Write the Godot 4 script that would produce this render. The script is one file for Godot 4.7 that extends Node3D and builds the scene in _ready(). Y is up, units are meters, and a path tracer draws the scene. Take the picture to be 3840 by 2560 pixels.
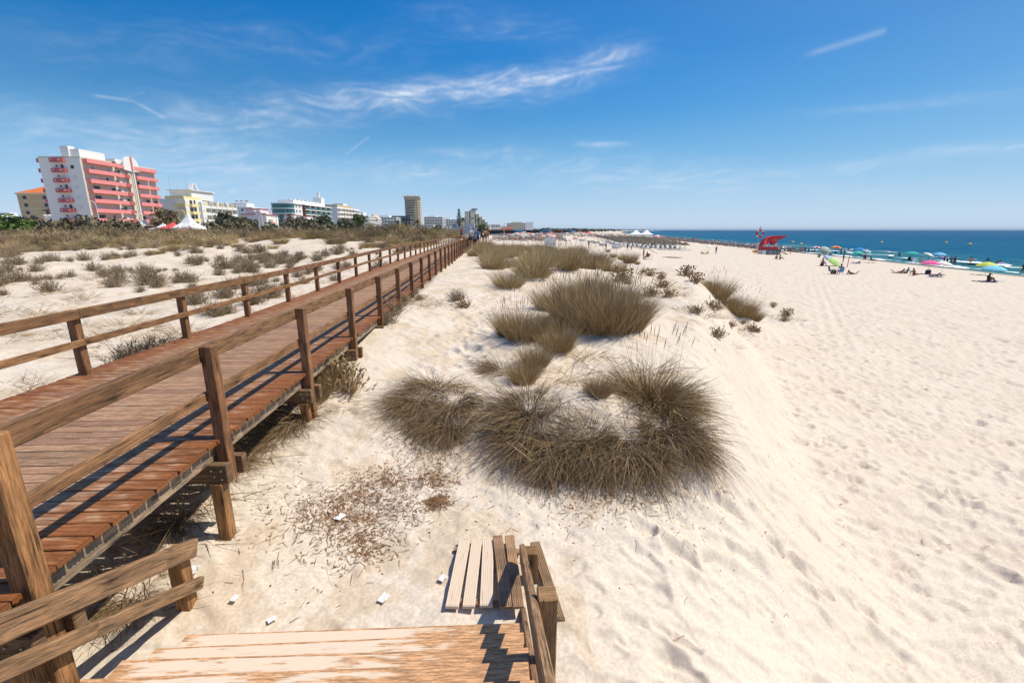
extends Node3D
# Dunes, boardwalk and beach. y is up, sea level is 0, the camera looks along -Z; "d" is the distance ahead (-z).

const EYE := 6.3
const FOCAL := 1707.0
const TILT := 0.24016
var M := {}
var taken := {}
var rng := RandomNumberGenerator.new()
var n_big := FastNoiseLite.new()
var n_mid := FastNoiseLite.new()
var n_fine := FastNoiseLite.new()
var pits := PackedFloat32Array()
const PN := 512
const PITS_SIZE := 7.0


class MB:
	var v := PackedVector3Array()
	var n := PackedVector3Array()
	var c := PackedColorArray()
	var t := PackedVector2Array()
	var ix := PackedInt32Array()
	var col := Color(1, 1, 1)
	var off := Vector2.ZERO

	func vert(p: Vector3, nn: Vector3, uv := Vector2.ZERO) -> int:
		v.append(p)
		n.append(nn)
		c.append(col)
		t.append(uv)
		return v.size() - 1

	func tri(a: Vector3, b: Vector3, d: Vector3) -> void:
		var nn := (b - a).cross(d - a).normalized()
		var k := v.size()
		vert(a, nn, Vector2(a.x + a.z, a.y)); vert(b, nn, Vector2(b.x + b.z, b.y)); vert(d, nn, Vector2(d.x + d.z, d.y))
		ix.append_array([k, k + 2, k + 1])

	# corners counter-clockwise as seen from the front
	func quad(a: Vector3, b: Vector3, d: Vector3, e: Vector3, ua := Vector2.ZERO, ub := Vector2.ZERO, ud := Vector2.ZERO, ue := Vector2.ZERO) -> void:
		var nn := (b - a).cross(e - a).normalized()
		if nn == Vector3.ZERO:
			nn = (b - a).cross(d - a).normalized()
		var k := v.size()
		vert(a, nn, ua); vert(b, nn, ub); vert(d, nn, ud); vert(e, nn, ue)
		ix.append_array([k, k + 2, k + 1, k, k + 3, k + 2])

	# plain box: o is its middle
	func box(o: Vector3, s: Vector3, bs := Basis.IDENTITY) -> void:
		var h := s * 0.5
		for f in [[Vector3.RIGHT, Vector3.UP, Vector3.BACK], [Vector3.LEFT, Vector3.BACK, Vector3.UP], [Vector3.UP, Vector3.BACK, Vector3.RIGHT], [Vector3.DOWN, Vector3.RIGHT, Vector3.BACK], [Vector3.BACK, Vector3.RIGHT, Vector3.UP], [Vector3.FORWARD, Vector3.UP, Vector3.RIGHT]]:
			var nn: Vector3 = f[0]
			var a: Vector3 = f[1]
			var b: Vector3 = f[2]
			var p := []
			for q in [[-1, -1], [1, -1], [1, 1], [-1, 1]]:
				p.append((nn + a * q[0] + b * q[1]) * h)
			var uv := []
			for q in p:
				uv.append(lumber(q, nn))
			quad(o + bs * p[0], o + bs * p[1], o + bs * p[2], o + bs * p[3], uv[0], uv[1], uv[2], uv[3])

	# uv of sawn timber whose length runs along its own x: 2 m by 0.5 m of texture
	func lumber(q: Vector3, nn: Vector3) -> Vector2:
		if absf(nn.x) > 0.9:
			return Vector2(q.z * 0.5, q.y * 2.0) + off
		if absf(nn.y) > 0.6:
			return Vector2(q.x * 0.5, q.z * 2.0) + off
		return Vector2(q.x * 0.5, q.y * 2.0 + 0.37) + off

	# box with chamfered edges
	func cbox(o: Vector3, s: Vector3, bev: float, bs := Basis.IDENTITY) -> void:
		var h := s * 0.5
		var i := h - Vector3.ONE * bev
		var ax := [Vector3.RIGHT, Vector3.UP, Vector3.BACK]
		for k in 3:
			var a: Vector3 = ax[k]
			var b: Vector3 = ax[(k + 1) % 3]
			var e: Vector3 = ax[(k + 2) % 3]
			for sg in [1.0, -1.0]:
				var p := []
				for q in [[-1, -1], [1, -1], [1, 1], [-1, 1]]:
					p.append(a * sg * h + b * i * q[0] * sg + e * i * q[1])
				quad(o + bs * p[0], o + bs * p[1], o + bs * p[2], o + bs * p[3], lumber(p[0], a), lumber(p[1], a), lumber(p[2], a), lumber(p[3], a))
			# the four edges along e, between faces a and b
			for sa in [1.0, -1.0]:
				for sb in [1.0, -1.0]:
					var pa: Vector3 = a * h * sa + b * i * sb
					var pb: Vector3 = a * i * sa + b * h * sb
					var up: Vector3 = e * i
					var p := [pa - up, pb - up, pb + up, pa + up]
					if sa * sb < 0:
						p.reverse()
					var nn: Vector3 = b if k != 1 else b
					quad(o + bs * p[0], o + bs * p[1], o + bs * p[2], o + bs * p[3], lumber(p[0], nn), lumber(p[1], nn), lumber(p[2], nn), lumber(p[3], nn))
		for sx in [1.0, -1.0]:
			for sy in [1.0, -1.0]:
				for sz in [1.0, -1.0]:
					var x := o + bs * Vector3(h.x * sx, i.y * sy, i.z * sz)
					var y := o + bs * Vector3(i.x * sx, h.y * sy, i.z * sz)
					var z := o + bs * Vector3(i.x * sx, i.y * sy, h.z * sz)
					if sx * sy * sz > 0:
						tri(x, y, z)
					else:
						tri(x, z, y)

	# smooth tube through points
	func tube(pts: Array, radii: Array, sides := 6, capped := true) -> void:
		var k := v.size()
		var last := pts.size() - 1
		var ref := Vector3(0.31, 0.2, 0.93)
		for i in pts.size():
			var p: Vector3 = pts[i]
			var q0: Vector3 = pts[maxi(i - 1, 0)]
			var q1: Vector3 = pts[mini(i + 1, last)]
			var dir := (q1 - q0).normalized()
			if absf(dir.dot(ref)) > 0.95:
				ref = Vector3(0.93, 0.2, -0.31)
			var a := dir.cross(ref).normalized()
			var b := dir.cross(a)
			for s in sides:
				var w := TAU * s / sides
				var o := a * cos(w) + b * sin(w)
				vert(p + o * radii[i], o, Vector2(float(s) / sides, i * 0.4))
		for i in last:
			for s in sides:
				var a := k + i * sides + s
				var b := k + i * sides + (s + 1) % sides
				ix.append_array([a, a + sides, b, b, a + sides, b + sides])
		if capped:
			for e in [0, last]:
				var p: Vector3 = pts[e]
				var q: Vector3 = pts[1 if e == 0 else last - 1]
				var nn := (p - q).normalized()
				var m := vert(p, nn)
				for s in sides:
					vert(v[k + e * sides + s], nn)
				for s in sides:
					var a := m + 1 + s
					var b := m + 1 + (s + 1) % sides
					ix.append_array([m, a, b] if e == 0 else [m, b, a])

	# lathe round y: profile of Vector2(radius, height) from the bottom up
	func lathe(o: Vector3, prof: Array, sides := 12, squash := 1.0) -> void:
		for i in prof.size() - 1:
			var p: Vector2 = prof[i]
			var q: Vector2 = prof[i + 1]
			var sl := Vector2(q.y - p.y, p.x - q.x).normalized()
			var k := v.size()
			for s in sides + 1:
				var w := TAU * s / sides
				var cs := Vector3(cos(w), 0, sin(w) * squash)
				var nn := Vector3(cos(w) * sl.x, sl.y, sin(w) * sl.x).normalized()
				vert(o + cs * p.x + Vector3(0, p.y, 0), nn, Vector2(float(s) / sides, p.y))
				vert(o + cs * q.x + Vector3(0, q.y, 0), nn, Vector2(float(s) / sides, q.y))
			for s in sides:
				var a := k + s * 2
				ix.append_array([a, a + 2, a + 1, a + 1, a + 2, a + 3])

	# ribbon blade with a drooping tip
	func blade(p: Vector3, dir: Vector3, side: Vector3, length: float, w: float, droop: float, segs := 3, kink := Vector3.ZERO) -> void:
		var k := v.size()
		for i in segs + 1:
			var s := float(i) / segs
			var q := p + dir * (length * s) + Vector3(0, -droop * length * s * s, 0) + kink * (s * s * length)
			var dd := (dir + Vector3(0, -2.0 * droop * s, 0)).normalized()
			var nn := side.cross(dd).normalized()
			if nn.y < 0.0:
				nn = -nn
			var ww := w * (1.0 - 0.85 * s * s) * 0.5
			vert(q - side * ww, nn)
			vert(q + side * ww, nn)
		for i in segs:
			var a := k + i * 2
			if (v[a + 1] - v[a]).cross(v[a + 2] - v[a]).dot(n[a]) < 0.0:
				ix.append_array([a, a + 1, a + 2, a + 1, a + 3, a + 2])
			else:
				ix.append_array([a, a + 2, a + 1, a + 1, a + 2, a + 3])

	func mesh() -> ArrayMesh:
		var arr := []
		arr.resize(Mesh.ARRAY_MAX)
		arr[Mesh.ARRAY_VERTEX] = v
		arr[Mesh.ARRAY_NORMAL] = n
		arr[Mesh.ARRAY_COLOR] = c
		arr[Mesh.ARRAY_TEX_UV] = t
		arr[Mesh.ARRAY_INDEX] = ix
		var m := ArrayMesh.new()
		m.add_surface_from_arrays(Mesh.PRIMITIVE_TRIANGLES, arr)
		return m


func numbered(called: String) -> String:
	var k: int = taken.get(called, 0)
	taken[called] = k + 1
	return called if k == 0 else "%s_%03d" % [called, k]


func tag(o: Node3D, label: String, category := "", group := "", kind := "") -> Node3D:
	if label: o.set_meta("label", label)
	if category: o.set_meta("category", category)
	if group: o.set_meta("group", group)
	if kind: o.set_meta("kind", kind)
	return o


# a Node3D at a thing's base, added to the root
func thing(called: String, label: String, category: String, p := Vector3.ZERO, turn := 0.0, group := "") -> Node3D:
	var o := Node3D.new()
	o.name = numbered(called)
	add_child(o)
	o.position = p
	o.rotation.y = turn
	tag(o, label, category, group)
	return o


func part(called: String, mesh: Mesh, mat: Material, parent: Node3D, p := Vector3.ZERO, bs := Basis.IDENTITY) -> MeshInstance3D:
	var o := MeshInstance3D.new()
	o.name = called
	o.mesh = mesh
	o.material_override = mat
	parent.add_child(o, true)
	o.transform = Transform3D(bs, p)
	return o


# a thing that is one mesh
func single(called: String, mesh: Mesh, mat: Material, label: String, category: String, p := Vector3.ZERO, turn := 0.0, group := "", kind := "") -> MeshInstance3D:
	var o := MeshInstance3D.new()
	o.name = numbered(called)
	o.mesh = mesh
	o.material_override = mat
	add_child(o)
	o.position = p
	o.rotation.y = turn
	tag(o, label, category, group, kind)
	return o


# a copy of a thing with its parts
func copy(src: Node3D, called: String, p: Vector3, turn := 0.0, scl := 1.0, label := "") -> Node3D:
	var o: Node3D = src.duplicate()
	o.name = numbered(called)
	add_child(o)
	o.transform = Transform3D(Basis(Vector3.UP, turn).scaled(Vector3.ONE * scl), p)
	if label: o.set_meta("label", label)
	return o


func mat(key: String, col: Color, rough := 0.9, tex: Texture2D = null, vcol := true) -> StandardMaterial3D:
	var m := StandardMaterial3D.new()
	m.resource_name = key
	m.albedo_color = col.linear_to_srgb()
	m.roughness = rough
	m.vertex_color_use_as_albedo = vcol
	m.albedo_texture = tex
	m.metallic_specular = 0.4
	M[key] = m
	return m


func pw(xs: PackedFloat32Array, ys: PackedFloat32Array, x: float) -> float:
	if x <= xs[0]:
		return ys[0]
	var last := xs.size() - 1
	if x >= xs[last]:
		return ys[last]
	var i := 1
	while x > xs[i]:
		i += 1
	var s := (x - xs[i - 1]) / (xs[i] - xs[i - 1])
	return ys[i - 1] + (ys[i] - ys[i - 1]) * s


# ---- where things are: a pixel of the photograph gives a direction only ----
func ray(px: float, py: float) -> Vector3:
	var u := (px - 1920.0) / FOCAL
	var w := (py - 1280.0) / FOCAL
	return Vector3(u, -w * cos(TILT) - sin(TILT), -(cos(TILT) - w * sin(TILT)))


func at(px: float, py: float, d: float) -> Vector3:
	var r := ray(px, py)
	return Vector3(0, EYE, 0) + r * (d / -r.z)


func hit(px: float, py: float) -> Vector3:
	var r := ray(px, py)
	r /= -r.z
	var d := 1.5
	var prev := d
	while d < 3000.0:
		if EYE + r.y * d < ground(r.x * d, d):
			break
		prev = d
		d *= 1.02
	for i in 14:
		var m := (prev + d) * 0.5
		if EYE + r.y * m < ground(r.x * m, m):
			d = m
		else:
			prev = m
	return Vector3(r.x * d, ground(r.x * d, d), -d)


func on(x: float, d: float) -> Vector3:
	return Vector3(x, ground(x, d), -d)


# ---- the lie of the land ----
var SHORE_D := PackedFloat32Array([-200, 0, 64, 100, 144, 280, 500, 900, 1700, 2600, 3600])
var SHORE_X := PackedFloat32Array([45, 64, 72, 78, 84, 101, 140, 215, 400, 640, 1150])
var BEACH_T := PackedFloat32Array([-400, -60, 0, 6, 14, 45, 58, 70, 120])
var BEACH_Y := PackedFloat32Array([-12, -2.4, 0.0, 0.42, 0.62, 1.2, 1.75, 2.3, 2.7])
var RIM_D := PackedFloat32Array([0, 2, 3, 4, 5.3, 7, 10, 14, 18, 22, 35, 50, 62, 75])
var RIM_X := PackedFloat32Array([0.1, 0.2, 0.5, 1.2, 1.9, 2.6, 4.0, 5.6, 6.9, 7.6, 7.6, 7.0, 5.4, 3])
var TOP_D := PackedFloat32Array([0, 2.5, 3.6, 4.4, 6, 9, 12, 18, 25, 35, 50, 62, 78])
var TOP_Y := PackedFloat32Array([3.45, 3.53, 3.56, 3.62, 3.95, 4.2, 4.33, 4.46, 4.4, 4.15, 4.05, 3.7, 2.7])
var WALK_D := PackedFloat32Array([0, 2.5, 3.5, 5.4, 7.3, 9.2, 11, 14, 30, 60, 78])
var WALK_Y := PackedFloat32Array([3.5, 3.55, 3.68, 4.02, 4.22, 4.36, 4.45, 4.48, 4.45, 4.3, 3.4])
var LEFT_D := PackedFloat32Array([0, 6, 12, 20, 30, 45, 60, 100, 140, 170, 260])
var LEFT_Y := PackedFloat32Array([4.35, 4.38, 4.32, 4.25, 4.3, 4.6, 4.8, 4.5, 3.9, 3.0, 3.0])
# mounds: x, d, radius x, radius d, height
const MOUNDS := [[0.95, 5.25, 1.25, 0.85, 0.42], [0.2, 5.5, 0.8, 0.7, 0.16], [-0.95, 5.7, 0.75, 0.6, 0.2], [1.3, 9.6, 1.7, 1.3, 0.25], [0.0, 8.0, 0.9, 0.9, 0.12], [-1.5, 17.5, 2.4, 2.2, 0.25], [2.0, 19.0, 2.6, 2.2, 0.3], [10.2, 21.6, 2.0, 2.0, 0.85],
	[-19, 58, 9, 12, 0.75], [-34, 66, 14, 10, 0.35], [-12, 76, 8, 12, 0.5], [-9.5, 38, 4, 5, 0.25], [-26, 41, 6, 5, 0.3]]


func edge_r(d: float) -> float:
	return -2.36 - 0.0425 * d


func edge_l(d: float) -> float:
	return -5.02 - 0.0425 * d


func deck_y(d: float) -> float:
	return EYE - 1.70 + 0.12 * smoothstep(9.0, 24.0, d)


func ground(x: float, d: float) -> float:
	var inland := pw(SHORE_D, SHORE_X, d) - x
	var beach := pw(BEACH_T, BEACH_Y, inland)
	if d < -5.0 or d > 230.0 or inland < 20.0:
		return lerpf(beach, 2.9, smoothstep(230.0, 260.0, d) * smoothstep(90.0, 130.0, inland)) if d > 0.0 else beach
	var y := beach
	# the ridge between boardwalk and beach
	var rim := pw(RIM_D, RIM_X, d)
	var wide := clampf(4.6 - 0.25 * d, 2.6, 4.0) + 0.03 * minf(d, 30.0)
	var m := 1.0 - smoothstep(rim, rim + wide, x)
	if m > 0.0 and d < 82.0:
		var top := lerpf(pw(WALK_D, WALK_Y, d), pw(TOP_D, TOP_Y, d), smoothstep(-2.7, 0.0, x))
		y = lerpf(y, top, m * (1.0 - smoothstep(66.0, 82.0, d)))
	# the dunes on the landward side
	var el := edge_l(d)
	if x < el + 1.5:
		var ml := 1.0 - smoothstep(el - 0.4, el + 1.5, x)
		var far := 1.0 - smoothstep(70.0, 120.0, d) * smoothstep(-60.0, -8.0, x)
		var ly := lerpf(3.0, pw(LEFT_D, LEFT_Y, d), far)
		ly += n_big.get_noise_2d(x * 0.35, d * 0.35) * 0.34 * smoothstep(0.0, 6.0, el - x) * smoothstep(2.0, 9.0, d)
		y = lerpf(y, ly, ml)
	for h in MOUNDS:
		var q := pow((x - h[0]) / h[2], 2) + pow((d - h[1]) / h[3], 2)
		if q < 5.0:
			y += h[4] * exp(-q * 1.2)
	if d < 90.0:
		y += n_big.get_noise_2d(x * 1.3 + 50.0, d * 1.3) * 0.07
		# keep clear of the deck
		var under := smoothstep(el - 0.35, el + 0.1, x) * (1.0 - smoothstep(edge_r(d) - 0.1, edge_r(d) + 0.3, x)) * (1.0 - smoothstep(70.0, 80.0, d))
		if under > 0.0:
			y = lerpf(y, minf(y, deck_y(d) - 0.24), under)
	return y


func pit_at(x: float, d: float) -> float:
	var u := fposmod(x / PITS_SIZE, 1.0) * PN
	var w := fposmod(d / PITS_SIZE, 1.0) * PN
	var i := int(u) % PN
	var j := int(w) % PN
	var fu := u - floorf(u)
	var fw := w - floorf(w)
	var i2 := (i + 1) % PN
	var j2 := (j + 1) % PN
	return lerpf(lerpf(pits[j * PN + i], pits[j * PN + i2], fu), lerpf(pits[j2 * PN + i], pits[j2 * PN + i2], fu), fw)


# a tile of trodden sand: overlapping footprints, each a hollow with a soft rim
func make_pits() -> void:
	pits.resize(PN * PN)
	var r := RandomNumberGenerator.new()
	r.seed = 11
	var px := PN / PITS_SIZE
	for k in 760:
		var cx := r.randf() * PN
		var cy := r.randf() * PN
		var ang := r.randf_range(-0.5, 0.35) + (PI if r.randf() < 0.5 else 0.0)
		var la := r.randf_range(0.11, 0.26) * px
		var lb := la * r.randf_range(0.38, 0.7)
		var dep := r.randf_range(0.016, 0.056)
		var ca := cos(ang)
		var sa := sin(ang)
		var reach := int(la * 1.9)
		for dj in range(-reach, reach + 1):
			for di in range(-reach, reach + 1):
				var a := (di * ca + dj * sa) / la
				var b := (-di * sa + dj * ca) / lb
				var q := a * a + b * b
				if q < 3.2:
					var i := posmod(int(cx) + di, PN)
					var j := posmod(int(cy) + dj, PN)
					var at_ := j * PN + i
					var hole := -dep * (1.0 - smoothstep(0.5, 1.1, q)) * (1.0 + 0.45 * a)
					var lip := dep * 0.34 * exp(-pow((sqrt(q) - 1.25) * 3.2, 2))
					pits[at_] = pits[at_] * (1.0 if q > 1.0 else lerpf(0.35, 1.0, q)) + hole + lip


func relief(x: float, d: float, y: float) -> float:
	var inland := pw(SHORE_D, SHORE_X, d) - x
	var rim := pw(RIM_D, RIM_X, d)
	var trodden := smoothstep(3.0, 10.0, inland)
	var k := 1.0
	if x < rim + 1.0:
		k = lerpf(0.30, 1.0, smoothstep(rim - 0.6, rim + 1.0, x))
		# paths worn over the ridge
		k = maxf(k, 0.8 * exp(-pow((x + 1.1 - 0.05 * d) / 1.1, 2)) * smoothstep(5.5, 8.0, d))
	if x < edge_l(d):
		k = 0.22
	k *= 0.72 + 0.55 * n_mid.get_noise_2d(x * 1.3, d * 1.3)
	var h := pit_at(x, d) * 1.0 + pit_at(x * 0.83 - d * 0.31 + 3.0, d * 0.83 + x * 0.31 + 1.7) * 0.7
	var out := h * k * trodden
	out += n_mid.get_noise_2d(x * 6.0, d * 9.0) * 0.011 * trodden
	out += n_fine.get_noise_2d(x * 3.0, d * 3.0) * 0.006
	# smooth wind slopes keep only faint streaks; rake lines of the beach tractor
	if d > 18.0 and x > rim + 3.0:
		var lane := x - 0.62 * d
		out += 0.02 * sin(lane * 9.0) * exp(-pow((lane - 2.5) / 1.4, 2))
	return out


func make_noise() -> void:
	n_big.seed = 3
	n_big.frequency = 0.3
	n_big.fractal_octaves = 3
	n_mid.seed = 5
	n_mid.frequency = 0.5
	n_mid.fractal_octaves = 2
	n_fine.seed = 9
	n_fine.frequency = 2.0
	n_fine.fractal_octaves = 3


func tex(w: int, h: int, f: Callable) -> ImageTexture:
	var data := PackedByteArray()
	data.resize(w * h * 3)
	var k := 0
	for j in h:
		for i in w:
			var c: Color = f.call(i, j)
			data[k] = int(clampf(c.r, 0, 1) * 255.0)
			data[k + 1] = int(clampf(c.g, 0, 1) * 255.0)
			data[k + 2] = int(clampf(c.b, 0, 1) * 255.0)
			k += 3
	return ImageTexture.create_from_image(Image.create_from_data(w, h, false, Image.FORMAT_RGB8, data))


func noise_tex(seed_: int, freq: float, octaves: int, size: int, normal := 0.0) -> NoiseTexture2D:
	var n := FastNoiseLite.new()
	n.seed = seed_
	n.frequency = freq
	n.fractal_octaves = octaves
	var t := NoiseTexture2D.new()
	t.width = size
	t.height = size
	t.seamless = true
	t.noise = n
	if normal > 0.0:
		t.as_normal_map = true
		t.bump_strength = normal
	return t


func ramp(t: NoiseTexture2D, a: Color, b: Color, p := 0.0, q := 1.0) -> NoiseTexture2D:
	var g := Gradient.new()
	g.offsets = PackedFloat32Array([p, q])
	g.colors = PackedColorArray([a, b])
	t.color_ramp = g
	return t


func make_sky() -> void:
	var W := 2400
	var Hh := 1200
	var data := PackedFloat32Array()
	data.resize(W * Hh * 3)
	var nz := FastNoiseLite.new()
	nz.seed = 21
	nz.frequency = 1.0
	nz.fractal_octaves = 5
	var nw := FastNoiseLite.new()
	nw.seed = 4
	nw.frequency = 0.6
	nw.fractal_octaves = 3
	var sun := sun_dir()
	var EL := PackedFloat32Array([0, 1.5, 3, 5, 8, 12.7, 18, 23, 35, 55, 90])
	var CR := PackedFloat32Array([0.46, 0.42, 0.35, 0.26, 0.155, 0.060, 0.014, 0.006, 0.010, 0.016, 0.018])
	var CG := PackedFloat32Array([0.565, 0.545, 0.51, 0.455, 0.375, 0.265, 0.185, 0.15, 0.12, 0.10, 0.085])
	var CB := PackedFloat32Array([0.67, 0.67, 0.665, 0.65, 0.62, 0.575, 0.51, 0.46, 0.41, 0.36, 0.33])
	# veils of cirrus: azimuth, height, half length, half width, slant, strength
	var veils := [[-10.9, 14.1, 22.3, 1.5, 6.9, 0.30], [-5.7, 15.3, 15.3, 0.9, 7.3, 0.46], [9.1, 17.3, 5.3, 1.1, 12.7, 0.34], [-35.7, 7.1, 12.7, 2.3, 0.6, 0.30], [-38.2, 8.5, 7.6, 1.0, -2.8, 0.2], [-27.0, 10.7, 7.9, 0.9, 2.4, 0.22], [-37.9, 15.4, 12.6, 1.9, 11.5, 0.07], [-20.7, 18.1, 12.7, 1.4, 3.9, 0.09], [-2.0, 21.1, 9.6, 1.4, -5.5, 0.12], [12.5, 6.2, 15.3, 1.8, -4.2, 0.24], [10.8, 9.5, 2.9, 0.33, -0.9, 0.42], [-9.9, 6.1, 6.7, 0.85, 1.1, 0.3], [-2.8, 8.7, 6.5, 0.42, -0.5, 0.32], [38.7, 10.7, 8.6, 0.36, -3.9, 0.18], [42.2, 6.3, 7.0, 0.5, 0.6, 0.24], [32.8, 6.0, 10.7, 0.5, 0.6, 0.14], [-21.9, 6.1, 18.2, 1.4, 4.5, 0.14], [26.0, 4.3, 17.1, 1.1, -2.2, 0.1],
		[70, 14, 20, 1.6, 5, 0.3], [-75, 12, 18, 2.0, 6, 0.3], [110, 9, 20, 1.8, 0, 0.3], [-120, 14, 22, 1.8, 5, 0.35], [165, 11, 20, 2, 3, 0.3], [20, 34, 24, 3, 8, 0.25], [-60, 38, 22, 3, 4, 0.25], [130, 30, 24, 3, 8, 0.25], [-150, 34, 24, 3, 5, 0.25]]
	# condensation trails: from, to (azimuth, height), half width, strength
	var trails := [[-40.25, 11.32, -37.18, 11.27, 0.07, 0.4], [-37.18, 11.27, -35.15, 10.23, 0.07, 0.45], [-19.35, 7.79, -16.21, 10.06, 0.05, 0.4], [-4.26, 15.04, 0.6, 17.22, 0.08, 0.35], [29.46, 16.04, 35.7, 16.88, 0.24, 0.22], [-38.5, 11.18, -36.18, 12.16, 0.05, 0.16], [-30.7, 3.86, -30.1, 3.88, 0.10, 0.4]]
	for j in Hh / 2 + 2:
		var el := 90.0 - (j + 0.5) * 180.0 / Hh
		var e := deg_to_rad(el)
		var base := Vector3(pw(EL, CR, el), pw(EL, CG, el), pw(EL, CB, el))
		var near := []
		for b in veils:
			if absf(el - b[1]) < b[3] * 3.2 + b[2] * absf(sin(deg_to_rad(b[4]))) + 1.5:
				near.append(b)
		var lines := []
		for b in trails:
			if el > minf(b[1], b[3]) - 1.0 and el < maxf(b[1], b[3]) + 1.0:
				lines.append(b)
		for i in W:
			var az := wrapf((i + 0.5) * 360.0 / W, -180.0, 180.0)
			var a := deg_to_rad(az)
			var dir := Vector3(sin(a) * cos(e), sin(e), -cos(a) * cos(e))
			var toward := clampf(dir.dot(sun), 0.0, 1.0)
			var pale := 0.45 * toward * toward * toward + 0.5 * pow(toward, 24.0)
			var away := smoothstep(-0.15, 0.5, dir.dot(sun))
			var c := (base * lerpf(1.0, lerpf(0.78, 1.0, away), smoothstep(4.0, 14.0, el))).lerp(Vector3(0.52, 0.66, 0.77), pale)
			var cloud := 0.0
			if el < 60.0 and near.size() + lines.size() > 0:
				var warp := nw.get_noise_2d(az * 0.11, el * 0.35) * 1.4
				var streak := -1.0
				for b in near:
					var da := az - float(b[0])
					if absf(da) > b[2] * 1.8:
						continue
					if streak < 0.0:
						streak = clampf(0.5 + 0.62 * nz.get_noise_2d(az * 0.13 + el * 0.12, el * 1.05 - az * 0.11 + warp) + 0.3 * nz.get_noise_2d(az * 0.5 + 40.0, el * 2.6 - az * 0.22 + warp * 2.0), 0.0, 1.0)
					var sl := deg_to_rad(b[4])
					var u: float = (da * cos(sl) + (el - b[1]) * sin(sl)) / b[2]
					var w: float = (-da * sin(sl) + (el - b[1]) * cos(sl) + warp * 0.4) / b[3]
					cloud += b[5] * exp(-pow(absf(u), 3.0) * 1.3 - w * w * 0.8) * (0.25 + 1.5 * streak * streak)
				for b in lines:
					var p := Vector2(b[0], b[1])
					var q := Vector2(b[2], b[3])
					var x := Vector2(az, el)
					var s := clampf((x - p).dot(q - p) / (q - p).length_squared(), 0.0, 1.0)
					var dist := (x - p.lerp(q, s)).length()
					if dist < b[4] * 4.0:
						cloud += b[5] * exp(-pow(dist / b[4], 2)) * smoothstep(0.0, 0.3, s + 0.02)
			c = c.lerp(Vector3(0.68, 0.72, 0.78), clampf(cloud * 0.8, 0.0, 0.85))
			var k := (j * W + i) * 3
			data[k] = c.x
			data[k + 1] = c.y
			data[k + 2] = c.z
	var low := Vector3(0.42, 0.40, 0.36)
	for k in range((Hh / 2 + 2) * W * 3, data.size(), 3):
		data[k] = low.x
		data[k + 1] = low.y
		data[k + 2] = low.z
	var im := Image.create_from_data(W, Hh, false, Image.FORMAT_RGBF, data.to_byte_array())
	var pm := PanoramaSkyMaterial.new()
	pm.panorama = ImageTexture.create_from_image(im)
	var sky := Sky.new()
	sky.sky_material = pm
	var env := Environment.new()
	env.background_mode = Environment.BG_SKY
	env.sky = sky
	env.tonemap_mode = Environment.TONE_MAPPER_LINEAR
	env.tonemap_exposure = EXPOSURE
	env.background_energy_multiplier = 1.0
	env.fog_enabled = true
	env.fog_density = 0.00005
	env.fog_light_color = Color(0.80, 0.88, 0.97)
	env.sdfgi_enabled = true
	env.ssao_enabled = true
	env.ssil_enabled = true
	var we := WorldEnvironment.new()
	we.name = "world_environment"
	we.environment = env
	add_child(we)


func sun_dir() -> Vector3:
	var el := deg_to_rad(57.0)
	var az := deg_to_rad(84.0)   # from straight ahead towards +x
	return Vector3(sin(az) * cos(el), sin(el), -cos(az) * cos(el))


const EXPOSURE := 1.30


func make_view() -> void:
	var cam := Camera3D.new()
	cam.name = "camera"
	cam.fov = rad_to_deg(2.0 * atan(1280.0 / FOCAL))
	cam.near = 0.05
	cam.far = 60000.0
	cam.position = Vector3(0, EYE, 0)
	cam.rotation.x = -TILT
	add_child(cam)
	cam.current = true
	var sun := DirectionalLight3D.new()
	sun.name = "sun"
	sun.light_energy = 1.25
	sun.light_color = Color(1.0, 0.955, 0.88)
	sun.light_angular_distance = 0.53
	sun.shadow_enabled = true
	add_child(sun)
	sun.look_at_from_position(Vector3.ZERO, -sun_dir(), Vector3.UP)
	make_sky()


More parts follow.
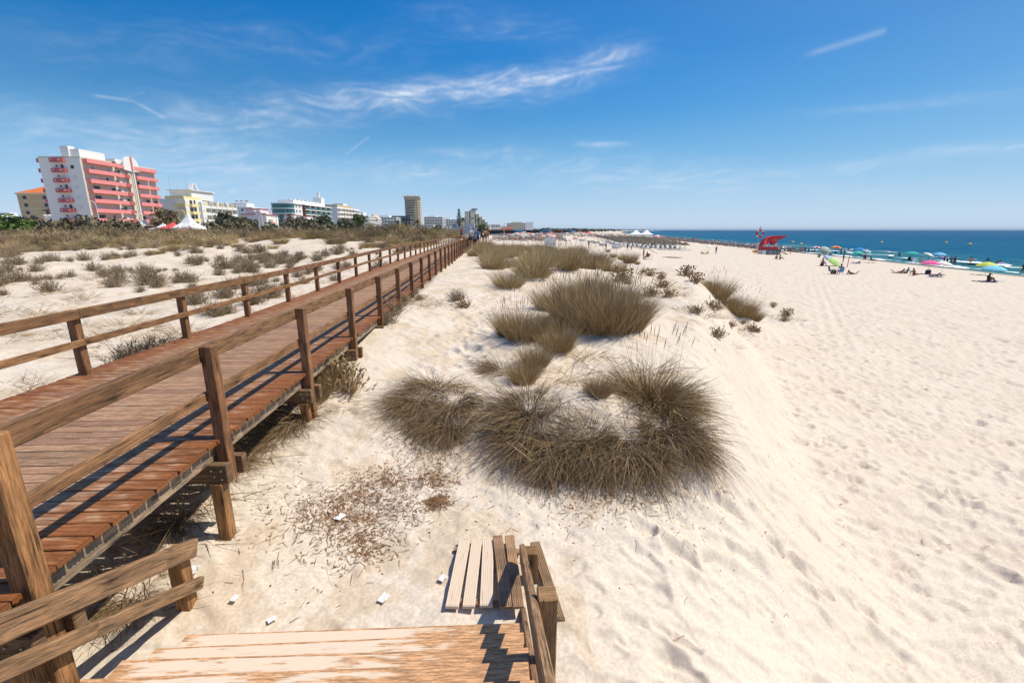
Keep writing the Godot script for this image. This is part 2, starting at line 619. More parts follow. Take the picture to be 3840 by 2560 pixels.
func make_land() -> void:
	# polar sheet round the viewpoint: fine near, coarse far, to the horizon
	var cols := 700
	var a0 := deg_to_rad(-62.0)
	var a1 := deg_to_rad(62.0)
	var rr := PackedFloat32Array()
	var r := 1.2
	while r < 4200.0:
		rr.append(r)
		r *= 1.0068 if r < 45.0 else (1.014 if r < 120.0 else 1.05)
	var rows := rr.size()
	var v := PackedVector3Array()
	var nn := PackedVector3Array()
	var cc := PackedColorArray()
	v.resize(rows * (cols + 1))
	nn.resize(v.size())
	cc.resize(v.size())
	for j in rows:
		for i in cols + 1:
			var a := a0 + (a1 - a0) * i / cols
			var x := sin(a) * rr[j]
			var d := cos(a) * rr[j]
			var y := ground(x, d)
			if rr[j] < 130.0:
				y += relief(x, d, y)
			v[j * (cols + 1) + i] = Vector3(x, y, -d)
			cc[j * (cols + 1) + i] = sand_tone(x, d, y)
	var ix := PackedInt32Array()
	ix.resize((rows - 1) * cols * 6)
	var k := 0
	var w := cols + 1
	for j in rows:
		for i in w:
			var q := j * w + i
			var dx := v[q + (1 if i < cols else 0)] - v[q - (1 if i > 0 else 0)]
			var dz := v[q + (w if j < rows - 1 else 0)] - v[q - (w if j > 0 else 0)]
			nn[q] = dx.cross(dz).normalized()
			if i < cols and j < rows - 1:
				ix[k] = q; ix[k + 1] = q + w; ix[k + 2] = q + 1
				ix[k + 3] = q + 1; ix[k + 4] = q + w; ix[k + 5] = q + w + 1
				k += 6
	var arr := []
	arr.resize(Mesh.ARRAY_MAX)
	arr[Mesh.ARRAY_VERTEX] = v
	arr[Mesh.ARRAY_NORMAL] = nn
	arr[Mesh.ARRAY_COLOR] = cc
	arr[Mesh.ARRAY_INDEX] = ix
	var m := ArrayMesh.new()
	m.add_surface_from_arrays(Mesh.PRIMITIVE_TRIANGLES, arr)
	var sm := mat("sand", Color(1, 1, 1), 1.0, ramp(noise_tex(31, 0.05, 5, 1024), Color(0.91, 0.905, 0.90), Color(1, 1, 1), 0.25, 0.75))
	sm.metallic_specular = 0.15
	sm.uv1_triplanar = true
	sm.uv1_world_triplanar = true
	sm.uv1_scale = Vector3.ONE * 0.45
	sm.normal_enabled = true
	sm.normal_texture = noise_tex(33, 0.09, 5, 1024, 5.0)
	sm.normal_scale = 0.13
	single("beach_sand", m, sm, "pale trodden sand of the beach and dunes", "sand", Vector3.ZERO, 0.0, "", "structure")


# damp sand by the water, yellower patches in the dunes, soil under the town
func sand_tone(x: float, d: float, y: float) -> Color:
	var c := Color(0.68, 0.60, 0.505)
	var k := n_mid.get_noise_2d(x * 0.7 + 9.0, d * 0.7)
	c = c.lerp(Color(0.65, 0.555, 0.45), clampf(0.35 + k, 0.0, 1.0) * 0.6)
	var wash := pw(SHORE_D, SHORE_X, d) - x + 2.5 * n_big.get_noise_2d(d * 0.3, 9.0)
	if wash < 6.0:
		c = c.lerp(Color(0.38, 0.325, 0.26), smoothstep(5.0, 3.0, wash))
	# yellower patches in the dune sand, with ragged outlines of their own
	if d < 60.0 and x + 1.6 * n_mid.get_noise_2d(x, d) < pw(RIM_D, RIM_X, d):
		var s3 := n_mid.get_noise_2d(x * 1.7 + 4.0, d * 1.7) + 0.5 * n_fine.get_noise_2d(x * 2.0, d * 2.0)
		c = c.lerp(Color(0.58, 0.465, 0.335), smoothstep(0.0, 0.3, s3) * 0.6)
	if d + 20.0 * k > 125.0 and x < -40.0:
		c = Color(0.40, 0.35, 0.26)
	return c


func make_sea() -> void:
	var cols := 360
	var rr := PackedFloat32Array()
	var r := 60.0
	while r < 40000.0:
		rr.append(r)
		r *= 1.0075 if r < 600.0 else (1.03 if r < 3000.0 else 1.2)
	var a0 := deg_to_rad(-4.0)
	var a1 := deg_to_rad(75.0)
	var wn := FastNoiseLite.new()
	wn.seed = 77
	wn.frequency = 0.12
	wn.fractal_octaves = 3
	var v := PackedVector3Array()
	var nn := PackedVector3Array()
	var cc := PackedColorArray()
	var w := cols + 1
	v.resize(rr.size() * w)
	nn.resize(v.size())
	cc.resize(v.size())
	for j in rr.size():
		for i in w:
			var a := a0 + (a1 - a0) * i / cols
			var x := sin(a) * rr[j]
			var d := cos(a) * rr[j]
			var off := x - pw(SHORE_D, SHORE_X, d)
			var fade := 1.0 - smoothstep(500.0, 1500.0, rr[j])
			var y := 0.0
			if fade > 0.0:
				y = (wn.get_noise_2d(x * 1.3, d * 0.35) * 0.32 + wn.get_noise_2d(x * 4.0 + 9.0, d * 1.6) * 0.12) * fade * smoothstep(2.0, 22.0, off)
				# low breakers that run along the shore
				var ph := off + wn.get_noise_2d(d * 0.5, 3.0) * 6.0
				y += 0.34 * exp(-pow((ph - 9.0) / 1.6, 2)) * smoothstep(-0.15, 0.35, wn.get_noise_2d(d * 0.32, 60.0)) + 0.22 * exp(-pow((ph - 21.0) / 2.2, 2))
			v[j * w + i] = Vector3(x, y + 0.012, -d)
			var patch := wn.get_noise_2d(x * 0.12, d * 0.10)
			var c := Color(0.005, 0.105, 0.20).lerp(Color(0.002, 0.085, 0.185), smoothstep(60.0, 260.0, off + patch * 60.0))
			c = c.lerp(Color(0.045, 0.185, 0.21), 1.0 - smoothstep(8.0, 42.0, off + patch * 18.0))
			cc[j * w + i] = c
	var ix := PackedInt32Array()
	for j in rr.size():
		for i in w:
			var q := j * w + i
			var dx := v[q + (1 if i < cols else 0)] - v[q - (1 if i > 0 else 0)]
			var dz := v[q + (w if j < rr.size() - 1 else 0)] - v[q - (w if j > 0 else 0)]
			nn[q] = dx.cross(dz).normalized()
			if i < cols and j < rr.size() - 1:
				ix.append_array([q, q + w, q + 1, q + 1, q + w, q + w + 1])
	var arr := []
	arr.resize(Mesh.ARRAY_MAX)
	arr[Mesh.ARRAY_VERTEX] = v
	arr[Mesh.ARRAY_NORMAL] = nn
	arr[Mesh.ARRAY_COLOR] = cc
	arr[Mesh.ARRAY_INDEX] = ix
	var m := ArrayMesh.new()
	m.add_surface_from_arrays(Mesh.PRIMITIVE_TRIANGLES, arr)
	var sm := mat("sea_water", Color(1, 1, 1), 0.3)
	sm.metallic_specular = 0.06
	sm.uv1_triplanar = true
	sm.uv1_world_triplanar = true
	sm.uv1_scale = Vector3(0.05, 0.05, 0.11)
	sm.normal_enabled = true
	sm.normal_texture = noise_tex(51, 0.03, 5, 1024, 14.0)
	sm.normal_scale = 1.0
	single("sea", m, sm, "blue green sea with small ripples", "sea", Vector3.ZERO, 0.0, "", "structure")
	# foam: wash at the water's edge and white crests on the breakers
	var fm := MB.new()
	var fn := FastNoiseLite.new()
	fn.seed = 12
	fn.frequency = 0.22
	fn.fractal_octaves = 3
	var foam_white := mat("foam", Color(0.86, 0.88, 0.88), 0.8, null, false)
	var d := 30.0
	while d < 700.0:
		var st := 0.5 if d < 180.0 else 2.0
		for lane in [[1.2, 1.5, 0.0], [2.9, 0.8, 20.0], [9.6, 1.5, 60.0], [20.5, 0.5, 85.0]]:
			var q := []
			for e in [d, d + st]:
				var sx := pw(SHORE_D, SHORE_X, e)
				var nv: float = fn.get_noise_2d(e * 0.35, lane[2])
				var wob: float = fn.get_noise_2d(e, lane[2] + 7.0)
				var half: float = lane[1] * clampf(0.34 + nv * 1.5 + wob * 0.7, 0.0, 1.2)
				var mid: float = sx + lane[0] + nv * 1.6 + wob * 0.8 - wn.get_noise_2d(e * 0.5, 3.0) * (6.0 if lane[0] > 5.0 else 0.0)
				q.append([mid - half, mid + half, e, half])
			if q[0][3] > 0.02 or q[1][3] > 0.02:
				var hy: float = 0.06 if lane[0] < 5.0 else 0.40
				if lane[0] < 2.0:
					hy = 0.10
				var p0 := Vector3(q[0][0], hy, -q[0][2])
				var p1 := Vector3(q[0][1], hy + 0.01, -q[0][2])
				var p2 := Vector3(q[1][1], hy + 0.01, -q[1][2])
				var p3 := Vector3(q[1][0], hy, -q[1][2])
				fm.quad(p0, p1, p2, p3)
		d += st
	single("sea_foam", fm.mesh(), foam_white, "white foam of small waves washing onto the sand", "foam", Vector3.ZERO, 0.0, "", "stuff")


func make_woods() -> void:
	var g := FastNoiseLite.new()
	g.seed = 41
	g.frequency = 1.0
	g.fractal_octaves = 4
	var g2 := FastNoiseLite.new()
	g2.seed = 43
	g2.frequency = 1.0
	g2.fractal_octaves = 2
	var r := RandomNumberGenerator.new()
	r.seed = 8
	var knots := []
	for k in 9:
		knots.append(Vector2(r.randf() * 1024.0, r.randf() * 256.0))
	# sawn weathered timber: 2 m of length by 0.5 m across
	var timber := tex(1024, 256, func(i: int, j: int) -> Color:
		var y := float(j)
		var ring := 0.0
		for kn: Vector2 in knots:
			var dx := (i - kn.x) / 3.2
			var dy := y - kn.y
			var q := dx * dx + dy * dy
			if q < 900.0:
				var e := exp(-q / 60.0)
				ring += e
				y += signf(dy) * 9.0 * exp(-q / 160.0)
		var a := g.get_noise_2d(i * 0.006, y * 0.10)
		var b := g.get_noise_2d(i * 0.02 + 90.0, y * 0.45)
		var c := g2.get_noise_2d(i * 0.004, y * 0.02 + 30.0)
		var l := 0.80 + a * 0.26 + b * 0.22 + c * 0.16 - clampf(ring, 0.0, 1.0) * 0.34
		var crack := 1.0 - 0.5 * smoothstep(0.36, 0.5, g.get_noise_2d(i * 0.003 + 5.0, y * 0.16 + 60.0))
		l *= crack
		return Color(l, l * (0.985 - 0.05 * a), l * (0.96 - 0.10 * a)))
	var tm := mat("weathered_timber", Color(1, 1, 1), 0.78, timber)
	tm.heightmap_enabled = true
	tm.heightmap_texture = timber
	tm.heightmap_scale = 0.25
	# deck boards: eight lengths one above the other, worn grey-tan in the middle, still red-brown at the ends
	var deck := tex(1024, 512, func(i: int, j: int) -> Color:
		var row := j / 64
		var u := i / 1024.0
		var y := j + row * 211.0
		var a := g.get_noise_2d(i * 0.012, y * 0.16)
		var b := g.get_noise_2d(i * 0.05 + 70.0, y * 0.6)
		var blot := g2.get_noise_2d(i * 0.011 + row * 31.0, y * 0.03)
		var edge := minf(u, 1.0 - u)
		var wear := smoothstep(0.0, 0.26, edge + 0.12 * blot + 0.08 * a + 0.02 * sin(row * 2.4))
		var tan_ := Color(0.62, 0.485, 0.375)
		var red := Color(0.53, 0.325, 0.175)
		var c := red.lerp(tan_, wear)
		c = c.lerp(Color(0.66, 0.56, 0.47), clampf(blot * 0.9, 0.0, 0.6) * wear)
		var l := 1.0 + a * 0.22 + b * 0.16
		l *= 1.0 - 0.25 * smoothstep(0.32, 0.5, g.get_noise_2d(i * 0.006 + 33.0, y * 0.22))
		return Color(c.r * l, c.g * l, c.b * l))
	var dm := mat("deck_timber", Color(1, 1, 1), 0.72, deck)
	dm.heightmap_enabled = true
	dm.heightmap_texture = deck
	dm.heightmap_scale = 0.08
	# stair treads: two lengths, wood showing through a skin of blown sand with ragged edges
	var tread := tex(1024, 512, func(i: int, j: int) -> Color:
		var row := j / 128
		var y := j + row * 157.0
		var u := i / 1024.0
		var vv := (j % 128) / 128.0
		var a := g.get_noise_2d(i * 0.012, y * 0.14)
		var b := g.get_noise_2d(i * 0.05 + 70.0, y * 0.5)
		var l := 1.0 + a * 0.35 + b * 0.25
		var wood := Color(0.71 * l, 0.55 * l, 0.41 * l)
		var cover := g2.get_noise_2d(i * 0.006, y * 0.03 + 12.0) * 0.6 + g.get_noise_2d(i * 0.016, y * 0.2 + 200.0) * 0.4
		var keep := [0.75, 0.55, 0.38, 0.2][row] as float
		cover += keep - 1.25 * smoothstep(0.5, 0.95, u) - 0.7 * smoothstep(0.10, 0.0, u) - 1.3 * smoothstep(0.90, 0.95, vv)
		return wood.lerp(Color(0.845, 0.785, 0.715), 0.92 * smoothstep(-0.15, 0.25, cover)))
	var trm := mat("sandy_tread", Color(1, 1, 1), 0.85, tread)
	trm.heightmap_enabled = true
	trm.heightmap_texture = tread
	trm.heightmap_scale = 0.2
	mat("steel", Color(0.35, 0.33, 0.31), 0.45, null, false).metallic = 0.8


# a beam from a to b: local x runs along it
func beam(called: String, a: Vector3, b: Vector3, h: float, w: float, parent: Node3D, col: Color, m: Material = null, up := Vector3.UP, bev := 0.006) -> MeshInstance3D:
	var mb := MB.new()
	mb.col = col
	mb.off = Vector2(rng.randf(), rng.randf())
	mb.cbox(Vector3.ZERO, Vector3((b - a).length(), h, w), bev)
	var x := (b - a).normalized()
	var z := x.cross(up).normalized()
	var y := z.cross(x)
	return part(called, mb.mesh(), m if m else M.weathered_timber, parent, ((a + b) * 0.5) - parent.position, Basis(x, y, z))


func tone(base: Color, spread := 0.12) -> Color:
	var k := 1.0 + rng.randf_range(-spread, spread)
	return Color(base.r * k, base.g * k * (1.0 + rng.randf_range(-0.03, 0.03)), base.b * k * (1.0 + rng.randf_range(-0.05, 0.05)))


const BROWN := Color(0.33, 0.17, 0.085)
const TAWNY := Color(0.50, 0.265, 0.115)
const GREYED := Color(0.50, 0.385, 0.28)


func make_boardwalk() -> void:
	var t := thing("boardwalk", "long brown timber boardwalk with post and rail sides crossing the dunes", "boardwalk")
	var along := Vector3(-0.0425, 0, -1).normalized()
	var across := Vector3(1, 0, -0.0425).normalized()
	# boards
	var meshes := []
	var wide := 2.78
	for k in 16:
		var mb := MB.new()
		var l := [0.92, 1.0, 1.06, 0.86, 1.12, 0.97, 0.8, 1.03][k % 8] as float
		mb.col = Color(l, l * (0.97 + 0.02 * (k % 3)), l * (0.95 + 0.03 * (k % 4)))
		var hx: float = wide * 0.5 + [0.0, 0.006, -0.006, 0.003][k % 4]
		var hz := 0.0545
		var th := 0.028
		var bv := 0.004
		var row := (k % 8) / 8.0
		var flip := k >= 8
		var pr := [Vector2(-hz, -th), Vector2(-hz, -bv), Vector2(-hz + bv, 0), Vector2(-0.020, 0), Vector2(-0.0185, -0.003), Vector2(-0.017, 0), Vector2(0.017, 0), Vector2(0.0185, -0.003), Vector2(0.020, 0), Vector2(hz - bv, 0), Vector2(hz, -bv), Vector2(hz, -th)]
		for q in pr.size() - 1:
			var p0: Vector2 = pr[q]
			var p1: Vector2 = pr[q + 1]
			var v0 := row + (0.06 + 0.88 * (q / 11.0)) / 8.0
			var v1 := row + (0.06 + 0.88 * ((q + 1) / 11.0)) / 8.0
			var ua := 1.0 if flip else 0.0
			mb.quad(Vector3(hx, p0.y, p0.x), Vector3(hx, p1.y, p1.x), Vector3(-hx, p1.y, p1.x), Vector3(-hx, p0.y, p0.x), Vector2(1.0 - ua, v0), Vector2(1.0 - ua, v1), Vector2(ua, v1), Vector2(ua, v0))
		# sawn ends, comb-edged by the grooves beneath
		for sx in [1.0, -1.0]:
			for q in 8:
				var z0 := -hz + 2.0 * hz * q / 8.0
				var z1 := -hz + 2.0 * hz * (q + 1) / 8.0
				var b0 := -th - (0.006 if q % 2 == 0 else 0.0)
				var uu := Vector2(0.02, row + 0.06)
				var pts := [Vector3(hx * sx, b0, z0), Vector3(hx * sx, -bv * 0.5, z0), Vector3(hx * sx, -bv * 0.5, z1), Vector3(hx * sx, b0, z1)]
				if sx < 0.0:
					pts.reverse()
				mb.quad(pts[0], pts[1], pts[2], pts[3], uu, uu + Vector2(0, 0.03), uu + Vector2(0.01, 0.03), uu + Vector2(0.01, 0))
		mb.quad(Vector3(-hx, -th, -hz), Vector3(hx, -th, -hz), Vector3(hx, -th, hz), Vector3(-hx, -th, hz), Vector2(0, row + 0.01), Vector2(1, row + 0.01), Vector2(1, row + 0.1), Vector2(0, row + 0.1))
		meshes.append(mb.mesh())
	var d := 0.6
	var far_deck := MB.new()
	var count := 0
	while d < 76.0:
		var mid := (edge_r(d) + edge_l(d)) * 0.5
		var p := Vector3(mid, deck_y(d) + rng.randf_range(-0.002, 0.002), -d)
		if count < 300:
			var bs := Basis(across, Vector3.UP, -along).rotated(Vector3.UP, rng.randf_range(-0.002, 0.002))
			part("deck_board", meshes[rng.randi() % 16], M.deck_timber, t, p + across * rng.randf_range(-0.008, 0.008), bs)
		else:
			var k := rng.randi() % 8
			var hx := wide * 0.5
			var r0 := k / 8.0 + 0.01
			var y := Vector3(0, 0.0, 0)
			var l := rng.randf_range(0.8, 1.1)
			far_deck.col = Color(l, l, l)
			var a := p + y - across * hx + along * 0.0565
			var b := p + y + across * hx + along * 0.0565
			var e := p + y + across * hx - along * 0.0565
			var f := p + y - across * hx - along * 0.0565
			far_deck.quad(a, f, e, b, Vector2(0, r0), Vector2(0, r0 + 0.1), Vector2(1, r0 + 0.1), Vector2(1, r0))
			far_deck.quad(e, e - Vector3(0, 0.03, 0), b - Vector3(0, 0.03, 0), b, Vector2(0, r0), Vector2(0, r0 + 0.02), Vector2(0.03, r0 + 0.02), Vector2(0.03, r0))
			far_deck.quad(e, f, f - Vector3(0, 0.03, 0), e - Vector3(0, 0.03, 0), Vector2(0, r0), Vector2(0, r0 + 0.02), Vector2(0.03, r0 + 0.02), Vector2(0.03, r0))
		d += 0.1195
		count += 1
	tag(part("deck_board", far_deck.mesh(), M.deck_timber, t), "", "", "", "stuff")
	# stringers under the boards, cross beams, piles, posts and rails, bay by bay
	var zr := [0.05, 1.9, 3.55]
	var zl := [0.05, 1.75, 3.5]
	for k in 40:
		zr.append(5.37 + 1.9 * k)
		zl.append(5.28 + 1.9 * k)
	for side in [1, -1]:
		var zs: Array = zr if side > 0 else zl
		for k in zs.size() - 1:
			var d0: float = zs[k]
			var d1: float = zs[k + 1]
			if d0 > 75.0:
				break
			var e0: float = edge_r(d0) if side > 0 else edge_l(d0)
			var e1: float = edge_r(d1) if side > 0 else edge_l(d1)
			var y0 := deck_y(d0)
			var y1 := deck_y(d1)
			# fascia stringer just inside the board ends
			var inx: float = -0.036 * side
			beam("stringer", Vector3(e0 + inx, y0 - 0.116, -d0), Vector3(e1 + inx, y1 - 0.116, -d1), 0.16, 0.045, t, tone(GREYED))
			# railing post on the outer side of the boards
			var px: float = e0 + (0.062 if side > 0 else -0.062) * 1.0
			var col := tone(TAWNY if k < 2 else BROWN, 0.15)
			var foot: float = minf(ground(px, d0) - 0.25, y0 - 0.35)
			var pole := 0.105 if k == 1 and side > 0 else 0.096
			var lift := 0.0 if side > 0 else -0.015
			if side < 0:
				px = e0 + 0.06
				foot = y0 - 0.3
			elif k == 2:
				foot = y0 - 0.40
			beam("post", Vector3(px, foot, -d0), Vector3(px, y0 + 0.80 + lift, -d0), pole, pole, t, col, null, along, 0.008)
			# rails run on the inner face of the posts
			var rx: float = -0.071 * side if side > 0 else 0.071
			var hang := 0.073 if side > 0 else 0.06
			var ra := Vector3(px + rx, y0 + 0.80 - hang, -d0 - 0.0)
			var npx: float = (e1 + 0.062) if side > 0 else e1 + 0.06
			var rb := Vector3(npx + rx, y1 + 0.80 - hang, -d1)
			var gap := (rb - ra).normalized() * 0.0015
			beam("hand_rail", ra + gap, rb - gap, 0.128 if side > 0 else 0.118, 0.043, t, tone(Color(0.32, 0.18, 0.095), 0.12))
			var drop := Vector3(0, -0.36 if side > 0 else -0.34, 0)
			beam("middle_rail", ra + gap + drop, rb - gap + drop, 0.08, 0.038, t, tone(Color(0.37, 0.205, 0.105), 0.12))
			if side < 0:
				# capping board on top of the landward rail
				pass
			# carrying beams: a pair that grips the post
			if side > 0 and d0 < 14.0:
				for o in [-0.088, 0.088]:
					var bx := px + 0.10 if o > 0 else px + 0.07
					var bm := beam("cross_beam", Vector3(e0 - 2.9, y0 - 0.285, -d0 - o), Vector3(bx, y0 - 0.285, -d0 - o), 0.17, 0.07, t, tone(Color(0.30, 0.19, 0.11), 0.1))
					if o < 0:
						for q in [[0.05, 0.03], [0.11, -0.02], [0.13, 0.035], [0.05, -0.045]]:
							var bo := MB.new()
							bo.lathe(Vector3.ZERO, [Vector2(0.008, 0), Vector2(0.008, 0.005), Vector2(0.005, 0.009), Vector2(0.0, 0.009)], 8)
							part("bolt", bo.mesh(), M.steel, bm, Vector3(2.9 + (bx - e0) - (2.9 + bx - e0) * 0.5 - q[0] - 0.0, q[1], 0.035 if true else 0.0), Basis(Vector3.RIGHT, PI / 2))
				# pile beneath the nearer beam
				var gx: float = ground(px - 0.03, d0)
				if gx < y0 - 0.38:
					beam("pile", Vector3(px - 0.035, gx - 0.4, -d0 + 0.088), Vector3(px - 0.035, y0 - 0.3705, -d0 + 0.088), 0.10, 0.10, t, tone(TAWNY, 0.08), null, along, 0.007)


func make_stairs() -> void:
	var t := thing("beach_stairs", "sand covered timber steps with sloping rails leading down to the beach", "stairs")
	var across := Vector3(1, 0, -0.0425).normalized()
	var along := Vector3(-0.0425, 0, -1).normalized()
	var run := 0.22
	var rise := 0.143
	var left := -2.12
	var right := 0.08
	for k in 9:
		# k = 0 is the lowest tread
		var far := 2.50 - run * k
		var y := EYE - 2.586 + rise * k
		var mb := MB.new()
		var wide := right - left + 0.012 * ((k * 7) % 5)
		var dep := run + 0.045
		var row: float = mini(k, 3) / 4.0
		var s := Vector3(wide, 0.034, dep)
		mb.off = Vector2(rng.randf(), rng.randf())
		mb.col = Color(0.62, 0.42, 0.26)
		mb.cbox(Vector3.ZERO, s, 0.004)
		var mid := Vector3((left + right) * 0.5, y - 0.017, 0) + Vector3(0, 0, -(far - dep * 0.5)) + across * 0.0
		mid.x += -0.0425 * (far - 2.0)
		var bs := Basis(across, Vector3.UP, -along).rotated(Vector3.UP, 0.006 * sin(k * 2.3)).rotated(Vector3.BACK, 0.004 * sin(k * 1.7))
		# the walked-on top carries its own texture, the length of the tread
		for q in range(0, mb.v.size()):
			if mb.n[q].y > 0.9:
				mb.t[q] = Vector2(mb.v[q].x / wide + 0.5, row + 0.005 + 0.24 * (0.5 - mb.v[q].z / dep))
				mb.c[q] = Color(1, 1, 1)
			else:
				mb.t[q] = Vector2(0.96, row + 0.1 + 0.05 * mb.v[q].y)
		part("tread", mb.mesh(), M.sandy_tread, t, mid, bs)
		if k > 0:
			beam("riser", mid + across * (-wide * 0.5 + 0.03) + Vector3(0, -0.09, -dep * 0.5 + 0.05), mid + across * (wide * 0.5 - 0.03) + Vector3(0, -0.09, -dep * 0.5 + 0.05), 0.14, 0.024, t, tone(Color(0.34, 0.22, 0.13)))
	# sloping strings that carry the treads
	for x in [left + 0.12, right - 0.12]:
		beam("string", Vector3(x, EYE - 2.586 - 0.26, -2.42), Vector3(x + 0.06, EYE - 2.586 - 0.26 + rise * 8, -2.42 + run * 8), 0.2, 0.05, t, tone(BROWN))
	# landing behind the viewer
	for k in 9:
		beam("landing_board", Vector3(left - 0.1, EYE - 1.42 + 0.0, 0.62 - 0.68 + 0.145 * k - 0.15), Vector3(right + 0.1, EYE - 1.42, 0.62 - 0.68 + 0.145 * k - 0.15), 0.03, 0.138, t, tone(Color(0.5, 0.33, 0.2)))
	# seaward rail: far post, near post, two rails on their inner side
	beam("post", Vector3(0.155, EYE - 3.2, -3.10), Vector3(0.155, EYE - 2.45, -3.10), 0.10, 0.10, t, tone(Color(0.42, 0.25, 0.12), 0.05), null, along, 0.006)
	beam("post", Vector3(0.185, EYE - 3.2, -2.02), Vector3(0.185, EYE - 1.86, -2.02), 0.102, 0.102, t, tone(Color(0.42, 0.25, 0.12), 0.05), null, along, 0.006)
	beam("post", Vector3(0.215, EYE - 2.9, -0.75), Vector3(0.215, EYE - 1.15, -0.75), 0.102, 0.102, t, tone(Color(0.42, 0.25, 0.12), 0.05), null, along, 0.006)
	beam("hand_rail", Vector3(0.082, EYE - 2.53, -3.17), Vector3(0.145, EYE - 1.31, -0.70), 0.125, 0.043, t, tone(Color(0.40, 0.25, 0.145), 0.05))
	beam("lower_rail", Vector3(0.082, EYE - 2.80, -2.85), Vector3(0.118, EYE - 2.195, -1.75), 0.085, 0.040, t, tone(Color(0.42, 0.26, 0.15), 0.05))
	beam("lower_rail", Vector3(0.1185, EYE - 2.185, -1.735), Vector3(0.145, EYE - 1.67, -0.70), 0.085, 0.040, t, tone(Color(0.40, 0.25, 0.14), 0.05))
	# landward rail: one short post in the sand, two rails that climb past the corner post
	beam("post", Vector3(-2.39, EYE - 3.05, -2.79), Vector3(-2.39, EYE - 2.19, -2.79), 0.10, 0.10, t, tone(TAWNY, 0.05), null, along, 0.006)
	beam("hand_rail", Vector3(-2.318, EYE - 2.25, -2.87), Vector3(-2.262, EYE - 1.67, -1.55), 0.128, 0.045, t, tone(Color(0.40, 0.25, 0.14), 0.05))
	beam("lower_rail", Vector3(-2.318, EYE - 2.55, -2.87), Vector3(-2.262, EYE - 1.87, -1.55), 0.085, 0.042, t, tone(Color(0.42, 0.265, 0.15), 0.05))
	# loose plank mat at the foot of the steps
	var w := thing("plank_mat", "loose weathered plank mat half buried in sand at the foot of the steps", "walkway")
	var xs := [[-0.43, 0.098, -0.01, 0.72, 0.8], [-0.315, 0.092, 0.012, 0.72, 0.85], [-0.2, 0.096, 0.05, 0.71, 0.72], [-0.085, 0.086, 0.13, 0.78, 0.5], [0.012, 0.082, 0.11, 0.78, 0.42]]
	for q in xs:
		var mb := MB.new()
		# grooved plank
		var hw: float = q[1] * 0.5
		var ln: float = q[3] * 0.5
		mb.off = Vector2(rng.randf(), rng.randf())
		mb.col = tone(Color(0.72, 0.54, 0.39).lerp(Color(0.60, 0.38, 0.22), clampf((0.85 - q[4]) * 2.4, 0.0, 1.0)), 0.06)
		mb.cbox(Vector3(0, -0.006, 0), Vector3(ln * 2, 0.026, hw * 2), 0.003)
		for r in 6:
			mb.box(Vector3(0, 0.0088, -hw + hw * 2 * (r + 0.5) / 6.0), Vector3(ln * 2 - 0.01, 0.0036, hw * 2 / 6.0 * 0.62))
		var yaw: float = PI * 0.5 - 0.02 + q[2]
		var p := Vector3(q[0], 0, -3.13)
		p.y = ground(p.x, 3.13) + 0.055 + (0.02 if q[2] > 0.1 else 0.0)
		if q[4] > 0.7:
			for i in mb.v.size():
				mb.t[i] = Vector2(mb.v[i].x * 0.3 + 0.28, [0.02, 0.27, 0.3][int(q[0] * -10.0) % 3] + (mb.v[i].z + hw) * 1.8)
				mb.c[i] = Color(1, 1, 1)
		part("plank", mb.mesh(), M.sandy_tread if q[4] > 0.7 else M.weathered_timber, w, p, Basis(Vector3.UP, yaw) * Basis(Vector3.BACK, 0.015))
	for q in [[2.86, -0.50, -0.10], [3.40, -0.50, 0.08]]:
		var y: float = ground(-0.3, q[0]) + 0.022
		beam("batten", Vector3(q[1], y, -q[0]), Vector3(q[2], y - 0.01, -q[0] + 0.02), 0.03, 0.05, w, tone(Color(0.45, 0.28, 0.16)))
	var lp := MB.new()
	lp.col = Color(0.45, 0.30, 0.18)
	lp.cbox(Vector3(0, -0.006, 0), Vector3(0.84, 0.026, 0.085), 0.003)
	for r in 6:
		lp.box(Vector3(0, 0.0088, -0.0425 + 0.085 * (r + 0.5) / 6.0), Vector3(0.83, 0.0036, 0.0088))
	single("loose_plank", lp.mesh(), M.weathered_timber, "single long grooved plank lying loose on the sand behind the stair post", "plank", Vector3(0.27, ground(0.27, 3.07) + 0.05, -3.08), PI * 0.5 + 0.16)


const OLIVE := Color(0.275, 0.195, 0.09)
const STRAW := Color(0.50, 0.37, 0.20)
const UMBER := Color(0.17, 0.105, 0.055)
const ASHEN := Color(0.38, 0.285, 0.19)


func shade_of(a: Color, b: Color, c: Color) -> Color:
	var k := rng.randf()
	var o := a.lerp(b, k * 2.0) if k < 0.5 else b.lerp(c, k * 2.0 - 1.0)
	var l := rng.randf_range(0.8, 1.2)
	return Color(o.r * l, o.g * l, o.b * l)


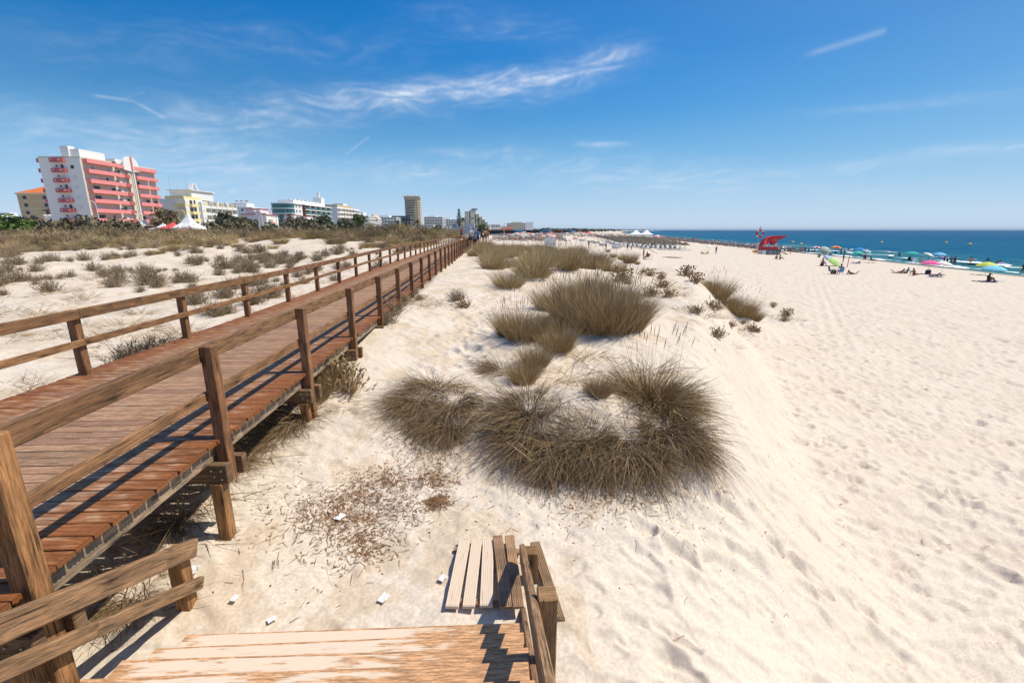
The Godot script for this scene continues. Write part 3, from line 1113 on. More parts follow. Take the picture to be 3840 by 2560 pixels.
# blades of one tussock; facing > 0 crowds them towards +z, the way they hang
func tuft(n: int, radius: float, l0: float, l1: float, lean0: float, lean1: float, droop: float, facing: float, w: float, pal: Array, wind := Vector3.ZERO) -> MB:
	var mb := MB.new()
	for k in n:
		var az := rng.randf() * TAU
		if rng.randf() < facing:
			az = PI * 0.5 + rng.randfn(0.0, 0.7)
		var rr := sqrt(rng.randf()) * radius
		var a2 := az + rng.randfn(0.0, 0.5)
		var p := Vector3(cos(a2) * rr, -0.03, sin(a2) * rr)
		var lean := lerpf(lean0, lean1, clampf(rr / radius * 0.6 + rng.randf() * 0.5, 0.0, 1.0))
		az += rng.randfn(0.0, 0.35)
		var dir := (Vector3(cos(az) * sin(lean), cos(lean), sin(az) * sin(lean)) + wind * rng.randf()).normalized()
		var side := dir.cross(Vector3(rng.randfn(), rng.randfn(), rng.randfn())).normalized()
		mb.col = shade_of(pal[0], pal[1], pal[2])
		mb.blade(p, dir, side, rng.randf_range(l0, l1) * (0.75 + 0.25 * rng.randf()), w * rng.randf_range(0.7, 1.3), droop * rng.randf_range(0.4, 1.5), 3, Vector3(rng.randfn(), 0, rng.randfn()) * 0.08)
	return mb


func heads(n: int, radius: float, l0: float, l1: float, lean: float) -> MB:
	var mb := MB.new()
	for k in n:
		var az := rng.randf() * TAU
		var rr := sqrt(rng.randf()) * radius
		var le := rng.randf() * lean
		var p := Vector3(cos(az) * rr, 0, sin(az) * rr)
		var dir := Vector3(cos(az) * sin(le), cos(le), sin(az) * sin(le))
		var l := rng.randf_range(l0, l1)
		mb.col = shade_of(STRAW, ASHEN, OLIVE)
		mb.blade(p, dir, dir.cross(Vector3(rng.randfn(), 0.1, rng.randfn())).normalized(), l, 0.005, 0.06, 2)
		mb.col = shade_of(ASHEN, Color(0.26, 0.2, 0.12), UMBER)
		var tip := p + dir * l * 0.99 - Vector3(0, 0.06 * l, 0)
		mb.tube([tip - dir * 0.03, tip + dir * 0.05, tip + dir * 0.13], [0.002, 0.0055, 0.001], 4, false)
	return mb


# low twiggy dune shrub
func twigs(n: int, size: float, flat: float, pal: Array, leaf := 0.02) -> MB:
	var mb := MB.new()
	for k in n:
		var az := rng.randf() * TAU
		var le := rng.randf_range(0.15, 1.45)
		var dir := Vector3(cos(az) * sin(le), cos(le) * flat + 0.08, sin(az) * sin(le)).normalized()
		var p := Vector3(rng.randfn() * size * 0.22, -0.02, rng.randfn() * size * 0.22)
		var l := size * rng.randf_range(0.5, 1.05)
		mb.col = shade_of(pal[0], pal[1], pal[2])
		mb.blade(p, dir, dir.cross(Vector3(rng.randfn(), rng.randfn(), rng.randfn())).normalized(), l, 0.009, -0.12, 2)
		for q in 5:
			var s := rng.randf_range(0.3, 1.0)
			var d2 := (dir + Vector3(rng.randfn(), rng.randf_range(-0.1, 0.9), rng.randfn()) * 0.75).normalized()
			mb.col = shade_of(pal[0], pal[1], pal[2])
			mb.blade(p + dir * l * s + Vector3(0, 0.12 * l * s * s, 0), d2, d2.cross(Vector3(rng.randfn(), rng.randfn(), rng.randfn())).normalized(), l * rng.randf_range(0.14, 0.34), leaf * rng.randf_range(0.6, 1.5), -0.1, 1)
	return mb


func plant(called: String, mesh_blades: Mesh, label: String, category: String, group: String, p: Vector3, turn: float, scl: float, mesh_heads: Mesh = null, stretch := 1.0, up := Vector3.UP) -> Node3D:
	var o := Node3D.new()
	o.name = numbered(called)
	add_child(o)
	var bs := Basis(Vector3.UP, turn)
	if up != Vector3.UP:
		bs = Basis(Quaternion(Vector3.UP, up.normalized())) * bs
	o.transform = Transform3D(bs.scaled(Vector3(scl, scl * stretch, scl)), p)
	tag(o, label, category, group)
	part("leaf_blades" if category == "grass" else "twigs", mesh_blades, M.dry_plant, o)
	if mesh_heads:
		tag(part("seed_heads" if category == "grass" else "flower_heads", mesh_heads, M.dry_plant, o), "", "", "", "stuff")
	return o


var G := {}


func slope_at(x: float, d: float) -> Vector3:
	var e := 0.25
	return Vector3(ground(x - e, d) - ground(x + e, d), 2.0 * e, -(ground(x, d - e) - ground(x, d + e))).normalized()


func make_plants() -> void:
	var dp := mat("dry_plant", Color(1, 1, 1), 0.85)
	dp.metallic_specular = 0.25
	dp.backlight_enabled = true
	dp.backlight = Color(0.10, 0.085, 0.05)
	var pal := [OLIVE, STRAW, UMBER]
	var dark := [OLIVE, UMBER, ASHEN]
	var pale := [STRAW, OLIVE, Color(0.50, 0.42, 0.25)]
	for k in 3:
		G["up%d" % k] = tuft(1250, 0.34, 0.35, 1.15, 0.0, 0.75, 0.10, 0.0, 0.0062, pal).mesh()
		G["pale%d" % k] = tuft(1100, 0.42, 0.35, 1.1, 0.02, 0.85, 0.16, 0.0, 0.0075, pale).mesh()
		G["hang%d" % k] = tuft(800, 0.34, 0.3, 1.1, 0.4, 1.5, 0.5, 0.6, 0.0062, dark, Vector3(-0.25, 0, 0)).mesh()
		G["wisp%d" % k] = tuft(70, 0.28, 0.25, 0.55, 0.6, 1.5, 0.12, 0.0, 0.006, [STRAW, OLIVE, UMBER], Vector3(0.7, 0, 0.35)).mesh()
		G["heads%d" % k] = heads(22, 0.36, 0.75, 1.2, 0.4).mesh()
		G["shrub%d" % k] = twigs(150, 0.42, 0.9, [Color(0.25, 0.19, 0.12), Color(0.36, 0.285, 0.195), Color(0.15, 0.11, 0.07)], 0.012).mesh()
		G["scrub%d" % k] = twigs(150, 0.8, 1.0, [Color(0.29, 0.21, 0.125), Color(0.42, 0.325, 0.21), Color(0.21, 0.165, 0.09)], 0.022).mesh()
		G["herb%d" % k] = twigs(60, 0.32, 1.0, [Color(0.34, 0.23, 0.12), Color(0.46, 0.34, 0.2), Color(0.2, 0.13, 0.07)], 0.03).mesh()
	G["fan"] = tuft(3600, 0.36, 0.4, 0.95, 0.0, 1.5, 0.26, 0.2, 0.0062, pal).mesh()
	G["fan1"] = tuft(1500, 0.38, 0.3, 1.05, 0.1, 1.5, 0.35, 0.4, 0.0062, dark, Vector3(-0.15, 0, 0.1)).mesh()
	G["silver"] = twigs(80, 0.4, 0.8, [Color(0.33, 0.36, 0.28), Color(0.42, 0.44, 0.36), Color(0.2, 0.21, 0.15)], 0.05).mesh()
	var holly := MB.new()
	for k in 60:
		var a := rng.randf() * TAU
		var rr := sqrt(rng.randf()) * 0.3
		var p := Vector3(cos(a) * rr, rng.randf_range(0.12, 0.42) * (1.1 - rr), sin(a) * rr)
		holly.col = shade_of(Color(0.30, 0.19, 0.09), Color(0.16, 0.09, 0.05), Color(0.38, 0.27, 0.15))
		holly.lathe(p, [Vector2(0.0, -0.02), Vector2(0.028, 0.0), Vector2(0.02, 0.022), Vector2(0.0, 0.03)], 6)
	G["holly"] = holly.mesh()
	# --- tussocks picked out one by one: pixel of the foot, kind, scale, turn, label
	var front := "trampled grass tussocks on the mound behind the plank mat"
	var rows := [
		[2440, 1500, "fan", 1.15, 0.3, "broad bristling marram tussock crowning the sandy mound"],
		[2500, 1590, "fan1", 0.95, 0.5, "marram tussock spilling over the seaward end of the sandy mound"],
		[2340, 1630, "hang1", 1.0, 0.1, "dark marram blades hanging down the face of the sandy mound"],
		[2210, 1640, "fan1", 0.72, -0.2, "splayed marram tussock in the middle of the mound's front edge"],
		[2120, 1660, "hang0", 0.95, -0.3, "dark marram blades hanging down the face of the sandy mound"],
		[2000, 1600, "hang2", 1.05, -0.8, "dark marram blades hanging down the face of the sandy mound"],
		[1975, 1530, "fan1", 0.8, -0.9, "grizzled marram tussock at the boardwalk end of the sandy mound"],
		[2260, 1720, "hang2", 0.7, -0.1, "dark marram blades hanging down the face of the sandy mound"],
		[2420, 1700, "hang0", 0.8, 0.3, "dark marram blades hanging down the face of the sandy mound"],
		[2560, 1660, "hang1", 0.8, 0.9, "dark marram blades hanging down the face of the sandy mound"],
		[2050, 1710, "hang1", 0.75, -0.3, "dark marram blades hanging down the face of the sandy mound"],
		[1960, 1430, "up1", 0.55, 0.4, "small upright tuft on the shoulder of the sandy mound"],
		[1890, 1380, "hang1", 0.85, -1.5, "marram tuft with blades swept flat towards the boardwalk"],
		[2120, 1480, "wisp0", 1.2, 0.0, "thin dry stalks on the bare top of the mound"],
		[2240, 1480, "up2", 0.4, 0.0, "small upright tuft on the bare top of the mound"],
		[1640, 1450, "hang0", 0.9, -1.1, "matted marram clump arching over a low sand hump"],
		[1570, 1490, "hang1", 0.9, -0.7, "matted marram clump arching over a low sand hump"],
		[1700, 1500, "hang2", 0.8, 0.4, "matted marram clump arching over a low sand hump"],
		[1690, 1590, "hang0", 0.7, 0.1, "matted marram clump arching over a low sand hump"],
		[1620, 1560, "hang2", 0.75, -0.4, "matted marram clump arching over a low sand hump"],
	]
	for q in rows:
		var p := hit(q[0], q[1])
		var h: Mesh = G["heads1"] if q[2] == "fan" else null
		plant("marram_tussock", G[q[2]], q[5], "grass", front, p, q[4], q[3] * 0.9, h, 1.0, slope_at(p.x, -p.z).lerp(Vector3.UP, 0.4))
	var back := "tall upright tussocks on the crest between mound and ridge"
	for q in [[2210, 1235, 1.1], [2130, 1190, 1.0], [2290, 1240, 1.15], [2350, 1230, 1.0], [2060, 1160, 0.85], [2180, 1150, 1.1], [2270, 1170, 1.1], [2230, 1110, 1.0], [2330, 1150, 0.95], [2120, 1120, 0.8], [1960, 1270, 0.85], [1915, 1255, 0.7], [2090, 1310, 0.75], [2010, 1370, 0.55], [2070, 1240, 0.6], [2380, 1195, 0.8]]:
		var k := rng.randi() % 3
		var p := hit(q[0], q[1])
		plant("upright_tussock", G["up%d" % k], "tall upright marram tussock with seed heads behind the sandy mound", "grass", back, p, rng.randf() * TAU, q[2] * 0.98, G["heads%d" % k])
	for q in [[2180, 1330], [2120, 1400], [2280, 1370], [2400, 1400], [2060, 1420], [1880, 1500], [1900, 1600], [2450, 1380]]:
		var p := hit(q[0], q[1])
		plant("dead_stalks", G["wisp%d" % (rng.randi() % 3)], "tangle of dead grey stalks in the hollow of the grassy mound", "grass", "dead stalks among the tussocks", p, rng.randf() * TAU, 1.3)
	var ridge := "pale tussocks on the ridge beside the boardwalk"
	for k in 92:
		var d := 14.0 + 50.0 * pow(rng.randf(), 1.1)
		var x := rng.randf_range(edge_r(d) + 0.5, minf(pw(RIM_D, RIM_X, d) + 0.6, 4.0 + d * 0.06))
		if n_big.get_noise_2d(x * 0.5 + 80.0, d * 0.35) < -0.1 and d < 34.0 or (d < 17.5 and x > 0.3):
			continue
		plant("ridge_tussock", G["pale%d" % (rng.randi() % 3)], "pale straw marram tussock on the ridge beside the boardwalk posts", "grass", ridge, on(x, d), rng.randf() * TAU, rng.randf_range(0.85, 1.35), G["heads%d" % (rng.randi() % 3)] if k % 3 == 0 else null)
	var p0 := hit(2000, 1035)
	plant("round_tussock", G["pale1"], "round domed straw tussock standing apart on bare sand of the ridge", "grass", "", p0, 0.4, 1.35, G["heads0"])
	for q in [[2090, 1000], [2130, 1010], [2150, 985], [2110, 975]]:
		plant("dark_tussock", G["up%d" % (rng.randi() % 3)], "dark olive tussock on the ridge beside the round straw tussock", "grass", "dark tussocks on the ridge", hit(q[0], q[1]), rng.randf() * TAU, 1.1, G["heads2"])
	for q in [[2300, 965, 1.0], [2330, 975, 1.1], [2360, 985, 0.9], [2280, 945, 0.9]]:
		plant("rim_tussock", G["up%d" % (rng.randi() % 3)], "olive tussock on the rim of the ridge facing the sunshades", "grass", "tussocks on the rim facing the sunshades", hit(q[0], q[1]), rng.randf() * TAU, q[2] * 1.1)
	for q in [[2690, 1085, 1.15], [2740, 1080, 0.95], [2790, 1095, 1.1], [2720, 1105, 0.9], [2660, 1095, 0.8], [2840, 1120, 0.7], [2810, 1130, 0.7]]:
		var ds := 20.6 + rng.randf() * 1.8
		plant("seaward_tussock", G["up%d" % (rng.randi() % 3)], "tall tussock on the seaward shoulder of the dune", "grass", "tussocks on the seaward shoulder", on((q[0] - 1920.0) / FOCAL * (ds * 0.971 + 0.7), ds), rng.randf() * TAU, q[2] * 1.15, G["heads%d" % (rng.randi() % 3)])
	for q in [[2335, 1055, 1.3], [2575, 1035, 1.2], [2610, 1060, 1.0], [2660, 1068, 0.8], [2950, 1185, 1.2], [2900, 1150, 0.8], [2750, 1150, 0.9], [2800, 1165, 0.9], [2230, 1010, 1.0], [2440, 1035, 0.8], [2480, 1045, 0.7]]:
		plant("sea_holly", G["herb%d" % (rng.randi() % 3)], "withered brown sea holly on the seaward slope of the dune", "plant", "withered sea holly plants", hit(q[0], q[1]), rng.randf() * TAU, q[2], G["holly"])
	plant("silver_shrub", G["silver"], "silvery green low shrub on the ridge among dry herbs", "plant", "", hit(2215, 990), 0.3, 1.1)
	# dry herbs spread over the dune
	for k in 46:
		var q: Array = [[2420, 1060], [2650, 1170], [2800, 1230], [2900, 1210], [2700, 1150], [2550, 1090], [2360, 1010], [1560, 1130], [1700, 1130], [2760, 1270]][k % 10]
		var p := hit(q[0] + rng.randfn() * 45.0, q[1] + rng.randfn() * 18.0)
		plant("dry_herb", G["wisp%d" % (k % 3)] if k % 3 else G["herb%d" % (k % 2)], "small dry herb withering on the sand of the ridge", "plant", "small dry herbs on the ridge", p, rng.randf() * TAU, rng.randf_range(0.6, 1.1))
	plant("thorn_cushion", G["shrub1"], "low thorny cushion lying on bare sand beside the boardwalk", "plant", "", hit(1715, 1125), 0.0, 0.8)
	for q in [[1470, 1185, 0.9], [1500, 1150, 1.0], [1540, 1110, 0.8], [1450, 1215, 0.7]]:
		plant("leafy_shrub", G["shrub%d" % (rng.randi() % 3)], "leafy grey shrub crowding the seaward edge of the deck", "plant", "leafy shrubs against the deck", hit(q[0], q[1]), rng.randf() * TAU, q[2])
	for q in [[1215, 1450, "up0", 0.55], [1260, 1440, "herb0", 1.1], [1300, 1420, "herb1", 1.0], [1180, 1500, "up2", 0.45], [1130, 1560, "hang0", 0.75], [1080, 1590, "hang1", 0.7], [1010, 1640, "hang2", 0.6], [1310, 1470, "herb2", 0.9], [1240, 1510, "wisp1", 1.0]]:
		plant("deck_side_tuft", G[q[2]], "dry tuft growing at the foot of the boardwalk piles", "grass", "dry tufts along the foot of the boardwalk", hit(q[0], q[1]), -0.9, q[3])
	for k in 12:
		var d := 2.7 + 0.2 * k
		plant("shaded_tuft", G["hang%d" % (k % 3)] if k % 4 == 1 else G["wisp%d" % (k % 3)], "dry grass straggling out of the shade beneath the deck", "grass", "dry grass beneath the deck", on(edge_r(d) - 0.35 - 0.3 * rng.randf(), d), 0.6, 0.5 if k % 4 == 1 else 1.2)
	# --- landward side: low shrubs one can count, wisps between them
	var shrubs := []
	for q in [[60, 40], [290, 35], [740, 30], [850, 80], [1200, 120], [1150, 60], [1260, 140], [1480, 125], [960, 45], [1570, 280], [1800, 240], [1860, 170], [1990, 30], [1900, 50], [2120, 240], [2180, 225], [2030, 300], [1700, 380], [1830, 375]]:
		shrubs.append(Vector2(q[0] / 2.138, 1000 + q[1] / 2.138))
	for q in [[550, 185], [520, 190], [330, 310], [440, 330], [500, 335], [240, 355], [600, 240], [440, 195], [250, 158], [180, 143], [60, 190], [480, 250], [820, 245], [1020, 215], [1110, 205], [1110, 310], [890, 345], [560, 515], [620, 520], [280, 525], [490, 570], [230, 655], [330, 460], [820, 370], [60, 570], [100, 250], [40, 270], [680, 270], [760, 290], [380, 260], [960, 250], [720, 215], [1180, 300]]:
		shrubs.append(Vector2(700 + q[0] / 1.96, 850 + q[1] / 1.96))
	var nth := 0
	for q in shrubs:
		var p := hit(q.x, q.y)
		if p.x > edge_l(-p.z) - 0.15:
			p.x = edge_l(-p.z) - 0.3
		plant("low_shrub", G["shrub%d" % (nth % 3)], "low grey brown shrub on pale sand behind the landward rail", "shrub", "low shrubs on the landward sand", p, rng.randf() * TAU, rng.randf_range(0.55, 0.95) * (1.0 + 0.02 * -p.z))
		nth += 1
	for q in [[980, 755], [1030, 735], [910, 790], [860, 800], [1080, 710]]:
		var p := hit(q[0] / 2.138, 1000 + q[1] / 2.138)
		p.x = edge_l(-p.z) - 0.18
		plant("deck_edge_shrub", G["shrub%d" % (nth % 3)], "dark shrub pressing against the landward edge of the deck", "shrub", "dark shrubs against the landward deck edge", on(p.x, -p.z), rng.randf() * TAU, 0.8)
		nth += 1
	for k in 230:
		var d := rng.randf_range(14.0, 42.0)
		var x := edge_l(d) - 0.8 - rng.randf() * (d * 1.05 - 4.0)
		if n_big.get_noise_2d(x * 0.4 + 7.0, d * 0.4) < -0.12:
			continue
		plant("low_shrub", G["shrub%d" % (k % 3)], "low grey brown shrub on pale sand behind the landward rail", "shrub", "low shrubs on the landward sand", on(x, d), rng.randf() * TAU, 0.4 + 1.1 * pow(rng.randf(), 1.6))
	for k in 130:
		var d := rng.randf_range(4.5, 24.0)
		var x := edge_l(d) - 0.3 - rng.randf() * (d * 1.05 - 3.0)
		plant("straw_wisp", G["wisp%d" % (k % 3)], "thin dry straw bent over the sand behind the landward rail", "grass", "straw wisps on the landward sand", on(x, d), rng.randf_range(-0.5, 0.5), rng.randf_range(0.6, 1.3))
	# --- the scrub belt, too dense to count
	for kind in ["scrub0", "scrub1", "scrub2", "shrub0", "pale0", "pale1"]:
		var list := []
		var want := 620 if kind.begins_with("scrub") else 380
		for k in want * 3:
			if list.size() >= want:
				break
			var d := 33.0 + 95.0 * pow(rng.randf(), 1.25)
			var x := edge_l(d) - 1.5 - rng.randf() * (d * 1.12 - 4.0)
			var dens := n_big.get_noise_2d(x * 0.16 + 30.0, d * 0.16) + smoothstep(36.0, 62.0, d) * 0.55 - 0.22
			if kind.begins_with("pale"):
				dens = -absf(d - 58.0) / 40.0 + n_big.get_noise_2d(x * 0.2, d * 0.2) + 0.35
			if dens < rng.randf() * 0.45:
				continue
			var s := (0.55 + 1.1 * pow(rng.randf(), 2.2)) * (0.7 + 0.75 * smoothstep(36.0, 75.0, d))
			if kind.begins_with("pale"):
				s *= 0.85
			if kind == "shrub0":
				s *= 1.5
			list.append(Transform3D(Basis(Vector3.UP, rng.randf() * TAU).scaled(Vector3(s * 1.25, s * rng.randf_range(0.8, 1.1), s * 1.25)), on(x, d)))
		var mm := MultiMesh.new()
		mm.transform_format = MultiMesh.TRANSFORM_3D
		mm.use_colors = true
		mm.mesh = G[kind]
		mm.instance_count = list.size()
		for k in list.size():
			mm.set_instance_transform(k, list[k])
			var l := rng.randf_range(0.45, 1.25) * (0.72 + 0.7 * clampf(n_big.get_noise_2d(list[k].origin.x * 0.12, list[k].origin.z * 0.12) + 0.5, 0.0, 1.0))
			mm.set_instance_color(k, Color(l, l * rng.randf_range(0.93, 1.06), l * rng.randf_range(0.85, 1.05)))
		var mi := MultiMeshInstance3D.new()
		mi.name = numbered("dune_scrub")
		mi.multimesh = mm
		mi.material_override = M.dry_plant
		add_child(mi)
		tag(mi, "dense brown scrub and dry grass covering the landward dunes" if kind[0] == "s" else "pale dry grass standing among the landward scrub", "scrub", "", "stuff")


# dry stems, roots and crumbs washed together on the sand
func make_litter() -> void:
	var mb := MB.new()
	var lit := [[1330, 1960, 0.26, 520], [1250, 1900, 0.2, 260], [1400, 1840, 0.2, 240], [1480, 1790, 0.16, 160], [1640, 1880, 0.06, 260], [1630, 1800, 0.12, 200], [1350, 2060, 0.14, 120], [1540, 1900, 0.12, 60], [1620, 1700, 0.2, 160], [1560, 1640, 0.22, 140], [2150, 1830, 0.3, 200], [2300, 1810, 0.25, 160], [2480, 1860, 0.3, 110], [1000, 1900, 0.4, 60], [1120, 2020, 0.4, 40], [1850, 2000, 0.5, 30], [2700, 1950, 0.8, 40], [3000, 1800, 1.2, 40]]
	for q in lit:
		var c := hit(q[0], q[1])
		for k in q[3] * 2:
			var x: float = c.x + rng.randfn() * q[2]
			var d: float = -c.z + rng.randfn() * q[2] * 0.8
			var y := ground(x, d) + relief(x, d, 0.0) + 0.006
			var a := rng.randf() * TAU
			var dir := Vector3(cos(a), rng.randf_range(-0.1, 0.35), sin(a)).normalized()
			mb.col = shade_of(Color(0.27, 0.135, 0.06), Color(0.15, 0.08, 0.04), Color(0.36, 0.22, 0.115))
			var thin := rng.randf() < 0.7
			mb.blade(Vector3(x, y, -d), dir, dir.cross(Vector3.UP).normalized(), rng.randf_range(0.03, 0.16) if thin else rng.randf_range(0.01, 0.035), 0.005 if thin else 0.013, 0.3, 2, Vector3(rng.randfn(), 0, rng.randfn()) * 0.3)
	single("plant_litter", mb.mesh(), M.dry_plant, "brown litter of dead stems and rootlets strewn on the sand", "litter", Vector3.ZERO, 0.0, "", "stuff")
	# crumpled paper, a tissue, shells
	var paper := mat("paper", Color(0.70, 0.70, 0.69), 0.9, null, false)
	var lab := ["crumpled white paper sheet lying on the brown plant litter", "torn white tissue caught in the grass under the deck", "small white paper scrap on trodden sand before the steps", "flattened white wrapper half sunk in sand between litter and plank mat", "white paper flake lying by the plank mat", "thin white scrap on the sand beside the stair post of the landward rail", "white tissue wad on the planks of the mat"]
	var spots := [[1275, 1945, 0.05], [500, 2025, 0.07], [880, 2250, 0.03], [1440, 2250, 0.042], [1660, 2175, 0.035], [1020, 2330, 0.03], [1885, 2175, 0.05]]
	for k in spots.size():
		var p := hit(spots[k][0], spots[k][1])
		var s: float = spots[k][2]
		if k == 1:
			p = on(-2.55, 3.05)
		var m := MB.new()
		var g := []
		for j in 5:
			for i in 6:
				g.append(Vector3((i - 2.5) * 0.4 * s + rng.randfn() * 0.04 * s, 0.012 + absf(rng.randfn()) * 0.13 * s, (j - 2) * 0.36 * s + rng.randfn() * 0.05 * s))
		for j in 4:
			for i in 5:
				var a: int = j * 6 + i
				m.tri(g[a], g[a + 6], g[a + 1])
				m.tri(g[a + 1], g[a + 6], g[a + 7])
		single("paper_scrap", m.mesh(), paper, lab[k], "litter", p + Vector3(0, 0.05 if k == 6 else 0.008, 0), rng.randf() * 2.0)


# ---------------------------------------------------------------- the town
var shapes := {}


func plain_box(s: Vector3) -> Mesh:
	var key := "%.2f %.2f %.2f" % [s.x, s.y, s.z]
	if not shapes.has(key):
		var mb := MB.new()
		mb.box(Vector3.ZERO, s)
		shapes[key] = mb.mesh()
	return shapes[key]


func bar(called: String, o: Vector3, s: Vector3, m: Material, parent: Node3D) -> MeshInstance3D:
	return part(called, plain_box(s), m, parent, o)


# a window set in a face: side "x" looks to +x, "z" towards the camera
func window(parent: Node3D, o: Vector3, side: String, w: float, h: float, frame: Material, pane: Material) -> void:
	var f: MeshInstance3D
	if side == "x":
		f = bar("window", o, Vector3(0.10, h, w), frame, parent)
		bar("pane", Vector3(0.035, 0, 0), Vector3(0.06, h - 0.16, w - 0.16), pane, f)
	else:
		f = bar("window", o, Vector3(w, h, 0.10), frame, parent)
		bar("pane", Vector3(0, 0, 0.035), Vector3(w - 0.16, h - 0.16, 0.06), pane, f)


# balcony on the +x face or the +z face, o at the middle of its slab where it meets the wall
func balcony(parent: Node3D, o: Vector3, side: String, w: float, out_: float, h: float, m: Material, slab: Material, round_ := 0.0) -> MeshInstance3D:
	var mb := MB.new()
	var pts := []
	var k := 8 if round_ > 0.0 else 1
	if round_ > 0.0:
		for i in k + 1:
			var s := -1.0 + 2.0 * i / k
			pts.append(Vector2(s * w * 0.5, out_ + round_ * (1.0 - s * s)))
	else:
		pts = [Vector2(-w * 0.5, out_), Vector2(w * 0.5, out_)]
	var ring: Array = [Vector2(-w * 0.5, 0.0)] + pts + [Vector2(w * 0.5, 0.0)]
	var place := func(q: Vector2, y: float) -> Vector3:
		return Vector3(q.y, y, -q.x) if side == "x" else Vector3(q.x, y, q.y)
	for i in ring.size() - 1:
		var a: Vector2 = ring[i]
		var b: Vector2 = ring[i + 1]
		mb.quad(place.call(a, -0.15), place.call(b, -0.15), place.call(b, h), place.call(a, h))
		var ia := a * 0.96
		var ib := b * 0.96
		mb.quad(place.call(b, 0.0) * 0.97, place.call(a, 0.0) * 0.97, place.call(ia, h), place.call(ib, h))
		mb.quad(place.call(a, h), place.call(b, h), place.call(ib, h), place.call(ia, h))
		mb.tri(place.call(Vector2.ZERO, -0.15), place.call(b, -0.15), place.call(a, -0.15))
		mb.tri(place.call(Vector2.ZERO, 0.02), place.call(a, 0.02), place.call(b, 0.02))
	var o2 := part("balcony", mb.mesh(), m, parent, o)
	return o2


func shade_bar(parent: Node3D, o: Vector3, side: String, w: float, h: float, m: Material) -> void:
	if side == "x":
		bar("railing", o, Vector3(0.05, h, w), m, parent)
	else:
		bar("railing", o, Vector3(w, h, 0.05), m, parent)


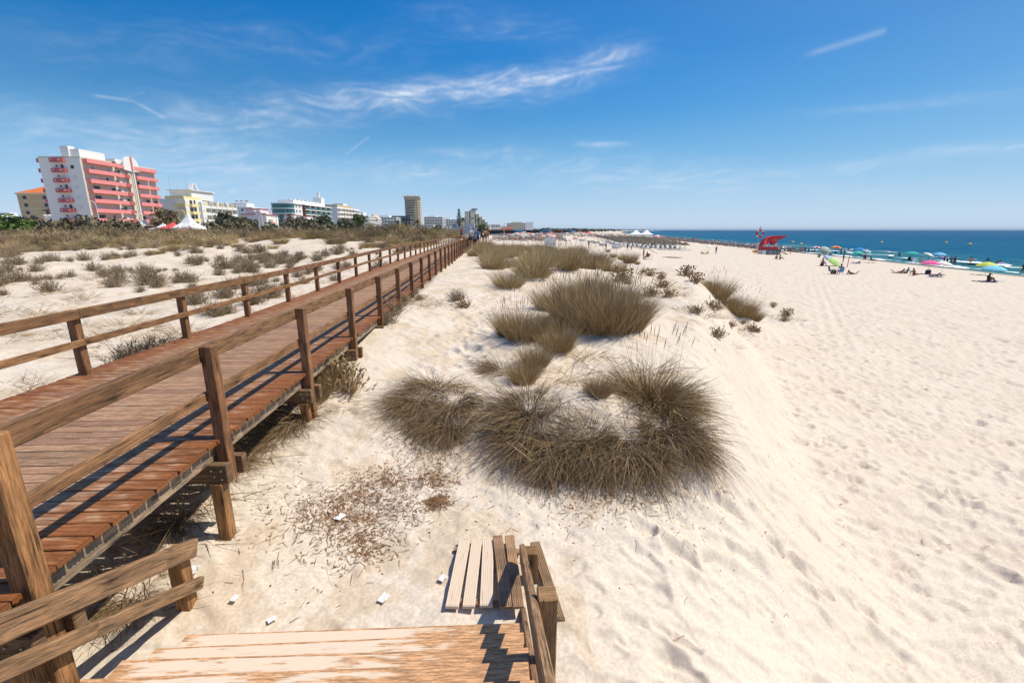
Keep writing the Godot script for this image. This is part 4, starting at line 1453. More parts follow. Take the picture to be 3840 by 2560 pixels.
func make_town() -> void:
	mat("tinted_glass", Color(0.16, 0.18, 0.20), 0.08, null, false)
	mat("lime_white", Color(0.74, 0.74, 0.73), 0.9, null, false)
	mat("cream", Color(0.66, 0.61, 0.48), 0.9, null, false)
	mat("gable_white", Color(0.80, 0.775, 0.73), 0.9, null, false)
	mat("coral", Color(0.76, 0.265, 0.26), 0.85, null, false)
	mat("coral_shaded_and_trim", Color(0.47, 0.12, 0.125), 0.85, null, false)  # coral darkened as shade for camera-facing balconies; also colours roof edges and panels
	mat("yellow", Color(0.76, 0.66, 0.34), 0.85, null, false)
	mat("ochre", Color(0.56, 0.42, 0.24), 0.9, null, false)
	mat("tan_wall", Color(0.52, 0.42, 0.29), 0.9, null, false)
	mat("roof_tile", Color(0.60, 0.17, 0.045), 0.85, null, false)
	mat("dark_glass", Color(0.03, 0.04, 0.05), 0.12, null, false)
	mat("sea_glass", Color(0.05, 0.17, 0.17), 0.1, null, false)
	mat("shutter", Color(0.66, 0.66, 0.64), 0.8, null, false)
	mat("grey_wall", Color(0.27, 0.29, 0.32), 0.85, null, false)
	mat("dark_wall", Color(0.05, 0.05, 0.055), 0.8, null, false)
	mat("awning_red", Color(0.45, 0.05, 0.05), 0.85, null, false)
	mat("cloth_red", Color(0.70, 0.10, 0.09), 0.85, null, false)
	mat("cloth_white", Color(0.80, 0.80, 0.79), 0.85, null, false)
	mat("blue_paint", Color(0.05, 0.28, 0.62), 0.7, null, false)
	mat("metal_grey", Color(0.45, 0.46, 0.47), 0.5, null, false)
	mat("green_net", Color(0.02, 0.40, 0.25), 0.8, null, false)
	mat("brown_wood", Color(0.14, 0.06, 0.035), 0.8, null, false)
	pink_block()
	# tan house with a hipped tile roof, behind the pink block
	var t := thing("tan_house", "tan apartment house with orange tiled roof beside the pink block", "building", Vector3(-189, 3, -196))
	bar("wall", Vector3(0, 8.3, 0), Vector3(15, 17.4, 14), M.ochre, t)
	bar("cornice", Vector3(0, 17.25, 0), Vector3(15.6, 0.5, 14.8), M.cream, t)
	var rf := MB.new()
	var e := [Vector3(-7.8, 17.5, 7.4), Vector3(7.8, 17.5, 7.4), Vector3(7.8, 17.5, -7.4), Vector3(-7.8, 17.5, -7.4), Vector3(-1.5, 20.8, 0), Vector3(1.5, 20.8, 0)]
	rf.quad(e[0], e[1], e[5], e[4]); rf.tri(e[1], e[2], e[5]); rf.quad(e[2], e[3], e[4], e[5]); rf.tri(e[3], e[0], e[4])
	var rp := part("roof", rf.mesh(), M.roof_tile, t)
	bar("chimney", Vector3(3.0, 20.6, 3.0), Vector3(1.6, 3.0, 1.6), M.lime_white, rp)
	for f in 5:
		bar("string_course", Vector3(0, 2.6 + 3.0 * f, 0), Vector3(15.15, 0.18, 14.15), M.cream, t)
		for x in [-4.6, 3.4, 6.4]:
			window(t, Vector3(x, 4.2 + 2.9 * f, 7.0), "z", 1.7, 1.5, M.shutter, M.dark_glass)
	bar("annexe", Vector3(9.0, 3.6, 8.6), Vector3(9, 11.4, 3.0), M.gable_white, t)
	bar("terrace_beam", Vector3(9.0, 10.8, 8.6), Vector3(9.2, 0.4, 3.2), M.brown_wood, t)
	# low white houses at the edge of the scrub
	var low := [[12, 215, 14, 7.5, "low white house with roof water heaters beyond the green bushes"], [52, 240, 16, 9.5, "low white house with stepped parapet beside the tan house"], [85, 225, 9, 6.5, "small white house with a tall chimney pipe beside the tan house"], [25, 180, 12, 4.0, "single storey white house with an orange tiled roof edge among bushes"]]
	for q in low:
		var p := at(q[0], 830, q[1])
		var hs := thing("white_house", q[4], "house", Vector3(p.x, 3, p.z), 0.1)
		var h: float = q[3]
		bar("wall", Vector3(0, h * 0.5, 0), Vector3(q[2], h, 10), M.lime_white, hs)
		bar("parapet", Vector3(0, h + 0.25, 0), Vector3(q[2] + 0.3, 0.5, 10.3), M.lime_white, hs)
		bar("stair_house", Vector3(-q[2] * 0.2, h + 1.3, -1), Vector3(q[2] * 0.35, 2.0, 4), M.lime_white, hs)
		for k in 3:
			window(hs, Vector3(-q[2] * 0.3 + k * q[2] * 0.3, h - 2.2, 5.0), "z", 1.4, 1.5, M.shutter, M.dark_glass)
		if h < 5.0:
			bar("tile_edge", Vector3(0, h + 0.55, 4.6), Vector3(q[2] + 0.6, 0.35, 1.6), M.roof_tile, hs)
		else:
			for k in 2:
				var mb := MB.new()
				mb.box(Vector3.ZERO, Vector3(2.2, 0.12, 1.6), Basis(Vector3.RIGHT, 0.6))
				part("water_heater", mb.mesh(), M.dark_glass, hs, Vector3(-2.5 + 4.0 * k, h + 1.3, 2.5))
	white_yellow_block()
	villas()
	glass_hotel()
	far_town()


func pink_block() -> void:
	var x1 := -130.0
	var x0 := -142.6
	var da := 146.0
	var db := 175.0
	var t := thing("pink_apartment_block", "tall cream apartment block with rows of coral pink balconies", "building", Vector3(x1, 2.6, -da))
	# local: x <= 0 into the block, z <= 0 away from the camera
	var H := 24.6
	var wd := x1 - x0
	var ln := db - da
	bar("wall", Vector3(-wd * 0.5, H * 0.5, -ln * 0.5), Vector3(wd, H, ln), M.cream, t)
	bar("gable_wall", Vector3(-wd * 0.5, H * 0.5 + 0.02, 0.06), Vector3(wd - 0.1, H, 0.16), M.gable_white, t)
	# gable: bowed balconies in the middle, corner balconies, small windows
	for f in 9:
		var y := H - 0.95 - 2.9 * f
		if y < 1.0:
			break
		var b := balcony(t, Vector3(-6.6, y, 0.14), "z", 4.2, 0.75, 0.98, M.coral_shaded_and_trim, M.cream, 0.5)  # shade of the gable put into the balcony colour
		for k in 3:
			bar("block_hole", Vector3(-1.1 + 1.1 * k, 0.45, 1.2 if k == 1 else 1.12), Vector3(0.34, 0.3, 0.06), M.gable_white, b)
		balcony(t, Vector3(-12.6, y, -1.3), "z", 1.9, 1.1, 1.0, M.coral_shaded_and_trim, M.cream)  # same darkened coral, shade painted in
		window(t, Vector3(-2.7, y - 1.5, 0.16), "z", 1.15, 1.15, M.gable_white, M.dark_glass if f == 0 else M.shutter)
		window(t, Vector3(-7.4, y - 1.2, 0.16), "z", 0.7, 0.7, M.gable_white, M.dark_glass)
		window(t, Vector3(-5.7, y - 1.5, 0.16), "z", 1.0, 1.6, M.gable_white, M.dark_glass if f % 2 == 0 else M.shutter)
	# sea front: four bays of balconies either side of a finned stair tower
	for f in 9:
		var y := H - 0.95 - 2.9 * f
		if y < 0.5:
			break
		for q in [[5.8, 10.6, 1.5, 0.0, "coral"], [14.0, 4.2, 0.9, 0.0, "coral"], [22.2, 6.2, 1.3, 0.0, "coral"], [27.3, 3.2, 1.0, 0.5, "coral"]]:
			var full: bool = f == 0 and q[0] == 22.2
			balcony(t, Vector3(0.02, y, -q[0]), "x", q[1] + (0.9 if full else 0.0), q[2], 0.98, M.coral, M.cream, q[3])
		bar("privacy_panel", Vector3(1.06, y + 0.42, -15.4), Vector3(0.1, 1.1, 2.0), M.coral_shaded_and_trim, t)
		if f > 0:
			var dark := (f * 5) % 3 == 0
			for q in [[3.6, 2.4, 1.9], [8.2, 0.9, 1.9], [9.9, 1.6, 1.5], [13.3, 1.3, 1.9], [15.2, 1.2, 1.4], [20.6, 1.5, 1.9], [23.6, 1.6, 1.9], [27.2, 1.4, 1.6]]:
				window(t, Vector3(0.04, y + 1.25, -q[0]), "x", q[1], q[2], M.lime_white, M.dark_glass if (int(q[0] * 10.0) + f * 3) % 4 == 0 or dark and q[0] < 4.0 else M.shutter)
		else:
			for q in [3.6, 9.0, 13.6, 21.0, 25.0]:
				window(t, Vector3(0.04, y - 1.6, -q), "x", 1.5, 1.5, M.lime_white, M.shutter)
		bar("wrought_rail", Vector3(1.3, y + 1.22, -10.5), Vector3(0.05, 0.5, 1.6), M.dark_wall, t)
	# stair tower: grey screen, rounded crest, long white fin with a coral edge
	bar("stair_screen", Vector3(0.35, H * 0.5 - 0.4, -17.6), Vector3(0.7, H - 0.8, 2.9), M.cream, t)
	var cr := MB.new()
	var pts := [Vector2(-3.3, 0.4)]
	for k in 9:
		var a := PI - PI * k / 8.0
		pts.append(Vector2(cos(a) * 3.3, 1.6 + sin(a) * 3.3))
	pts.append(Vector2(3.3, 0.4))
	for k in pts.size() - 1:
		var a: Vector2 = pts[k]
		var b: Vector2 = pts[k + 1]
		cr.tri(Vector3(0.9, 0, 0), Vector3(0.9, b.y, -b.x), Vector3(0.9, a.y, -a.x))
		cr.quad(Vector3(0.9, a.y, -a.x), Vector3(0.9, b.y, -b.x), Vector3(0.2, b.y, -b.x), Vector3(0.2, a.y, -a.x))
		cr.tri(Vector3(0.2, 0, 0), Vector3(0.2, a.y, -a.x), Vector3(0.2, b.y, -b.x))
	part("rounded_crest", cr.mesh(), M.lime_white, t, Vector3(0.3, H - 1.8, -17.6))
	bar("fin", Vector3(1.35, H * 0.5 - 1.5, -17.6), Vector3(0.4, H - 1.0, 0.28), M.lime_white, t)
	bar("fin_cap", Vector3(1.35, H + 0.75, -17.6), Vector3(0.5, 4.6, 0.4), M.coral, t)
	# roof
	bar("roof_parapet", Vector3(-wd * 0.5, H + 0.3, -ln * 0.5), Vector3(wd + 0.1, 0.6, ln + 0.1), M.cream, t)
	bar("lift_house", Vector3(-3.4, H + 1.8, -6.5), Vector3(3.4, 2.4, 9), M.lime_white, t)
	bar("stair_head", Vector3(-5.6, H + 2.2, -2.6), Vector3(2.4, 3.2, 2.2), M.lime_white, t)
	bar("roof_room", Vector3(-3.0, H + 1.2, -15.4), Vector3(4.0, 1.4, 3.0), M.lime_white, t)
	bar("roof_room", Vector3(-3.0, H + 1.1, -21.5), Vector3(3.0, 1.2, 2.0), M.lime_white, t)
	for q in [[-2, 20.6, 3.4], [-4, 9.0, 4.2]]:
		var mb := MB.new()
		mb.tube([Vector3.ZERO, Vector3(0, q[2], 0)], [0.05, 0.03], 5)
		mb.box(Vector3(0, q[2] - 0.3, 0), Vector3(0.05, 0.05, 1.4))
		mb.box(Vector3(0, q[2] - 0.8, 0), Vector3(0.05, 0.05, 1.0))
		part("aerial", mb.mesh(), M.metal_grey, t, Vector3(q[0], H + 0.4, -q[1]))


func white_yellow_block() -> void:
	var t := thing("white_yellow_block", "white apartment block with pale yellow balconies and roof aerials", "building", Vector3(-131, 2.8, -190))
	bar("wall", Vector3(-7, 7.8, -5.5), Vector3(14, 15.6, 11), M.lime_white, t)
	bar("wing", Vector3(-6.5, 7.2, -23), Vector3(13, 14.4, 24), M.lime_white, t)
	bar("gable_wall", Vector3(-6.2, 6.6, 0.05), Vector3(7.2, 13.2, 0.3), M.gable_white, t)
	bar("yellow_attic", Vector3(-4, 16.1, -5.4), Vector3(7.5, 1.2, 10.4), M.yellow, t)
	bar("penthouse", Vector3(-6, 17.6, -14), Vector3(9, 3.6, 14), M.lime_white, t)
	bar("penthouse_roof", Vector3(-6, 19.5, -14), Vector3(10.4, 0.3, 15.4), M.lime_white, t)
	for s in [[-4.0, 0.5], [-4.0, -0.5]]:
		var mb := MB.new()
		mb.box(Vector3.ZERO, Vector3(1.4, 3.2, 0.4), Basis(Vector3.RIGHT, s[1]))
		part("roof_horn", mb.mesh(), M.lime_white, t, Vector3(s[0], 21.0, -12.5 + s[1] * -3.0))
	for f in 5:
		var y := 1.2 + 2.9 * f
		balcony(t, Vector3(-1.0, y, 0.2), "z", 4.6, 1.6, 0.95, M.yellow, M.cream)
		bar("glass_door", Vector3(-1.0, y + 1.3, 0.02), Vector3(2.6, 2.0, 0.24), M.shutter, t)
		balcony(t, Vector3(0.02, y, -4.6), "x", 4.4, 1.2, 0.95, M.yellow if f < 5 else M.lime_white, M.cream)
		window(t, Vector3(0.03, y + 1.7, -3.6), "x", 1.6, 1.5, M.ochre, M.dark_glass)
		window(t, Vector3(0.03, y + 1.7, -5.8), "x", 1.0, 1.9, M.ochre, M.dark_glass)
		for k in 6:
			var z := -12.6 - 3.8 * k
			balcony(t, Vector3(0.02, y - 0.2, z), "x", 3.3, 1.1, 0.95, M.lime_white, M.cream)
			bar("back_wall", Vector3(0.02, y + 1.45, z), Vector3(0.12, 1.75, 3.1), M.ochre if k % 2 else M.yellow, t)
			window(t, Vector3(0.08, y + 1.4, z + 0.5), "x", 1.3, 1.6, M.lime_white, M.dark_glass)
			bar("pier", Vector3(0.55, y + 0.9, z - 1.9), Vector3(1.1, 2.9, 0.22), M.lime_white, t)
	bar("white_pier", Vector3(0.5, 7.4, -9.4), Vector3(1.6, 15.0, 2.6), M.lime_white, t)
	for k in 5:
		window(t, Vector3(1.3, 2.6 + 2.9 * k, -9.4), "x", 1.2, 0.5, M.shutter, M.metal_grey)
	for k in 7:
		bar("roof_chimney", Vector3(-3.0 - (k % 2) * 2.0, 15.2, -14.0 - 3.0 * k), Vector3(0.9, 1.8, 0.9), M.lime_white, t)
	for q in [[-7.0, 3.0, 9.0], [-3.0, 7.0, 9.5], [-8.5, 9.0, 6.0]]:
		var mb := MB.new()
		mb.tube([Vector3.ZERO, Vector3(0, q[2], 0)], [0.08, 0.04], 5)
		for k in 3:
			mb.box(Vector3(0, q[2] - 0.5 - 0.7 * k, 0), Vector3(0.06, 0.06, 1.6 - 0.3 * k))
		part("aerial", mb.mesh(), M.metal_grey, t, Vector3(q[0], 16.4, -q[1]))


func villas() -> void:
	var labs := ["white three storey villa with coral balconies and red roof edge behind dark trees", "white villa with coral balconies and roof terrace next to the cypress", "small white villa with one coral balcony beside the glass fronted hotel"]
	var spec := [[1000, 242, 13.0, 11.0], [1115, 262, 9.5, 8.6], [1160, 280, 8.0, 8.4]]
	for i in 3:
		var p := at(spec[i][0], 830, spec[i][1])
		var t := thing("villa", labs[i], "building", Vector3(p.x, 2.9, p.z))
		var w := spec[i][2] as float
		var h := spec[i][3] as float
		bar("wall", Vector3(-w * 0.5, h * 0.5, -6), Vector3(w, h, 12), M.lime_white, t)
		bar("tower", Vector3(-1.9, h * 0.5 + 0.4, -2), Vector3(3.9, h + 0.9, 4.4), M.gable_white, t)
		bar("roof_edge", Vector3(-w * 0.5, h + 0.1, -6), Vector3(w + 1.0, 0.3, 13), M.coral_shaded_and_trim, t)
		bar("penthouse", Vector3(-w * 0.62, h + 1.6, -7), Vector3(w * 0.6, 2.8, 8), M.lime_white, t)
		bar("roof_edge", Vector3(-w * 0.62, h + 3.05, -7), Vector3(w * 0.66, 0.25, 9), M.coral_shaded_and_trim, t)
		for f in 3:
			var y := 0.6 + 2.9 * f
			if y > h - 2.0:
				break
			balcony(t, Vector3(0.05, y, -3.6), "x", 6.0, 1.1, 0.9, M.coral, M.cream)
			for k in 3:
				window(t, Vector3(0.08, y + 1.5, -1.9 - 1.6 * k), "x", 0.9, 1.8, M.lime_white, M.dark_glass)
			if i < 2:
				balcony(t, Vector3(-w * 0.55, y, 0.05), "z", w * 0.5, 1.0, 0.9, M.coral_shaded_and_trim, M.cream)  # coral with the shade of this side painted in
			for k in 2:
				window(t, Vector3(-w * 0.5 - 1.6 * k, y + 1.45, 0.06), "z", 0.9, 1.7, M.lime_white, M.dark_glass)
			window(t, Vector3(-w * 0.9, y + 1.6, 0.06), "z", 1.0, 0.9, M.lime_white, M.dark_glass)
	# white block behind the villas
	for q in [[905, 300, 17.0, 17.5, "white apartment block with roof water heaters behind the first villa"], [1000, 330, 15.0, 13.5, "plain white block with a terrace roof behind the villas"]]:
		var p := at(q[0], 830, q[1])
		var t := thing("white_block", q[4], "building", Vector3(p.x, 2.9, p.z))
		var h: float = q[3]
		bar("wall", Vector3(0, h * 0.5, -6), Vector3(q[2], h, 14), M.lime_white, t)
		bar("upper_storey", Vector3(-2, h + 1.2, -7), Vector3(q[2] * 0.6, 2.6, 9), M.lime_white, t)
		for f in 4:
			for k in 4:
				window(t, Vector3(-q[2] * 0.36 + k * q[2] * 0.24, h - 1.8 - 2.9 * f, 1.02), "z", 1.4, 1.4, M.shutter, M.dark_glass)
				window(t, Vector3(q[2] * 0.5 + 0.03, h - 1.8 - 2.9 * f, -1.5 - 3.0 * k), "x", 1.4, 1.4, M.shutter, M.dark_glass)
		for k in 3:
			var mb := MB.new()
			mb.box(Vector3.ZERO, Vector3(2.0, 0.15, 1.8), Basis(Vector3.RIGHT, 0.6))
			mb.box(Vector3(0, 0.7, -0.8), Vector3(1.8, 0.6, 0.6))
			part("water_heater", mb.mesh(), M.metal_grey, t, Vector3(-4.0 + 3.2 * k, h + 3.2, -4))


func glass_hotel() -> void:
	var p := at(1108, 830, 300)
	var t := thing("glass_fronted_hotel", "long white hotel with a bowed green glass corner and ribbon balconies", "building", Vector3(p.x, 2.9, p.z))
	var H := 19.4
	# bowed glass corner towards the camera
	for f in 6:
		var y := 1.4 + 3.1 * f
		var mb := MB.new()
		var pts := []
		for k in 11:
			var a := PI * (1.0 - k / 10.0)
			pts.append(Vector2(-7.0 + cos(a) * 7.2, sin(a) * 3.2))
		for k in 10:
			var a: Vector2 = pts[k]
			var b: Vector2 = pts[k + 1]
			mb.quad(Vector3(a.x, 0, a.y), Vector3(b.x, 0, b.y), Vector3(b.x, 2.5, b.y), Vector3(a.x, 2.5, a.y))
		part("glass_band", mb.mesh(), M.sea_glass, t, Vector3(0, y, 0))
		var sl := MB.new()
		for k in 10:
			var a: Vector2 = pts[k] * 1.0
			var b: Vector2 = pts[k + 1] * 1.0
			var c := Vector2(-7.0, 0)
			var oa := c + (a - c) * 1.05
			var ob := c + (b - c) * 1.05
			sl.quad(Vector3(oa.x, 0, oa.y), Vector3(ob.x, 0, ob.y), Vector3(ob.x, 0.6, ob.y), Vector3(oa.x, 0.6, oa.y))
			sl.tri(Vector3(c.x, 0.6, 0), Vector3(oa.x, 0.6, oa.y), Vector3(ob.x, 0.6, ob.y))
			sl.tri(Vector3(c.x, 0, 0), Vector3(ob.x, 0, ob.y), Vector3(oa.x, 0, oa.y))
		part("floor_band", sl.mesh(), M.lime_white, t, Vector3(0, y + 2.5, 0))
	bar("wall", Vector3(-7, H * 0.5, -30), Vector3(14, H, 60), M.lime_white, t)
	bar("roof_band", Vector3(-7, H + 0.3, -30), Vector3(15.4, 0.5, 61), M.lime_white, t)
	bar("upper_storey", Vector3(-7.5, H + 1.6, -30), Vector3(10, 2.4, 50), M.lime_white, t)
	for f in 6:
		var y := 1.4 + 3.1 * f
		for k in 2:
			window(t, Vector3(0.03, y + 1.3, -3.0 - 4.5 * k), "x", 2.0, 1.7, M.lime_white, M.sea_glass)
		bar("glass_wall", Vector3(0.02, y + 1.2, -35.5), Vector3(0.16, 2.4, 46), M.sea_glass, t)
		bar("balcony_slab", Vector3(0.7, y + 2.6, -35.5), Vector3(1.6, 0.4, 47), M.lime_white, t)
		bar("balcony_glass", Vector3(1.4, y + 0.5, -35.5), Vector3(0.08, 0.9, 46), M.sea_glass, t)
		for k in 11:
			bar("partition", Vector3(0.6, y + 1.2, -13.0 - 4.5 * k), Vector3(1.2, 2.4, 0.3), M.brown_wood if k % 2 else M.lime_white, t)
	bar("dark_pier", Vector3(0.8, H * 0.5, -12.2), Vector3(1.7, H, 1.2), M.brown_wood, t)
	for k in 12:
		bar("roof_vent", Vector3(-6.0 + (k % 3), H + 3.3, -8.0 - 4.0 * k), Vector3(1.4, 1.0, 1.4), M.lime_white, t)
	bar("roof_tower", Vector3(-6, H + 4.0, -54), Vector3(6, 6.4, 6), M.lime_white, t)
	bar("roof_mast", Vector3(-6, H + 9.0, -54), Vector3(1.4, 4.0, 1.4), M.lime_white, t)
	# tan and white hotel beyond
	var p2 := at(1268, 830, 372)
	var h2 := thing("tan_topped_hotel", "white gridded hotel with a tan top storey beyond the glass fronted hotel", "building", Vector3(p2.x, 2.9, p2.z))
	var HH := 21.0
	bar("wall", Vector3(-8, HH * 0.5, -27), Vector3(16, HH, 54), M.lime_white, h2)
	bar("top_storey", Vector3(-8, HH + 0.9, -20), Vector3(15.6, 1.8, 38), M.tan_wall, h2)
	bar("lift_house", Vector3(-6, HH + 2.4, -24), Vector3(8, 2.4, 10), M.lime_white, h2)
	for f in 6:
		for k in 10:
			var z := -3.4 - 5.2 * k
			bar("glass_door", Vector3(0.02, 2.0 + 3.3 * f, z), Vector3(0.2, 1.7, 3.4), M.shutter if (k + f) % 5 else M.tan_wall, h2)
			bar("railing", Vector3(1.42, 0.98 + 3.3 * f, z), Vector3(0.12, 1.0, 4.2), M.lime_white, h2)
	for f in 6:
		bar("balcony_slab", Vector3(0.75, 3.35 + 3.3 * f, -27.0), Vector3(1.5, 0.22, 53.6), M.lime_white, h2)
	for k in 4:
		bar("stair_mullion", Vector3(0.5, HH * 0.5, -14.0 - 7.5 * k), Vector3(0.9, HH - 1.0, 0.7), M.tan_wall, h2)


# blocks too far for single windows: rows of openings, one strip of geometry to a storey
func far_block(called: String, label: String, px: float, d: float, w: float, deep: float, h: float, floors: int, wall: Material, open: Material, top := 0.0, base := 3.0) -> Node3D:
	var p := at(px, 830, d)
	var t := thing(called, label, "building", Vector3(p.x, base, p.z))
	bar("wall", Vector3(0, h * 0.5, -deep * 0.5), Vector3(w, h, deep), wall, t)
	for f in floors:
		var y := h - (h / floors) * (f + 0.45)
		for side in 2:
			var mb := MB.new()
			var len_ := w if side == 0 else deep
			var n := maxi(2, int(len_ / 3.4))
			for k in n:
				var s := -len_ * 0.5 + len_ * (k + 0.5) / n
				if side == 0:
					mb.box(Vector3(s, 0, 0.03), Vector3(len_ / n * 0.6, h / floors * 0.5, 0.2))
				else:
					mb.box(Vector3(w * 0.5 + 0.03, 0, -deep * 0.5 - s), Vector3(0.2, h / floors * 0.5, len_ / n * 0.6))
			tag(part("window_row", mb.mesh(), open, t, Vector3(0, y, 0)), "", "", "", "stuff")
		bar("floor_band", Vector3(0.25, y - h / floors * 0.36, -deep * 0.5 + 0.25), Vector3(w + 0.7, h / floors * 0.22, deep + 0.7), wall, t)
	if top > 0.0:
		bar("roof_room", Vector3(-w * 0.1, h + top * 0.5, -deep * 0.4), Vector3(w * 0.45, top, deep * 0.4), wall, t)
	return t


func far_town() -> void:
	# the round-cornered tower
	var t := thing("tan_tower", "lone tall tan tower block with stacked balcony rings", "building")
	var p := at(1545, 830, 585)
	t.position = Vector3(p.x, 3, p.z)
	bar("core", Vector3(0, 20, -8), Vector3(15.5, 40, 16), M.tan_wall, t)
	for f in 13:
		var y := 1.5 + 2.9 * f
		var mb := MB.new()
		mb.lathe(Vector3.ZERO, [Vector2(0.0, 0.0), Vector2(10.6, 0.0), Vector2(10.6, 1.5), Vector2(0.0, 1.5)], 20, 0.9)
		part("balcony_ring", mb.mesh(), M.tan_wall, t, Vector3(0.6, y, -8))
		bar("window_band", Vector3(-1.5, y + 2.0, 0.0), Vector3(11.5, 1.1, 0.5), M.tinted_glass, t)
	bar("top_storey", Vector3(0, 41.2, -8), Vector3(17, 3.6, 17), M.tan_wall, t)
	bar("parapet", Vector3(0.5, 43.3, -8), Vector3(20.5, 0.7, 19), M.cream, t)
	for k in 4:
		bar("roof_tank", Vector3(-5.0 + 3.0 * k, 44.4, -7), Vector3(1.8, 2.2 + (k % 2), 1.8), M.lime_white, t)
	# stepped hotel
	var s := thing("stepped_hotel", "beige hotel whose storeys step down towards the sea", "building")
	p = at(1778, 830, 720)
	s.position = Vector3(p.x, 3, p.z)
	var steps := [[-18.0, 8.0, 22.0], [-10.0, 8.0, 31.0], [-2.0, 9.0, 33.0], [4.5, 6.0, 27.0], [10.0, 5.0, 23.0], [14.5, 4.5, 19.0], [18.5, 4.0, 15.0], [22.0, 4.0, 11.0]]
	for q in steps:
		bar("stepped_bay", Vector3(q[0], q[2] * 0.5, -8), Vector3(q[1] + 0.5, q[2], 16), M.cream, s)
		var n := int(q[2] / 3.0)
		for f in n:
			var mb := MB.new()
			for k in 3:
				mb.box(Vector3(q[0] - q[1] * 0.5 + q[1] * (k + 0.5) / 3.0, 0, 0.06), Vector3(q[1] / 3.0 * 0.5, 1.5, 0.3))
			tag(part("window_row", mb.mesh(), M.tinted_glass, s, Vector3(0, 1.6 + 3.0 * f, 0)), "", "", "", "stuff")
	bar("blank_panel", Vector3(-2.0, 15, 0.25), Vector3(7, 30, 0.6), M.cream, s)
	bar("sign_band", Vector3(-2.0, 20.5, 0.75), Vector3(5.2, 1.6, 0.5), M.tinted_glass, s)
	bar("roof_glass", Vector3(0.5, 34.0, -6), Vector3(9, 2.0, 9), M.tinted_glass, s)
	# white quarter
	far_block("white_tenement", "far white tenement with terraces next to the tan topped hotel", 1350, 430, 16, 22, 16, 5, M.lime_white, M.tinted_glass, 3.0)
	far_block("white_tenement", "far white tenement half hidden by the dark tree", 1372, 480, 18, 20, 12, 4, M.lime_white, M.tinted_glass, 2.0)
	var g := far_block("gabled_house", "far white house with a small tan gable roof", 1398, 500, 11, 14, 15, 4, M.lime_white, M.tinted_glass)
	var gb := MB.new()
	gb.tri(Vector3(-5.5, 15, 0.2), Vector3(5.5, 15, 0.2), Vector3(0, 19.5, 0.2))
	gb.quad(Vector3(5.5, 15, 0.2), Vector3(5.5, 15, -14), Vector3(0, 19.5, -14), Vector3(0, 19.5, 0.2))
	gb.quad(Vector3(-5.5, 15, -14), Vector3(-5.5, 15, 0.2), Vector3(0, 19.5, 0.2), Vector3(0, 19.5, -14))
	part("roof", gb.mesh(), M.tan_wall, g)
	far_block("pink_house", "far pinkish low house before the white gable", 1425, 470, 26, 12, 7, 2, M.tan_wall, M.tinted_glass)
	far_block("white_tenement", "far white block with teal glass balconies beside the dark framed building", 1446, 520, 24, 24, 17, 5, M.lime_white, M.sea_glass, 2.0)
	far_block("dark_framed_block", "far dark framed building under construction beside the tan tower", 1488, 540, 30, 16, 19, 4, M.dark_wall, M.tinted_glass)
	far_block("white_tenement", "far low white block at the foot of the tan tower", 1590, 560, 22, 14, 9, 3, M.lime_white, M.tinted_glass)
	far_block("white_tenement", "far white tenement with gridded balconies between tan tower and norfolk pine", 1625, 620, 24, 26, 20, 6, M.lime_white, M.tinted_glass, 1.5)
	far_block("white_tenement", "far long white terrace of flats beyond the grey beach restaurant", 1672, 680, 44, 20, 18, 6, M.lime_white, M.tinted_glass, 2.0)
	far_block("white_tenement", "far white block just behind the norfolk pine", 1712, 700, 18, 18, 16, 5, M.lime_white, M.tinted_glass)
	far_block("white_church", "far white gabled hall with orange roofed wing beyond the stepped hotel", 1850, 760, 22, 20, 12, 2, M.lime_white, M.tinted_glass)
	far_block("orange_roofed_row", "far low row with an orange tiled roof beside the white gabled hall", 1885, 780, 30, 14, 9, 2, M.roof_tile, M.lime_white)
	var wh := far_block("beach_hotel", "long white five storey hotel at the far end of the beach bars", 1948, 820, 44, 20, 15, 5, M.cream, M.tinted_glass, 2.0)
	bar("end_wall", Vector3(17, 8.2, 0.6), Vector3(14, 16.4, 2.0), M.lime_white, wh)
	# grey beach restaurant
	var r := thing("grey_restaurant", "flat grey beach restaurant with pale roof box beside the norfolk pine", "building")
	p = at(1725, 850, 245)
	r.position = Vector3(p.x, 3.0, p.z)
	bar("wall", Vector3(-4, 2.4, -5), Vector3(9, 5.0, 10), M.grey_wall, r)
	bar("wall", Vector3(4.6, 2.2, -5), Vector3(8.2, 4.6, 9), M.grey_wall, r)
	bar("roof_box", Vector3(4.8, 5.6, -6), Vector3(4.6, 2.2, 5), M.metal_grey, r)
	bar("roof_box", Vector3(-3.6, 5.6, -7), Vector3(2.6, 1.6, 3), M.grey_wall, r)
	for k in 2:
		bar("flat_awning", Vector3(-4.5 + 9.6 * k, 1.0, 3.0), Vector3(7.4, 0.25, 4.0), M.cloth_white, r)
		bar("awning_front", Vector3(-4.5 + 9.6 * k, 0.4, 5.0), Vector3(7.4, 1.4, 0.15), M.cream, r)
	for k in 5:
		bar("dark_post", Vector3(-0.9 + 0.5 * k, 0.9, 5.2), Vector3(0.12, 1.9, 0.12), M.dark_wall, r)
	# beach bars in a row under blue and black fronts
	var bars := [[1880, 330, 18.0, "dark_wall", "black fronted beach bar at the head of the row"], [1930, 380, 14.0, "blue_paint", "blue framed beach bar next to the black fronted one"], [1985, 430, 22.0, "dark_wall", "black beach bar between two blue framed ones"], [2040, 480, 16.0, "blue_paint", "blue framed beach bar beyond the black one"], [2085, 540, 24.0, "brown_wood", "brown timber beach bar at the end of the row"], [2125, 620, 24.0, "blue_paint", "small far blue beach bar near the pine belt"], [2180, 720, 26.0, "brown_wood", "small far brown beach bar near the pine belt"]]
